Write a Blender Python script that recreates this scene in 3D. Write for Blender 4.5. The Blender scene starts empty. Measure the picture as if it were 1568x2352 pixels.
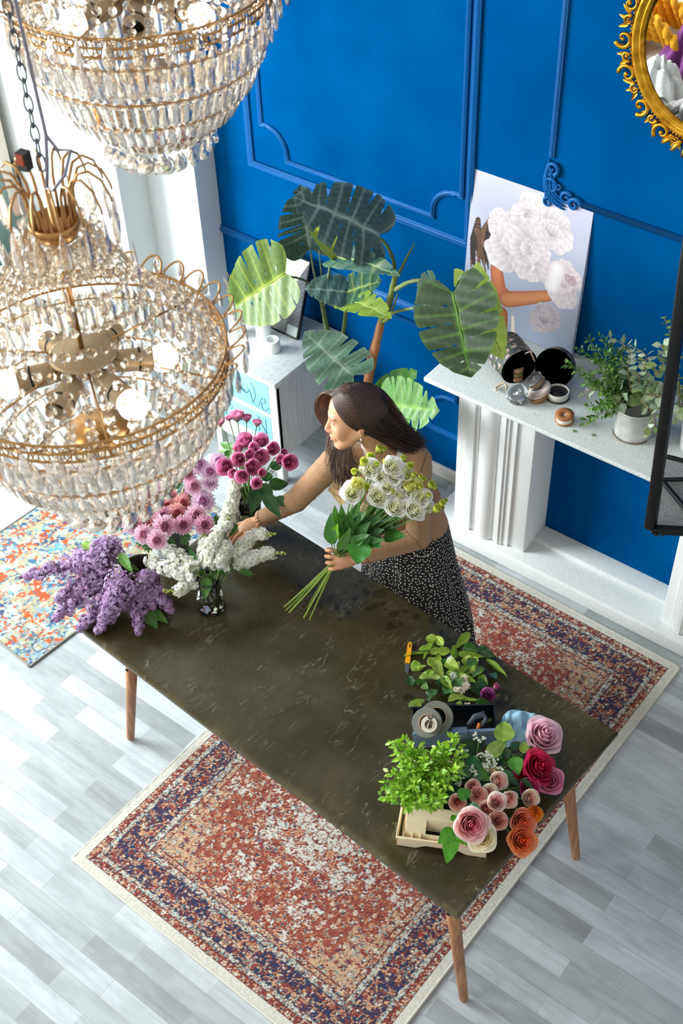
import bpy, math, random
import numpy as np
from mathutils import Vector, Matrix, noise as mnoise
rnd = random.Random(7)
PI = math.pi
SC = bpy.context.scene
COL = SC.collection
# ---------------------------------------------------------------- camera
CAMPOS = np.array([3.37014427, -3.83343213, 4.25945895])
CF = np.array([-0.45221142, 0.55013013, -0.70204108])
CR = np.array([0.79076578, 0.61136924, -0.03028409])
CU = np.array([-0.41254613, 0.56884488, 0.71149223])
FPX = 2910.27
cam = bpy.data.cameras.new('camera')
camo = bpy.data.objects.new('camera', cam); COL.objects.link(camo); SC.camera = camo
camo.matrix_world = Matrix([[CR[0], CU[0], -CF[0], CAMPOS[0]], [CR[1], CU[1], -CF[1], CAMPOS[1]],
                            [CR[2], CU[2], -CF[2], CAMPOS[2]], [0, 0, 0, 1]])
cam.sensor_fit = 'VERTICAL'; cam.sensor_height = 36.0; cam.lens = FPX / 2352 * 36
cam.clip_start = 0.05
cam.dof.use_dof = True; cam.dof.focus_distance = 4.5; cam.dof.aperture_fstop = 9.0
# ---------------------------------------------------------------- light
w = bpy.data.worlds.new('world'); SC.world = w; w.use_nodes = True
wn = w.node_tree.nodes['Background']; wn.inputs[0].default_value = (1.0, 0.99, 0.955, 1); wn.inputs[1].default_value = 0.56
def area(name, loc, target, sx, sy, power, col):
    l = bpy.data.lights.new(name, 'AREA'); l.shape = 'RECTANGLE'; l.size = sx; l.size_y = sy; l.energy = power; l.color = col
    o = bpy.data.objects.new(name, l); COL.objects.link(o); o.location = loc
    o.rotation_euler = (Vector(target) - Vector(loc)).to_track_quat('-Z', 'Y').to_euler(); return o
area('window_daylight', (-3.0, -3.0, 2.3), (1.2, -1.7, 0.5), 2.2, 2.4, 455, (0.90, 0.98, 1.0))
area('camera_side_fill', (-1.5, -6.5, 4.0), (1.0, -0.5, 1.0), 3.0, 2.5, 150, (0.97, 0.99, 1.0))  # soft fill added from the camera side, no known window there
vs = SC.view_settings; vs.view_transform = 'Standard'; vs.look = 'None'; vs.exposure = 0.2; vs.gamma = 1.0; vs.use_curve_mapping = False
cy = SC.cycles
cy.max_bounces = 9; cy.diffuse_bounces = 5; cy.glossy_bounces = 3; cy.transmission_bounces = 7; cy.transparent_max_bounces = 10
cy.caustics_reflective = False; cy.caustics_refractive = False; cy.sample_clamp_indirect = 4.0
cy.use_denoising = True
# ---------------------------------------------------------------- helpers
def at(px, py, ax, v):
    """the point of the place on plane axis=v that the photograph shows at pixel (px, py)"""
    d = CF + CR * (px - 784) / FPX + CU * (1176 - py) / FPX
    t = (v - CAMPOS[ax]) / d[ax]
    return Vector(CAMPOS + t * d)
def lin(h):
    if not isinstance(h, str): return tuple(h)
    r = [int(h[i:i + 2], 16) / 255 for i in (0, 2, 4)]
    return tuple(c / 12.92 if c <= .04045 else ((c + .055) / 1.055) ** 2.4 for c in r)
def mixc(a, b, t): return tuple(a[i] * (1 - t) + b[i] * t for i in range(3))
def V3(x): return np.array(x, float)
def nrm(v):
    v = V3(v); n = np.linalg.norm(v); return v / n if n > 1e-12 else V3((0, 0, 1))
WM = {}
class MB:
    def __init__(s): s.V = []; s.F = []; s.C = []; s.n = 0
    def add(s, V, F, col=(1, 1, 1)):
        V = np.asarray(V, float); s.V.append(V)
        s.F.append((s.n, F)); s.n += len(V)
        col = lin(col) if isinstance(col, str) else col
        c = np.asarray(col, float)
        s.C.append(np.tile(c, (len(V), 1)) if c.ndim == 1 else c)
        return s
    def addm(s, mb, M):
        """add another MB's contents moved by a 4x4"""
        M = np.array(M); V = np.vstack(mb.V); V = V @ M[:3, :3].T + M[:3, 3]
        base = s.n
        s.V.append(V); s.n += len(V); s.C.append(np.vstack(mb.C))
        for off, F in mb.F: s.F.append((base + off, F))
        return s
    def box(s, c, sz, col=(1, 1, 1), M=None, bevel=0):
        x, y, z = [k / 2 for k in sz]
        if bevel:
            return s.add(*rbox(c, sz, bevel, M), col)
        V = V3([(i, j, k) for i in (-x, x) for j in (-y, y) for k in (-z, z)])
        if M is not None: V = V @ np.array(M)[:3, :3].T
        V = V + V3(c)
        return s.add(V, [(0, 1, 3, 2), (4, 6, 7, 5), (0, 4, 5, 1), (2, 3, 7, 6), (0, 2, 6, 4), (1, 5, 7, 3)], col)
    def box2(s, a, b, col=(1, 1, 1), bevel=0):
        a = V3(a); b = V3(b); return s.box((a + b) / 2, np.abs(b - a), col, None, bevel)
    def tube(s, pts, r, n=8, col=(1, 1, 1), cap=True, closed=False, flat=1.0):
        P = V3(pts); m = len(P); rr = np.full(m, r) if np.isscalar(r) else V3(r)
        if closed: T = np.roll(P, -1, 0) - np.roll(P, 1, 0)
        else: T = np.gradient(P, axis=0)
        T /= np.maximum(np.linalg.norm(T, axis=1), 1e-9)[:, None]
        ref = V3((0, 0, 1)) if abs(T[0][2]) < .9 else V3((1, 0, 0))
        N = np.cross(T[0], ref); N /= np.linalg.norm(N); Ns = [N]
        for i in range(1, m):
            N = Ns[-1] - T[i] * np.dot(Ns[-1], T[i]); Ns.append(nrm(N))
        Ns = V3(Ns); B = np.cross(T, Ns); a = np.arange(n) * 2 * PI / n
        V = P[:, None] + rr[:, None, None] * (np.cos(a)[None, :, None] * Ns[:, None] + flat * np.sin(a)[None, :, None] * B[:, None])
        V = V.reshape(-1, 3); F = []
        for i in range(m if closed else m - 1):
            i2 = (i + 1) % m
            for j in range(n):
                j2 = (j + 1) % n; F.append((i * n + j, i * n + j2, i2 * n + j2, i2 * n + j))
        if cap and not closed: F.append(tuple(range(n))[::-1]); F.append(tuple((m - 1) * n + k for k in range(n)))
        c = col if isinstance(col, str) or V3(col).ndim == 1 else np.repeat(V3(col), n, 0)
        return s.add(V, F, c)
    def lathe(s, prof, c=(0, 0, 0), n=24, col=(1, 1, 1), M=None, close=False, arc=None):
        pr = V3(prof); m = len(pr); a = np.arange(n) * 2 * PI / n
        V = np.stack([pr[:, 0, None] * np.cos(a), pr[:, 0, None] * np.sin(a), np.repeat(pr[:, 1, None], n, 1)], -1).reshape(-1, 3)
        if M is not None: V = V @ np.array(M)[:3, :3].T
        V = V + V3(c); F = []
        for i in range(m if close else m - 1):
            i2 = (i + 1) % m
            for j in range(n): j2 = (j + 1) % n; F.append((i * n + j, i * n + j2, i2 * n + j2, i2 * n + j))
        if not close:
            if pr[0, 0] > 1e-6: F.append(tuple(range(n))[::-1])
            if pr[-1, 0] > 1e-6: F.append(tuple((m - 1) * n + k for k in range(n)))
        return s.add(V, F, col)
    def ell(s, c, r, col=(1, 1, 1), n=12, m=8, M=None):
        th = np.linspace(0, PI, m + 1)
        prof = [(max(math.sin(t), 1e-7), math.cos(t)) for t in th]
        r = V3(r) if not np.isscalar(r) else V3((r, r, r))
        S = np.diag(r)
        if M is not None: S = np.array(M)[:3, :3] @ S
        return s.lathe(prof, c, n, col, S, False)
    def grid(s, fn, nu, nv, col=None, wrap=False):
        """fn(u,v) arrays -> (...,3)"""
        u = np.linspace(0, 1, nu, endpoint=not wrap); v = np.linspace(0, 1, nv)
        U, W = np.meshgrid(u, v, indexing='ij'); V = fn(U, W).reshape(-1, 3); F = []
        for i in range(nu if wrap else nu - 1):
            i2 = (i + 1) % nu
            for j in range(nv - 1): F.append((i * nv + j, i2 * nv + j, i2 * nv + j + 1, i * nv + j + 1))
        c = (1, 1, 1) if col is None else (col(U, W).reshape(-1, 3) if callable(col) else col)
        return s.add(V, F, c)
    def prism(s, poly, z0, z1, col=(1, 1, 1), M=None):
        """polygon (x, y) extruded z0..z1"""
        p = V3(poly); n = len(p)
        V = np.vstack([np.c_[p, np.full(n, z0)], np.c_[p, np.full(n, z1)]])
        if M is not None: V = V @ np.array(M)[:3, :3].T + np.array(M)[:3, 3]
        F = [tuple(range(n))[::-1], tuple(range(n, 2 * n))] + [(i, (i + 1) % n, n + (i + 1) % n, n + i) for i in range(n)]
        return s.add(V, F, col)
def rbox(c, sz, b, M=None, seg=2):
    """box with rounded edges: cube sphere stretched"""
    x, y, z = [max(k / 2 - b, 0) for k in sz]
    V = []; idx = {}; F = []
    n = seg
    ts = [math.tan(-PI / 4 + PI / 2 * i / n) for i in range(n + 1)]
    st = [-1] * 1
    def pt(d):
        d = V3(d); k = tuple(np.round(d, 5))
        if k in idx: return idx[k]
        idx[k] = len(V)
        V.append(d); return idx[k]
    # each face grid has doubled middle for flat area
    g = [(t, -1) for t in ts[:n // 2 + 1]] + [(t, 1) for t in ts[n // 2:]]
    out = []
    def vtx(axis, sgn, a, b2):
        (ta, sa), (tb, sb) = a, b2
        d = [0, 0, 0]; o = [0, 0, 0]
        d[axis] = sgn; o[axis] = sgn
        d[(axis + 1) % 3] = ta; o[(axis + 1) % 3] = sa
        d[(axis + 2) % 3] = tb; o[(axis + 2) % 3] = sb
        d = nrm(d); p = V3((o[0] * x, o[1] * y, o[2] * z)) + d * b
        k = tuple(np.round(p, 6))
        if k not in idx: idx[k] = len(out); out.append(p)
        return idx[k]
    for axis in range(3):
        for sgn in (-1, 1):
            for i in range(len(g) - 1):
                for j in range(len(g) - 1):
                    q = [vtx(axis, sgn, g[i], g[j]), vtx(axis, sgn, g[i + 1], g[j]), vtx(axis, sgn, g[i + 1], g[j + 1]), vtx(axis, sgn, g[i], g[j + 1])]
                    if sgn < 0: q = q[::-1]
                    q2 = []
                    for k in q:
                        if k not in q2: q2.append(k)
                    if len(q2) > 2: F.append(tuple(q2))
    O = V3(out)
    if M is not None: O = O @ np.array(M)[:3, :3].T
    return O + V3(c), F
def frame_to(d, up=(0, 0, 1), origin=(0, 0, 0)):
    """4x4 whose +Z is d"""
    z = nrm(d); u = V3(up)
    if abs(np.dot(z, nrm(u))) > .98: u = V3((1, 0, 0)) if abs(z[0]) < .9 else V3((0, 1, 0))
    x = nrm(np.cross(u, z)); y = np.cross(z, x)
    M = np.eye(4); M[:3, 0] = x; M[:3, 1] = y; M[:3, 2] = z; M[:3, 3] = origin; return M
def mesh_of(name, mb):
    V = np.vstack(mb.V); me = bpy.data.meshes.new(name)
    loops = []; starts = []; tot = []
    k = 0
    for off, F in mb.F:
        if isinstance(F, np.ndarray):
            loops.append((F + off).ravel()); nf, w_ = F.shape
            starts.append(k + np.arange(nf) * w_); tot.append(np.full(nf, w_)); k += nf * w_
        else:
            ln = np.fromiter((len(f) for f in F), int, len(F))
            L = np.fromiter((i for f in F for i in f), int, int(ln.sum())) + off
            loops.append(L); st = np.concatenate([[0], np.cumsum(ln)[:-1]]) if len(ln) else np.zeros(0, int)
            starts.append(k + st); tot.append(ln); k += len(L)
    L = np.concatenate(loops).astype(np.int32); S = np.concatenate(starts).astype(np.int32)
    me.vertices.add(len(V)); me.vertices.foreach_set('co', V.ravel().astype(np.float32))
    me.loops.add(len(L)); me.loops.foreach_set('vertex_index', L)
    me.polygons.add(len(S)); me.polygons.foreach_set('loop_start', S)
    me.update(calc_edges=True)
    Cc = np.vstack(mb.C); a = me.color_attributes.new('Col', 'FLOAT_COLOR', 'POINT')
    a.data.foreach_set('color', np.c_[Cc, np.ones(len(Cc))].ravel().astype(np.float32))
    me.validate()
    return me
def obj(name, mb, mat, parent=None, smooth=True, local=False):
    """link an MB as ONE mesh object; coordinates are the place's unless local"""
    me = mesh_of(name, mb); me.materials.append(mat)
    if parent is not None and not local:
        me.transform(WM[parent.name].inverted())
    me.polygons.foreach_set("use_smooth", np.full(len(me.polygons), bool(smooth), bool))
    if 0: me.polygons.foreach_set('use_smooth', np.ones(len(me.polygons), bool))
    o = bpy.data.objects.new(name, me); COL.objects.link(o)
    if parent is not None: o.parent = parent; WM[o.name] = WM[parent.name].copy()
    else: WM[o.name] = Matrix.Identity(4)
    return o
def flat(o):
    o.data.polygons.foreach_set('use_smooth', np.zeros(len(o.data.polygons), bool)); return o
def sharp(o, deg=35):
    o.data.polygons.foreach_set('use_smooth', np.ones(len(o.data.polygons), bool))
    try: o.data.set_sharp_from_angle(angle=math.radians(deg))
    except Exception: pass
    return o
def tag(o, label=None, cat=None, group=None, kind=None):
    if label: o['label'] = label
    if cat: o['category'] = cat
    if group: o['group'] = group
    if kind: o['kind'] = kind
    return o
def thing(name, label, cat, loc=(0, 0, 0), rotz=0, group=None):
    o = bpy.data.objects.new(name, None); COL.objects.link(o); o.location = loc; o.rotation_euler = (0, 0, rotz)
    o.empty_display_size = .05
    WM[o.name] = Matrix.Translation(Vector(loc)) @ Matrix.Rotation(rotz, 4, 'Z')
    return tag(o, label, cat, group)
def struct(name, mb, mat, smooth=False):
    o = obj(name, mb, mat, None, smooth); o['kind'] = 'structure'; return o
def copy_tree(o, parent=None):
    c = o.copy(); COL.objects.link(c)
    if parent is not None: c.parent = parent
    for ch in list(o.children): copy_tree(ch, c)
    return c
# ---------------------------------------------------------------- materials
def mat(name, color=(1, 1, 1), rough=.6, metal=0, vc=False, **kw):
    m = bpy.data.materials.new(name); m.use_nodes = True; nt = m.node_tree; b = nt.nodes['Principled BSDF']
    color = lin(color)
    b.inputs['Base Color'].default_value = (*color, 1); b.inputs['Roughness'].default_value = rough; b.inputs['Metallic'].default_value = metal
    if vc:
        a = nt.nodes.new('ShaderNodeAttribute'); a.attribute_name = 'Col'; nt.links.new(a.outputs['Color'], b.inputs['Base Color'])
    for k, v in kw.items(): b.inputs[k.replace('_', ' ')].default_value = v
    return m
def N(m, t, **kw):
    n = m.node_tree.nodes.new('ShaderNode' + t)
    for k, v in kw.items():
        if k.startswith('i_'): n.inputs[k[2:].replace('_', ' ')].default_value = v
        else: setattr(n, k, v)
    return n
def L(m, a, b): m.node_tree.links.new(a, b)
def bsdf(m): return m.node_tree.nodes['Principled BSDF']
def ramp(m, src, stops, interp='LINEAR'):
    r = N(m, 'ValToRGB'); r.color_ramp.interpolation = interp; e = r.color_ramp.elements
    while len(e) < len(stops): e.new(.5)
    for i, (p, c) in enumerate(stops): e[i].position = p; e[i].color = (*lin(c), 1)
    L(m, src, r.inputs[0]); return r
def coords(m, kind='Object', scale=(1, 1, 1), rot=(0, 0, 0), loc=(0, 0, 0)):
    t = N(m, 'TexCoord'); p = N(m, 'Mapping'); p.inputs['Scale'].default_value = scale; p.inputs['Rotation'].default_value = rot; p.inputs['Location'].default_value = loc
    L(m, t.outputs[kind], p.inputs[0]); return p.outputs[0]
def bump(m, src, strength=.3, dist=.01, normal=None):
    b = N(m, 'Bump'); b.inputs['Strength'].default_value = strength; b.inputs['Distance'].default_value = dist
    L(m, src, b.inputs['Height'])
    if normal is not None: L(m, normal, b.inputs['Normal'])
    L(m, b.outputs[0], bsdf(m).inputs['Normal']); return b.outputs[0]
def mixrgb(m, fac, a, b, mode='MIX'):
    x = N(m, 'Mix', data_type='RGBA', blend_type=mode)
    for s_, v in ((0, fac), (6, a), (7, b)):
        if isinstance(v, (int, float)): x.inputs[s_].default_value = v
        elif isinstance(v, (tuple, str)): x.inputs[s_].default_value = (*lin(v), 1)
        else: L(m, v, x.inputs[s_])
    return x.outputs[2]
def noisetex(m, co, scale, detail=4, rough=.5, dist=0):
    n = N(m, 'TexNoise'); n.inputs['Scale'].default_value = scale; n.inputs['Detail'].default_value = detail
    n.inputs['Roughness'].default_value = rough; n.inputs['Distortion'].default_value = dist; L(m, co, n.inputs['Vector']); return n.outputs[0]
def translucent(m, colsock, fac=.35, tint=None):
    """thin petals and leaves: light passes through"""
    nt = m.node_tree; out = nt.nodes['Material Output']; t = N(m, 'BsdfTranslucent'); mx = N(m, 'MixShader'); mx.inputs[0].default_value = fac
    if colsock is not None:
        if tint: colsock = mixrgb(m, 1.0, colsock, tint, 'MULTIPLY')
        L(m, colsock, t.inputs[0])
    L(m, bsdf(m).outputs[0], mx.inputs[1]); L(m, t.outputs[0], mx.inputs[2]); L(m, mx.outputs[0], out.inputs[0])
def vcmat(name, rough=.6, trans=0, tint=None, bumpscale=None, bs=.2, bd=.001, **kw):
    m = mat(name, rough=rough, vc=True, **kw)
    a = [n for n in m.node_tree.nodes if n.type == 'ATTRIBUTE'][0]
    if bumpscale: bump(m, noisetex(m, coords(m), bumpscale), bs, bd)
    if trans: translucent(m, a.outputs['Color'], trans, tint)
    return m
# small-value numpy noise used for woven and printed patterns
def hsh(ix, iy, s=0):
    h = (ix * 374761393 + iy * 668265263 + s * 974711) & 0xffffffff
    h = ((h ^ (h >> 13)) * 1274126177) & 0xffffffff
    return ((h ^ (h >> 16)) & 0xffff) / 65535.0
def vnoise(x, y, s=0):
    ix = np.floor(x).astype(np.int64); iy = np.floor(y).astype(np.int64); fx = x - ix; fy = y - iy
    fx = fx * fx * (3 - 2 * fx); fy = fy * fy * (3 - 2 * fy)
    a = hsh(ix, iy, s); b = hsh(ix + 1, iy, s); c = hsh(ix, iy + 1, s); d = hsh(ix + 1, iy + 1, s)
    return (a * (1 - fx) + b * fx) * (1 - fy) + (c * (1 - fx) + d * fx) * fy
def fbm(x, y, s=0, o=3):
    r = 0; a = .5; t = 0
    for i in range(o): r = r + a * vnoise(x * 2 ** i, y * 2 ** i, s + i * 17); t += a; a *= .5
    return r / t
def cells(x, y, s=0, jit=.35):
    """nearest jittered cell centre: returns dx, dy, cell random"""
    ix = np.floor(x).astype(np.int64); iy = np.floor(y).astype(np.int64)
    best = np.full(x.shape, 9.0); bx = np.zeros(x.shape); by = np.zeros(x.shape); br = np.zeros(x.shape)
    for i in (-1, 0, 1):
        for j in (-1, 0, 1):
            cx = ix + i + .5 + jit * (hsh(ix + i, iy + j, s) * 2 - 1); cy_ = iy + j + .5 + jit * (hsh(ix + i, iy + j, s + 5) * 2 - 1)
            dx = x - cx; dy = y - cy_; d = dx * dx + dy * dy; k = d < best
            best = np.where(k, d, best); bx = np.where(k, dx, bx); by = np.where(k, dy, by); br = np.where(k, hsh(ix + i, iy + j, s + 9), br)
    return bx, by, br
def painted_grid(w_, h_, step, colfn, zfn=None):
    """flat grid in local x,y with a woven or printed pattern; returns MB"""
    nx = int(w_ / step) + 1; ny = int(h_ / step) + 1
    x, y = np.meshgrid(np.linspace(0, w_, nx), np.linspace(0, h_, ny), indexing='ij')
    c = colfn(x, y).reshape(-1, 3); z = zfn(x, y) if zfn else np.zeros_like(x)
    V = np.stack([x, y, z], -1).reshape(-1, 3)
    i = np.arange((nx - 1) * (ny - 1)); a = (i // (ny - 1)) * ny + i % (ny - 1)
    F = np.stack([a, a + ny, a + ny + 1, a + 1], 1)
    m = MB(); m.add(V, F, c); return m
def pal(idx, cols):
    cc = V3([lin(c) for c in cols]); return cc[np.clip(idx.astype(int), 0, len(cols) - 1)]
# ================================================================ SETTING
# floor of pale washed boards running along the blue wall
m = M_floor = mat('washed_boards', rough=.42)
co = coords(m, 'Object')
def board(sc, off, bw, rh):
    b = N(m, 'TexBrick'); b.offset = off; b.inputs['Color1'].default_value = (0, 0, 0, 1); b.inputs['Color2'].default_value = (1, 1, 1, 1); b.inputs['Mortar'].default_value = (.5, .5, .5, 1)
    b.inputs['Scale'].default_value = 1; b.inputs['Mortar Size'].default_value = .0007; b.inputs['Mortar Smooth'].default_value = .3; b.inputs['Brick Width'].default_value = bw; b.inputs['Row Height'].default_value = rh
    L(m, co, b.inputs[0]); return b
b1 = board(1, .37, .47, .078)
st = noisetex(m, coords(m, 'Object', (2.2, 55, 1)), 1.0, 6, .62)
blot = noisetex(m, coords(m, 'Object', (3, 9, 1)), 1.6, 5, .6)
base = ramp(m, b1.outputs[0], [(0, '9fa3a4'), (.28, 'aeb3b4'), (.6, 'bdc2c4'), (1, 'cacfd1')]).outputs[0]
stc = ramp(m, st, [(.3, 'aeb2b4'), (.5, 'dfe2e4'), (.75, 'f4f7f9')]).outputs[0]
c1 = mixrgb(m, .38, base, stc, 'MULTIPLY')
bl = ramp(m, blot, [(.42, 'b9babb'), (.58, 'ffffff')]).outputs[0]
c2 = mixrgb(m, .32, c1, bl, 'MULTIPLY')
c3 = mixrgb(m, b1.outputs[1], c2, '8e8d8c')
L(m, c3, bsdf(m).inputs['Base Color']); bump(m, st, .12, .002)
mb = MB(); mb.box2((-3.2, -6.5, -.05), (5.5, .3, 0)); struct('floor', mb, M_floor)
# plastered walls
m = M_blue = mat('blue_plaster', rough=.7, Specular_IOR_Level=.0)
n1 = noisetex(m, coords(m), 110, 5, .65); n2 = noisetex(m, coords(m, 'Object', (1, 1, 1)), 3, 3)
n3 = noisetex(m, coords(m, 'Object', (9, 9, 22)), 2.5, 6, .7, .6)
L(m, ramp(m, n2, [(.3, '004379'), (.7, '004f88')]).outputs[0], bsdf(m).inputs['Base Color'])
nn = N(m, 'Math', operation='ADD'); L(m, n1, nn.inputs[0]); L(m, n3, nn.inputs[1])
bump(m, nn.outputs[0], .32, .003)
m = M_white = mat('white_plaster', rough=.75)
n1 = noisetex(m, coords(m), 90, 5, .6); L(m, ramp(m, noisetex(m, coords(m), 2.2), [(.3, 'cdd3d3'), (.7, 'd8dddd')]).outputs[0], bsdf(m).inputs['Base Color'])
bump(m, n1, .25, .003)
m = M_bluetrim = mat('blue_moulding_paint', '005493', rough=.42, Specular_IOR_Level=.2); bump(m, noisetex(m, coords(m), 60), .2, .001)
mb = MB(); mb.box2((-3.2, 0, 0), (5.5, .25, 5.2)); struct('wall_back', mb, M_blue)
# stepped white side wall: corner pier, niche, long pier and the jamb beyond
mb = MB(); mb.box2((-3.2, -.14, 0), (-.457, -.0005, 5.2)); mb.box2((-3.2, -.322, 0), (-.787, -.14, 5.2))
mb.box2((-3.2, -.36, 0), (-1.62, -.322, 5.2))
struct('wall_left', mb, M_white)
m = M_beige = mat('cream_plaster', 'd8cdbd', rough=.8); bump(m, noisetex(m, coords(m), 40), .3, .004)
mb = MB(); mb.box2((-3.2, -.42, 0), (-1.53, -.361, 5.2)); struct('wall_side', mb, M_beige)
mb = MB(); mb.box2((-1.9, -.60, .55), (-.80, -.323, .60), bevel=.004); mb.box2((-.86, -.30, .57), (-.465, -.141, .612), bevel=.004)
mb.box2((-.86, -.28, 0), (-.5, -.1405, .57)); struct('trim_1', mb, M_white)
# skirting
m = M_skirting = mat('pale_wood_skirting', 'd4cfc8', rough=.5)
mb = MB(); mb.box2((-.45, -.018, 0), (1.12, 0, .07), bevel=.004); struct('baseboard_back', mb, M_skirting)
# raised blue wall mouldings
def prof_bar(mb, a, b, n, wdt=.022, h=.014, ends=(0, 0)):
    """moulding with a double-bead profile from a to b on a wall whose normal is n"""
    a = V3(a); b = V3(b); t = nrm(b - a); n = V3(n); s_ = np.cross(n, t)
    pr = [(-.5, 0), (-.5, .45), (-.38, .62), (-.26, .45), (-.2, .5), (0, 1), (.2, .5), (.26, .45), (.38, .62), (.5, .45), (.5, 0)]
    A = []
    for k, (p, e) in enumerate(((a, ends[0]), (b, ends[1]))):
        for x, y in pr: A.append(p + s_ * x * wdt + n * y * h + t * e * x * wdt)
    m_ = len(pr); F = [(i, i + 1, m_ + i + 1, m_ + i) for i in range(m_ - 1)] + [tuple(range(m_)), tuple(range(m_, 2 * m_))[::-1]]
    mb.add(A, F)
def prof_path(mb, pts, n, wdt=.022, h=.014):
    P = V3(pts); m_ = len(P); T = np.zeros_like(P); n = V3(n)
    pr = [(-.5, 0), (-.5, .45), (-.38, .62), (-.26, .45), (-.2, .5), (0, 1), (.2, .5), (.26, .45), (.38, .62), (.5, .45), (.5, 0)]
    A = []
    for i in range(m_):
        if i == 0: s_ = np.cross(n, nrm(P[1] - P[0])); k = 1
        elif i == m_ - 1: s_ = np.cross(n, nrm(P[-1] - P[-2])); k = 1
        else:
            t1 = nrm(P[i] - P[i - 1]); t2 = nrm(P[i + 1] - P[i]); s_ = nrm(np.cross(n, t1) + np.cross(n, t2)); k = 1 / max(.4, np.dot(s_, np.cross(n, t1)))
        for x, y in pr: A.append(P[i] + s_ * x * wdt * k + n * y * h)
    q = len(pr); F = []
    for i in range(m_ - 1): F += [(i * q + j, i * q + j + 1, (i + 1) * q + j + 1, (i + 1) * q + j) for j in range(q - 1)]
    F += [tuple(range(q)), tuple(range((m_ - 1) * q, m_ * q))[::-1]]
    mb.add(A, F)
YN = (0, -1, 0)
def notch(x, z, dx, dz, r=.11, e=.03, seg=9):
    """points turning the corner (x,z) with a concave quarter arc; dx,dz point inwards"""
    pts = [(x, z + dz * (r + e)), (x + dx * e, z + dz * (r + e))]
    for i in range(seg + 1):
        a = PI / 2 * i / seg
        pts.append((x + dx * (e + r * math.sin(a)), z + dz * (e + r * math.cos(a))))
    pts.append((x + dx * (r + e), z))
    return pts
mb = MB()
out = [(-.222, 4.6), (-.222, 1.352), (.958, 1.352), (.958, 4.6)]
prof_path(mb, [(x, -.0005, z) for x, z in out], YN, .034, .018)
inn = [(-.145, 4.6)] + notch(-.145, 1.425, 1, 1) + notch(.918, 1.425, -1, 1)[::-1] + [(.918, 4.6)]
prof_path(mb, [(x, -.0005, z) for x, z in inn], YN, .022, .014)
tag(struct('trim_2', mb, M_bluetrim, True), 'blue raised panel moulding above the monstera'); 
mb = MB()
prof_path(mb, [(-.457, -.0005, .925), (1.1, -.0005, .925)], YN, .042, .022)
prof_path(mb, [(-.457, -.0005, .285), (1.2, -.0005, .285)], YN, .034, .018)
inn = [(.4, .85), (.93, .85)][:0] + notch(-.2, .84, 1, -1)[::-1] + notch(-.2, .36, 1, 1) + notch(.93, .36, -1, 1)[::-1] + notch(.93, .84, -1, -1)
inn.append(inn[0]); prof_path(mb, [(x, -.0005, z) for x, z in inn], YN, .022, .014)
tag(struct('trim_3', mb, M_bluetrim, True), 'blue dado moulding below')
mb = MB()
prof_path(mb, [(1.308, -.0005, 4.6), (1.308, -.0005, 1.862)], YN, .024, .015)
prof_path(mb, [(1.452, -.0005, 1.71), (4.6, -.0005, 1.71)], YN, .026, .015)
struct('trim_4', mb, M_bluetrim, True)
# carved scroll corner of the second panel
def spiral(c, r0, turns, a0, w0, n=26, sgn=1, grow=0):
    p = []
    for i in range(n):
        t = i / (n - 1); a = a0 + sgn * turns * 2 * PI * t; r = r0 * (1 - t) ** .9 + .002
        p.append((c[0] + r * math.cos(a), c[1], c[2] + r * math.sin(a)))
    return p, [w0 * (1 - .55 * i / (n - 1)) for i in range(n)]
mb = MB()
def scroll(x, z, r, turns, a0, w0, sgn=1, y=-.008):
    p, ww = spiral((x, y, z), r, turns, a0, w0, sgn=sgn); mb.tube(p, ww, 7)
scroll(1.318, 1.82, .026, 1.2, -1.2, .010, 1); scroll(1.300, 1.80, .02, 1, 1.9, .007, -1)
scroll(1.320, 1.745, .03, 1.1, 2.2, .008, -1); scroll(1.312, 1.675, .018, 1.3, 1.5, .007, 1)
scroll(1.388, 1.715, .026, 1.4, 0.6, .009, 1); scroll(1.425, 1.70, .028, 1.1, .3, .012, 1); scroll(1.35, 1.755, .016, 1, 3, .006, 1)
for q, (r, ww) in enumerate(((.085, .008), (.072, .006), (.06, .005), (.098, .007))):
    mb.tube([(1.385 + r * math.cos(a), -.007, 1.765 + r * math.sin(a)) for a in np.linspace(PI * .82, PI * 1.5, 14)], [ww * (.5 + math.sin(PI * i / 13) * .6) for i in range(14)], 7)
mb.tube([(1.302, -.006, 1.85), (1.296, -.008, 1.80), (1.298, -.008, 1.74), (1.303, -.006, 1.68)], [.004, .009, .008, .006], 7)
o = struct('trim_5', mb, M_bluetrim, True)
# ================================================================ FIREPLACE SURROUND
m = M_pl = mat('chipped_white_paint', rough=.7)
v = noisetex(m, coords(m), 70, 6, .7, 1.5); sp = noisetex(m, coords(m), 160, 3, .8)
spc = ramp(m, sp, [(.30, '7c7a70'), (.345, 'c6cbc6'), (.6, 'd2d6d2')]).outputs[0]
L(m, spc, bsdf(m).inputs['Base Color']); bump(m, v, .5, .006)
m = M_pl2 = mat('white_relief_plaster', 'dfe2e0', rough=.75); v = noisetex(m, coords(m), 30, 6, .75, 2.5); bump(m, v, .45, .01)
fp = thing('fireplace_surround', 'white plaster fireplace surround with mantel shelf against the blue wall', 'fireplace', (1.6, -.2, 0))
mb = MB(); mb.box2((1.087, -.498, 1.015), (3.2, 0, 1.035), bevel=.004)
nv = 60
obj('mantel_shelf', mb, M_pl, fp)
mb = MB()
mb.box2((1.115, -.472, .99), (3.17, 0, 1.0155), bevel=.008); mb.box2((1.145, -.44, .972), (3.14, 0, .992), bevel=.006)
for i in range(16):
    mb.ell((1.15 + i * .13, -.468, 1.003), (.022, .008, .009), n=8, m=6)
obj('cornice', mb, M_pl2, fp)
mb = MB()
mb.box2((1.02, -.345, 0), (2.75, 0, .082), bevel=.012)
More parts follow.
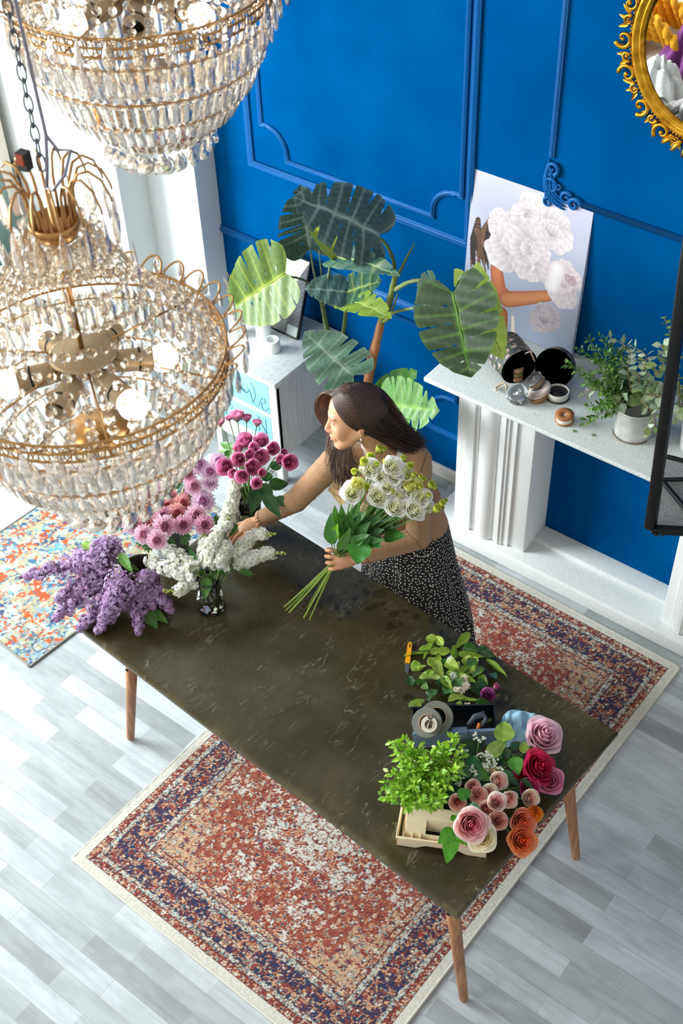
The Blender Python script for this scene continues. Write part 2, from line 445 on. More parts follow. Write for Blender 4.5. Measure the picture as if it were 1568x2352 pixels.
mb.box2((1.5, -.20, .07), (2.2, -.0, .105), bevel=.012)
obj('hearth', mb, M_pl2, fp)
def post(x0, x1, name):
    mb = MB(); mb.box2((x0, -.285, .08), (x1, 0, .975), bevel=.006)
    c = (x0 + x1) / 2 - .02
    # fluted round half column with fillets
    pr = []
    for i in range(13):
        a = PI * i / 12; pr.append((c - .05 * math.cos(a), -.285 - .04 * math.sin(a)))
    poly = [(c - .115, -.27), (c - .115, -.297), (c - .10, -.297), (c - .10, -.305), (c - .085, -.305), (c - .085, -.312), (c - .068, -.312), (c - .068, -.300), (c - .05, -.300)] + pr + \
        [(c + .05, -.300), (c + .068, -.300), (c + .068, -.312), (c + .085, -.312), (c + .085, -.305), (c + .1, -.305), (c + .1, -.297), (c + .13, -.297), (c + .13, -.27)]
    mb.prism(poly, .086, .972)
    o = obj('column', mb, M_pl2 if 0 else M_colm, fp, True); sharp(o, 30)
M_colm = mat('white_column_paint', 'e3e5e3', rough=.55); bump(M_colm, noisetex(M_colm, coords(M_colm), 50, 5, .7), .25, .004)
post(1.125, 1.505, 'left'); post(2.19, 2.56, 'right')
# inner blue panel of the fire opening
mb = MB(); mb.box2((1.505, -.10, .10), (2.19, -.001, .975)); struct('wall_recess', mb, M_blue)
# ================================================================ RUGS
def rugA(x, y):
    W_, H_ = 1.367, 2.195
    d = np.minimum(np.minimum(x, W_ - x), np.minimum(y, H_ - y)); d0 = d + (fbm(x * 60, y * 60, 3) - .5) * .006
    fx = np.where(x < W_ / 2, x, W_ - x); fy = np.where(y < H_ / 2, y, H_ - y)
    out = np.zeros(x.shape + (3,))
    ivory, red, navy, terra, peach, teal, dk = 'e9e4d8', '8e3f35', '2a3054', '9f4f40', 'd3a98c', '86a5a4', '4f2426'
    def flowers(scale, seed, bg, colsA, jit=.3, size=.45, npet=6):
        dx, dy, r = cells(fx * scale, fy * scale, seed, jit)
        rr = np.sqrt(dx * dx + dy * dy); a = np.arctan2(dy, dx)
        pet = size * (.75 + .25 * np.cos(npet * a + r * 6)) * (.6 + .6 * r)
        k = rr / np.maximum(pet, 1e-3)
        c = pal(np.zeros_like(x), [bg])
        q = (r * 7.99).astype(int)
        for lim, sh in ((1.0, 0), (.84, 1), (.55, 2), (.28, 3)):
            cc = pal((q + sh * 3) % len(colsA), colsA) if sh else pal((q % 2), [dk, colsA[0]])
            c = np.where((k < lim)[..., None], cc, c)
        return c, k
    # scroll lines
    def vines(c, sc, seed, cols, th=.035):
        nz = fbm(fx * sc, fy * sc, seed, 2); v = np.abs(nz - .5)
        c = np.where((v < th)[..., None], pal(np.zeros_like(x), [cols[0]]), c)
        nz = fbm(fx * sc * 1.35 + 5, fy * sc * 1.35, seed + 3, 2); v = np.abs(nz - .52)
        return np.where((v < th * .8)[..., None], pal(np.zeros_like(x), [cols[1]]), c)
    mixb = ['e3b68e', 'a0442f', 'e9e4d8', '2c3358', '8fb3ad', 'c97b55', 'dcd3c0']
    # field
    ex = (x - W_ / 2) / (W_ / 2 - .26); ey = (y - H_ / 2) / (H_ / 2 - .26); rr = np.sqrt(ex ** 2 + (ey) ** 2)
    rr = rr + (fbm(fx * 14, fy * 14, 8, 3) - .5) * .7 + .06 * np.cos(8 * np.arctan2(ey, ex))
    terraC = vines(flowers(30, 3, terra, mixb, .35, .44)[0], 42, 31, ['8c3325', 'd58b63'], .03)
    cream = vines(flowers(15, 9, 'e6e1d6', ['9c3f2d', 'e3b68e', '6a2a28', '35406b', 'b9583c', 'e9e4d8'], .4, .40)[0], 26, 41, ['93402f', 'b0664b'], .034)
    cream = vines(cream, 60, 47, ['c9c2b4', '7e3a30'], .02)
    mm = (rr < .74) | ((fbm(fx * 45, fy * 45, 77, 2) > .585) & (rr < 1.02))
    f = np.where(mm[..., None], cream, terraC)
    corner = (1 - np.abs(ex)) + (1 - np.abs(ey)) < .34 + .10 * np.cos(20 * (np.abs(ex) - np.abs(ey)))
    cn = vines(flowers(26, 13, 'd2ab88', ['a0442f', 'e9e4d8', '2c3358', '8fb3ad', 'a0442f'], .3, .4)[0], 50, 33, ['93402f', '7d8f8c'], .03)
    f = np.where(corner[..., None], cn, f)
    # radial medallion
    R2 = np.sqrt((x - W_ / 2) ** 2 + (y - H_ / 2) ** 2); A2 = np.arctan2(y - H_ / 2, x - W_ / 2)
    for r0, n_, ca, cb in ((.25, 16, '93402f', 'e3b68e'), (.16, 12, '35406b', 'c97b55'), (.07, 8, '6a2a28', 'e9e4d8')):
        k = np.abs(R2 - r0 - .016 * np.cos(n_ * A2)) ; f = np.where((k < .009)[..., None], pal(np.zeros_like(x), [ca]), f); f = np.where((k < .004)[..., None], pal(np.zeros_like(x), [cb]), f)
    # borders
    bA = vines(flowers(34, 21, red, ['e3b68e', 'e9e4d8', '2c3358', '8fb3ad', 'e3b68e'], .15, .5, 5)[0], 70, 51, ['5d2420', 'deb68f'], .03)
    bB = vines(flowers(40, 22, 'cdd0c4', ['5f7f82', 'a0442f', '2c3358', 'e3b68e', '46545c'], .2, .42)[0], 80, 52, ['4b5566', 'b4735a'], .05)
    bC = vines(flowers(13.5, 23, navy, ['8e3f35', 'c98f72', 'a85a48', 'dccbb4', '84392f', 'b98a70', '7d9a9a'], .2, .42, 8)[0], 34, 53, ['97402f', 'd9a680'], .05)
    bC = vines(bC, 60, 59, ['2a3054', '7c3a34'], .03)
    for lo, c in ((.235, f), (.212, vines(flowers(38, 25, 'd9b08c', mixb, .2, .4)[0], 75, 61, ['93402f', '2c3358'], .04)), (.182, bB), (.088, bC), (.064, bB), (.036, bA)):
        if lo == .235: out = np.where((d0 >= lo)[..., None], c, out)
        else: out = np.where(((d0 >= lo) & (d0 < prev))[..., None], c, out)
        prev = lo
    for lo in (.0365, .064, .088, .182, .212, .235):
        out = np.where((np.abs(d0 - lo) < .0022)[..., None], pal(np.zeros_like(x), ['2a3350' if lo in (.088, .182) else '6d2f28']), out)
    out = np.where((d0 < .036)[..., None], pal(np.zeros_like(x), ['dedace']), out)
    dx, dy, r = cells(fx * 130, fy * 130, 91, .45); k = (r < .17) & (d0 > .0375) & ~((rr < .8) & (r > .12)); q = (hsh((fx * 130).astype(int), (fy * 130).astype(int), 3) * 6.99).astype(int)
    out = np.where(k[..., None], pal(q, ['6d3028', 'dfb795', 'e6dfd0', '3a4060', '7f9d9a', '8f4234', 'c98f6c']) * .95, out)
    g = .64 + .36 * fbm(x * 260, y * 260, 6, 2)
    return out * g[..., None]
m = M_rug = mat('woven_pile', rough=.95, vc=True); bump(m, noisetex(m, coords(m), 420, 3, .7), .6, .004)
ra = -.0191
big = thing('rug', 'large red, navy and ivory oriental rug under the work table', 'rug', (2.3547, -.4015, 0), ra)
mb = painted_grid(1.367, 2.195, .0034, rugA, lambda x, y: .0085 + .0012 * vnoise(x * 180, y * 180, 4))
mb.V[0] += V3((-1.367, -2.195, 0)); obj('pile', mb, M_rug, big, local=True)
mb = MB(); R_ = [(-1.367, -2.195), (0, -2.195), (0, 0), (-1.367, 0)]
for i in range(4):
    a = R_[i]; b = R_[(i + 1) % 4]; mb.tube([(a[0] + (b[0] - a[0]) * t, a[1] + (b[1] - a[1]) * t, .0052 + .0006 * math.sin(t * 300)) for t in np.linspace(0, 1, 90)], .0052, 8, 'd2cdc0')
obj('binding', mb, M_rug, big, local=True)
def rugB(x, y):
    c = pal(np.zeros_like(x), ['c2c8bd']); g = fbm(x * 9, y * 9, 2, 3)
    c = np.where((fbm(x * 30, y * 8, 12, 3) > .56)[..., None], pal(np.zeros_like(x), ['b8b698']), c)
    for sc, seed, th, col in ((9, 31, .735, '8fb0bd'), (20, 32, .735, '4a7397'), (17, 33, .735, 'c45a34'), (30, 34, .75, 'c9683f'), (36, 35, .76, '34507c'), (14, 36, .78, '6fb2c6'), (30, 37, .72, 'b9ae88')):
        k = fbm(x * sc, y * sc, seed, 3) + (fbm(x * 90, y * 90, seed + 7, 1) - .5) * .12 > th - .06
        c = np.where(k[..., None], pal(np.zeros_like(x), [col]), c)
    dx, dy, r = cells(x * 7.5, y * 7.5, 71, .35); rr = np.hypot(dx, dy); a = np.arctan2(dy, dx); pet = .26 * (.75 + .25 * np.cos(6 * a))
    c = np.where(((rr < pet) & (r > .45))[..., None], pal((r * 9).astype(int) % 3, ['d0542a', '2f5f95', 'cf6236']), c)
    c = np.where(((rr < pet * .4) & (r > .45))[..., None], pal(np.zeros_like(x), ['c9b98e']), c)
    v = np.abs(fbm(x * 7, y * 7, 44, 2) - .5); c = np.where((v < .012)[..., None], pal(np.zeros_like(x), ['cf5f35']), c)
    v = np.abs(fbm(x * 9 + 4, y * 9, 45, 2) - .5); c = np.where((v < .010)[..., None], pal(np.zeros_like(x), ['55707a']), c)
    d = np.minimum(np.minimum(x, .76 - x), np.minimum(y, 1.2 - y))
    c = np.where((np.abs(d - .065) < .002)[..., None], pal(np.zeros_like(x), ['8b968c']), c)
    dx, dy, r = cells(x * 75, y * 75, 93, .45); q = (r * 40).astype(int) % 6; c = np.where((r < .30)[..., None], pal(q, ['a9b6ae', '8a9c9c', 'c9a98c', 'dcdccb', '5d7f98', 'b5b79c']), c)
    wv = .62 + .3 * fbm(x * 60, y * 500, 5, 2); c = c * wv[..., None]
    return np.where((d < .008)[..., None], pal(np.zeros_like(x), ['85827a']), c)
rb = thing('rug', 'faded ivory, teal and orange rug by the white side wall', 'rug', (.122, -2.035, 0), -.075)
mb = painted_grid(.76, 1.2, .0042, rugB, lambda x, y: .006 + .001 * vnoise(x * 150, y * 150, 4)); mb.V[0] += V3((-.76, 0, 0)); obj('pile', mb, M_rug, rb, local=True)
mb = MB(); R_ = [(-.76, 0), (0, 0), (0, 1.2), (-.76, 1.2)]
for i in range(4):
    a = R_[i]; b = R_[(i + 1) % 4]; mb.tube([(a[0] + (b[0] - a[0]) * t, a[1] + (b[1] - a[1]) * t, .005) for t in np.linspace(0, 1, 60)], .0052, 8, '8b887e')
obj('binding', mb, M_rug, rb, local=True)
# ================================================================ WORK TABLE
ta = -.0665
tab = thing('work_table', 'long table with scratched dark concrete-look top on splayed wooden legs', 'table', (2.434, -2.232, 0), ta)
m = M_top = mat('worn_concrete_top', rough=.45, Specular_IOR_Level=.35)
co = coords(m)
a1 = noisetex(m, co, 5, 8, .62, .4); a2 = noisetex(m, co, 340, 3, .6)
c = ramp(m, a1, [(.3, '39341f'), (.5, '464029'), (.68, '554e35')]).outputs[0]
c = mixrgb(m, .32, c, ramp(m, a2, [(.3, '35322b'), (.7, '8b877c')]).outputs[0], 'OVERLAY')
# pale scratches: thin stretched noise ridges in three directions
def scratch(rot, sc, seed, th):
    n_ = noisetex(m, coords(m, 'Object', (sc, sc * .22, 1), (0, 0, rot), (seed, seed * 2, 0)), 2.2, 2, .5, .04)
    a_ = N(m, 'Math', operation='SUBTRACT'); a_.inputs[1].default_value = .5; L(m, n_, a_.inputs[0])
    b_ = N(m, 'Math', operation='ABSOLUTE'); L(m, a_.outputs[0], b_.inputs[0])
    r_ = ramp(m, b_.outputs[0], [(0, 'ffffff'), (th, '000000')]).outputs[0]
    k_ = ramp(m, noisetex(m, coords(m, 'Object', (1, 1, 1), (0, 0, 0), (seed, 1, 0)), 9, 3), [(.56, '000000'), (.66, 'ffffff')]).outputs[0]
    return mixrgb(m, 1.0, r_, k_, 'MULTIPLY')
for rot, sc, sd, th, am in ((.5, 9, 1, .012, .34), (-.7, 13, 4, .010, .30), (1.4, 7, 8, .007, .30), (2.3, 17, 12, .012, .25)):
    s1 = scratch(rot, sc, sd, th); c = mixrgb(m, s1, c, mixc(lin('4e4732'), lin('a8a28a'), am * .9))
# flecks and damp spots near the edge
fl = ramp(m, noisetex(m, co, 120, 2, .5), [(.72, '000000'), (.76, 'ffffff')]).outputs[0]
c = mixrgb(m, mixrgb(m, 1.0, fl, '808080', 'MULTIPLY'), c, 'a29e90')
at2 = N(m, 'Attribute'); at2.attribute_name = 'Col'
c = mixrgb(m, 1.0, c, at2.outputs['Color'], 'MULTIPLY')
L(m, c, bsdf(m).inputs['Base Color'])
L(m, ramp(m, noisetex(m, co, 7, 5, .6), [(.35, '5c5c5c'), (.65, '8c8c8c')]).outputs[0], bsdf(m).inputs['Roughness']); bump(m, a2, .1, .0015)
spots = []
for q in [(745, 1342, 9), (722, 1350, 7), (688, 1345, 8), (840, 1360, 14), (862, 1390, 12), (880, 1388, 9), (845, 1400, 10), (905, 1410, 16), (930, 1405, 9), (955, 1418, 12), (772, 1395, 12), (735, 1393, 9), (800, 1408, 8),
          (760, 1372, 6), (815, 1375, 7), (898, 1440, 14), (920, 1432, 8), (700, 1262, 6), (694, 1275, 5), (1170, 1600, 6), (870, 1362, 20), (990, 1425, 14), (780, 1420, 7), (830, 1335, 7), (750, 1330, 6), (935, 1600, 14), (1205, 1690, 5),
          (885, 1400, 6), (820, 1345, 5), (795, 1360, 5), (700, 1360, 5), (650, 1300, 6), (1015, 1452, 9), (1030, 1470, 7)]:
    p = at(q[0], q[1], 2, .75); spots.append((p.x, p.y, q[2] * .00125))
cs, sn = math.cos(ta), math.sin(ta)
def topcol(x, y):
    X = 2.434 + (x - 1.723) * cs - y * sn; Y = -2.232 + (x - 1.723) * sn + y * cs
    k = np.ones_like(x)
    wob = (fbm(x * 70, y * 70, 5, 2) - .5)
    for sx, sy, r in spots:
        d_ = np.hypot(X - sx, (Y - sy)) / r + wob * 1.1; k = np.where(d_ < 1, np.minimum(k, .50 + .1 * np.clip(d_, 0, 1)), k)
    mm_ = fbm(x * 5, y * 5, 15, 3); k = k * (.84 + .34 * mm_)
    # rubbed pale edges
    d = np.minimum(np.minimum(x, 1.723 - x), np.minimum(y, .869 - y))
    e = np.clip(1 - d / .022, 0, 1) * (fbm(x * 10, y * 10, 9, 3) > .55)
    return np.stack([k + e * .5, k + e * .47, k + e * .38], -1)
def topz(x, y):
    d = np.minimum(np.minimum(x, 1.723 - x), np.minimum(y, .869 - y)); b = .007
    t = np.clip(1 - d / b, 0, 1); return .75 - b * (1 - np.sqrt(np.clip(1 - t * t, 0, 1)))
mb = painted_grid(1.723, .869, .0045, topcol, topz); mb.V[0] += V3((-1.723, 0, 0))
p_ = [(-1.723, 0), (0, 0), (0, .869), (-1.723, .869)]
ring = lambda o_, z: [(-1.723 - o_, -o_, z), (o_, -o_, z), (o_, .869 + o_, z), (-1.723 - o_, .869 + o_, z)]
V = ring(0, .7432) + ring(.0015, .739) + ring(.0015, .728) + ring(-.004, .723) + ring(-.004, .712) + ring(-.03, .706)
F = []
for k in range(5):
    for j in range(4): F.append((k * 4 + j, k * 4 + (j + 1) % 4, (k + 1) * 4 + (j + 1) % 4, (k + 1) * 4 + j))
F.append((23, 22, 21, 20)); mb.add(V, F, (1.25, 1.2, 1.08))
sharp(obj('tabletop', mb, M_top, tab, local=True), 40)
m = M_oak = mat('brown_wood', rough=.5)
g = noisetex(m, coords(m, 'Object', (30, 30, 2.2)), 2.2, 6, .6, .3)
L(m, ramp(m, g, [(.3, '7a5237'), (.5, 'a0714d'), (.7, 'b98a61')]).outputs[0], bsdf(m).inputs['Base Color']); bump(m, g, .15, .002)
m = M_dark = mat('dark_metal', '2c2d2c', rough=.4, metal=.8)
inv = WM[tab.name].inverted()
for foot, tx, ty in ((at(300, 1698, 2, 0), .13, .12), (at(1065, 2298, 2, 0), -.13, .12), (at(1322, 1972, 2, 0), -.13, -.12), (None, .13, -.12)):
    if foot is None: f_ = Vector((-1.66, .80, 0))
    else: f_ = inv @ foot
    f_.z = .006
    cx = -1.723 if tx > 0 else 0; cyy = 0 if ty > 0 else .869
    top = V3((cx + tx, cyy + ty, .707)); f_ = V3(f_)
    mb = MB(); mb.tube([f_, f_ + (top - f_) * .02, f_ + (top - f_) * .5, top], [.0125, .0165, .021, .027], 16)
    lg = obj('leg', mb, M_oak, tab, local=True)
    mb = MB(); b0 = f_ + (top - f_) * .72; b1 = top + V3((math.copysign(.12, tx), 0, 0))
    mb.tube([b0, b1], .0045, 8); mb.ell(b0 + V3((0, -math.copysign(.02, ty), 0)), .009, n=8, m=6)
    obj('brace', mb, M_dark, lg, local=True)
# ================================================================ CABINET AND WHAT STANDS ON IT
m = M_cab = mat('whitewashed_wood', rough=.6)
g = noisetex(m, coords(m, 'Object', (28, 28, 2)), 2, 6, .65, .4); L(m, ramp(m, g, [(.3, 'bcc1c0'), (.5, 'ced2d1'), (.7, 'dbdedd')]).outputs[0], bsdf(m).inputs['Base Color']); bump(m, g, .15, .002)
M_aqua = mat('aqua_paint', '8fcad8', rough=.55); bump(M_aqua, noisetex(M_aqua, coords(M_aqua), 70), .2, .001)
M_tealpaint = mat('teal_lettering', '2f8fae', rough=.5)
M_vc = vcmat('painted_surface', .55); M_vcg = vcmat('glossy_surface', .25)
cab = thing('drawer_cabinet', 'whitewashed cabinet with aqua lettered drawers in the corner', 'cabinet', (.07, -.3, 0))
mb = MB(); mb.box2((-.155, -.525, .612), (.29, -.03, .637), bevel=.003); obj('cabinet_top', mb, M_cab, cab)
mb = MB(); mb.box2((-.14, -.50, .17), (.262, -.05, .20)); mb.box2((.262, -.505, .165), (.28, -.06, .613)); mb.box2((-.145, -.505, .165), (-.127, -.06, .613)); mb.box2((-.14, -.06, .165), (.27, -.045, .613))
mb.box2((.236, -.512, .165), (.281, -.49, .613)); mb.box2((-.146, -.512, .165), (-.12, -.49, .613)); mb.box2((-.12, -.512, .405), (.236, -.49, .424)); mb.box2((-.12, -.512, .165), (.236, -.49, .262)); mb.box2((-.12, -.512, .606), (.236, -.49, .613))
obj('carcass', mb, M_cab, cab, False)
def strokes(z0, z1, which):
    mb = MB(); y = -.5125; H_ = z1 - z0
    def S(pts, ww=.0028):
        P = V3(pts); q = np.linspace(0, len(P) - 1, len(P) * 6); xs = np.interp(q, range(len(P)), P[:, 0]); zs = np.interp(q, range(len(P)), P[:, 1])
        for _ in range(6):
            xs[1:-1] = (xs[:-2] + xs[1:-1] * 2 + xs[2:]) / 4; zs[1:-1] = (zs[:-2] + zs[1:-1] * 2 + zs[2:]) / 4
        mb.tube([(a, y, z0 + b * H_) for a, b in zip(xs, zs)], ww * .7, 5, flat=.35)
    if which == 0:
        S([(-.085, .78), (-.06, .93), (-.045, .75), (-.06, .4), (-.085, .12), (-.10, .2), (-.075, .28), (-.04, .1), (-.015, .15)])
        S([(.045, .55), (.06, .42), (.05, .22), (.03, .25), (.025, .45), (.045, .58), (.07, .42), (.095, .35), (.11, .5)], .003)
        S([(.105, .55), (.118, .5), (.13, .15)], .0034); S([(.13, .15), (.15, .4), (.145, .68), (.125, .8)])
        S([(.13, .15), (.16, .08), (.175, .3), (.197, .5), (.212, .45), (.205, .28), (.185, .33), (.182, .18), (.2, .02), (.228, .22)], .003)
    else:
        S([(-.055, .2), (-.055, .82)], .0042); S([(-.075, .84), (-.03, .82), (-.008, .68), (-.022, .52), (-.05, .5)]); S([(-.075, .18), (-.035, .18)])
        S([(.155, .2), (.155, .8)], .0036); S([(.155, .8), (.2, .2)], .0042); S([(.2, .2), (.2, .82)], .0036); S([(.14, .82), (.165, .82)]); S([(.185, .82), (.215, .82)]); S([(.14, .18), (.17, .18)])
    return mb
for k, (z0, z1) in enumerate(((.424, .606), (.262, .405))):
    mb = MB(); mb.box2((-.118, -.512, z0 + .003), (.234, -.47, z1 - .003), bevel=.002)
    d = obj('drawer', mb, M_aqua, cab)
    obj('lettering', strokes(z0, z1, k), M_tealpaint, d)
    mb = MB(); mb.lathe([(0, 0), (.006, .001), (.005, .014), (.011, .02), (.012, .027), (.006, .031), (0, .031)], (.059, -.512, (z0 + z1) / 2), 12, M=frame_to((0, -1, 0))[:3, :3]); obj('knob', mb, M_tealpaint, d)
for x, y in ((.262, -.07), (.262, -.49), (-.128, -.07), (-.128, -.49)):
    mb = MB(); mb.box2((x - .019, y - .019, 0), (x + .019, y + .019, .6), bevel=.003); obj('leg', mb, M_cab, cab)
m = M_candle = mat('frosted_candle', 'eceeea', rough=.7); bsdf(m).inputs['Subsurface Weight'].default_value = .3; bsdf(m).inputs['Subsurface Radius'].default_value = (.02, .02, .02); bump(m, noisetex(m, coords(m), 160), .3, .001)
def candle(px, py, r, h, label):
    p = at(px, py, 2, .637); mb = MB(); z = p.z + .0005
    mb.lathe([(0, 0), (r - .002, 0), (r, .003), (r, h - .004), (r - .003, h), (r * .72, h), (r * .66, h - .004), (r * .64, h - r * .6), (0, h - r * .65)], (p.x, p.y, z), 32)
    return tag(obj('pillar_candle', mb, M_candle), label, 'candle', 'white pillar candles on the cabinet')
candle(606, 771, .037, .165, 'tallest white pillar candle, in front of the framed print on the cabinet')
candle(627, 804, .036, .062, 'shortest white pillar candle, beside the cabinet edge')
candle(545, 768, .036, .125, 'white pillar candle under the yellow-green monstera leaf, left of the tallest candle')
# dried stems standing in the corner of the cabinet
mb = MB(); p0 = V3(at(556, 722, 2, .637)); p0[2] = .64
for i in range(34):
    a = rnd.random() * 6.28; r = .03 * rnd.random() ** .5; q = p0 + V3((r * math.cos(a), r * math.sin(a), 0)); h = .13 + rnd.random() * .07
    mb.tube([q, q + V3((r * math.cos(a) * .5, 0, h * .5)), q + V3((r * math.cos(a) * 2.2, r * math.sin(a) * 1.2, h))], [.0035, .004, .0015], 5, rnd.choice(['a98558', '8a6438', 'c09c6c', '9b7448']))
mb.tube([p0 + V3((.033 * math.cos(a), .033 * math.sin(a), .05)) for a in np.linspace(0, 6.28, 20)], .004, 6, 'b39468')
tag(obj('dried_stems', mb, M_vc), 'tied bundle of dry straw stems at the back corner of the cabinet', 'dried stems')
# ---- printed pictures
def picture(name, label, w_, h_, th, corner, ex, ey, colfn, step, edgecol, frame=None):
    """corner = lower left front; ex, ey unit vectors; printed face on a slab"""
    corner = V3(corner); ex = nrm(ex); ey = nrm(V3(ey) - ex * np.dot(nrm(ex), V3(ey))); n = np.cross(ex, ey)
    root = thing(name, label, 'picture', tuple(corner + ex * w_ / 2))
    M = np.eye(4); M[:3, 0] = ex; M[:3, 1] = ey; M[:3, 2] = n; M[:3, 3] = corner
    g = painted_grid(w_, h_, step, colfn); mb = MB(); mb.addm(g, M); obj('print', mb, M_print if frame is None else M_printg, root)
    mb = MB(); V = V3([(0, 0, -.0004), (w_, 0, -.0004), (w_, h_, -.0004), (0, h_, -.0004), (0, 0, -th), (w_, 0, -th), (w_, h_, -th), (0, h_, -th)])
    t_ = MB(); t_.add(V, [(0, 1, 2, 3), (7, 6, 5, 4), (0, 4, 5, 1), (1, 5, 6, 2), (2, 6, 7, 3), (3, 7, 4, 0)], edgecol); mb.addm(t_, M); obj('stretcher' if frame is None else 'backing', mb, M_print, root, False)
    if frame:
        mb = MB()
        for a, b in (((-frame, -frame, -th - .002), (w_ + frame, 0, .006)), ((-frame, h_, -th - .002), (w_ + frame, h_ + frame, .006)), ((-frame, 0, -th - .002), (0, h_, .006)), ((w_, 0, -th - .002), (w_ + frame, h_, .006))):
            t_ = MB(); t_.box2(a, b); mb.addm(t_, M)
        obj('frame', mb, M_blackgloss, root, False)
    return root
M_print = vcmat('printed_canvas', .75, bumpscale=500, bs=.3, bd=.0006); M_printg = vcmat('print_under_glass', .08); M_blackgloss = mat('black_lacquer', '0b0b0c', rough=.2)
def petals(c, x, y, cx, cy, R, seed, base, shade, n=30, sq=1.0):
    r = random.Random(seed); L_ = []
    for i in range(n):
        t = 1 - i / n; a = r.random() * 6.28; d = R * t * .75
        L_.append((cx + d * math.cos(a), cy + d * math.sin(a) * sq, a, R * (.36 + .34 * t) * (0.8 + .4 * r.random()), r.random()))
    for px_, py_, a, s_, q in L_:
        dx = x - px_; dy = y - py_; u = dx * math.cos(a) + dy * math.sin(a); v = -dx * math.sin(a) + dy * math.cos(a)
        wob = 1 + .12 * np.sin(5 * np.arctan2(v, u) + q * 9); k = (u / (s_ * .75)) ** 2 + (v / s_) ** 2 < wob
        g = np.clip(.5 + .5 * (u / s_), 0, 1)[..., None] ** .7; cc = V3(lin(shade)) * (1 - g) + V3(lin(base)) * g
        cc = cc * (.93 + .07 * np.sin(v / s_ * 14 + q * 5))[..., None] * (.9 + .1 * q)
        c = np.where(k[..., None], cc, c)
    return c
def blob(c, x, y, pts, r, col, edge=None):
    P = V3(pts); d = np.full(x.shape, 9.0)
    for i in range(len(P) - 1):
        a, b = P[i], P[i + 1]; ab = b - a; t = np.clip(((x - a[0]) * ab[0] + (y - a[1]) * ab[1]) / max(ab @ ab, 1e-9), 0, 1)
        rr = r[i] * (1 - t) + r[i + 1] * t; d = np.minimum(d, np.hypot(x - a[0] - ab[0] * t, y - a[1] - ab[1] * t) / rr)
    g = np.clip(d, 0, 1)[..., None]; cc = V3(lin(col)) * (1 - g ** 2) + V3(lin(edge or col)) * g ** 2
    return np.where((d < 1)[..., None], cc, c)
cA = np.array(at(1310, 822, 2, 1.037)); cB = V3((cA[0] - .538, cA[1], 1.037))
def Qp(px, py):
    p = at(px, py, 1, -.045); return (p.x - cB[0], (p.z - 1.037) * 1.005)
def peony(x, y):
    t = (y / .67)[..., None]; c = V3(lin('98a1b8')) * (1 - t) + V3(lin('c0c0d4')) * t
    c = c * (.97 + .06 * fbm(x * 9, y * 9, 3))[..., None]
    # hair, shoulder, arm
    for i in range(26):
        q = i / 25; a = Qp(1118 - 34 * abs(math.sin(i * 2.1)), 512 + 26 * q); b = Qp(1086 - 12 * math.sin(i) + 20 * q, 575 + 60 * ((i * 7) % 10) / 10)
        c = blob(c, x, y, [a, ((a[0] + b[0]) / 2 - .012, (a[1] + b[1]) / 2), b], [.012, .010, .003], ['33241d', '5d4130', '251a16', '7a5840'][i % 4])
    c = blob(c, x, y, [Qp(1135, 625), Qp(1142, 668), Qp(1168, 692)], [.03, .034, .03], 'c4744a', '9b5232')
    c = blob(c, x, y, [Qp(1160, 690), Qp(1205, 688), Qp(1252, 684)], [.037, .031, .024], 'd08a5c', 'a15a37')
    c = blob(c, x, y, [Qp(1150, 720), Qp(1152, 790)], [.03, .03], 'b6663e', '8b4528')
    c = blob(c, x, y, [Qp(1176, 730), Qp(1180, 800)], [.008, .012], 'e6dcd2', 'cbbcae')
    for px_, py_, R, sd in ((1246, 735, .062, 1), (1150, 525, .075, 2), (1205, 510, .085, 3), (1255, 540, .085, 4), (1212, 620, .085, 7), (1165, 575, .1, 5), (1200, 580, .1, 8)):
        a = Qp(px_, py_); c = petals(c, x, y, a[0], a[1], R, sd, 'f3e9ea' if py_ < 700 else 'cbbfc4', '9c8a96' if py_ < 700 else '6f6a74', 20)
    a = Qp(1286, 655); c = petals(c, x, y, a[0], a[1], .078, 6, 'efe3e6', 'b99ca6', 34, 1.2); c = blob(c, x, y, [Qp(1272, 625), Qp(1262, 662)], [.035, .035], 'f5eeef', 'dccdd2')
    c = petals(c, x, y, *Qp(1305, 650), .025, 9, 'd9bcc4', '9b7480', 12)
    return c
picture('canvas_picture', 'tall canvas print of large pale peonies leaning on the wall above the mantel', .538, .668, .02, cB, (1, 0, 0), (0, .045, .668), peony, .0022, 'b9bccb')
fr = (-.10, -.2, .6385)
def Qf(px, py):
    p = at(px, py, 1, -.12); return (p.x - fr[0], (p.z - .64) * 1.07)
def artf(x, y):
    c = pal(np.zeros_like(x), ['6f7672']) * (.85 + .3 * fbm(x * 12, y * 12, 5))[..., None]
    k = (x > .17 + .05 * (y / .38)) ; pt = pal(np.zeros_like(x), ['5b5e63']) * (.8 + .4 * (np.sin(x * 260) * np.sin(y * 260) > .3))[..., None]; c = np.where(k[..., None], pt, c)
    c = blob(c, x, y, [Qf(624, 725), Qf(630, 748), Qf(645, 775)], [.02, .018, .034], 'cfa483', 'a07a60')
    c = blob(c, x, y, [Qf(612, 757), Qf(640, 775)], [.02, .024], 'c69a7c', '99745a')
    c = blob(c, x, y, [Qf(648, 600), Qf(645, 660), Qf(642, 705)], [.055, .062, .036], 'efeadd', 'd8d2c2')
    c = blob(c, x, y, [Qf(690, 605), Qf(660, 640)], [.02, .04], 'eee6d6', 'd4c8b4')
    c = blob(c, x, y, [Qf(637, 640), Qf(640, 700)], [.003, .006], 'a8a490')
    g = fbm(x * 60, y * 12, 9, 3); k = c.sum(-1) > 1.9; c = np.where(k[..., None], c * (.85 + .25 * g)[..., None], c)
    c = np.where(((x > .185) & (y < .05))[..., None], pal(np.zeros_like(x), ['a9b2b2']), c)
    return c
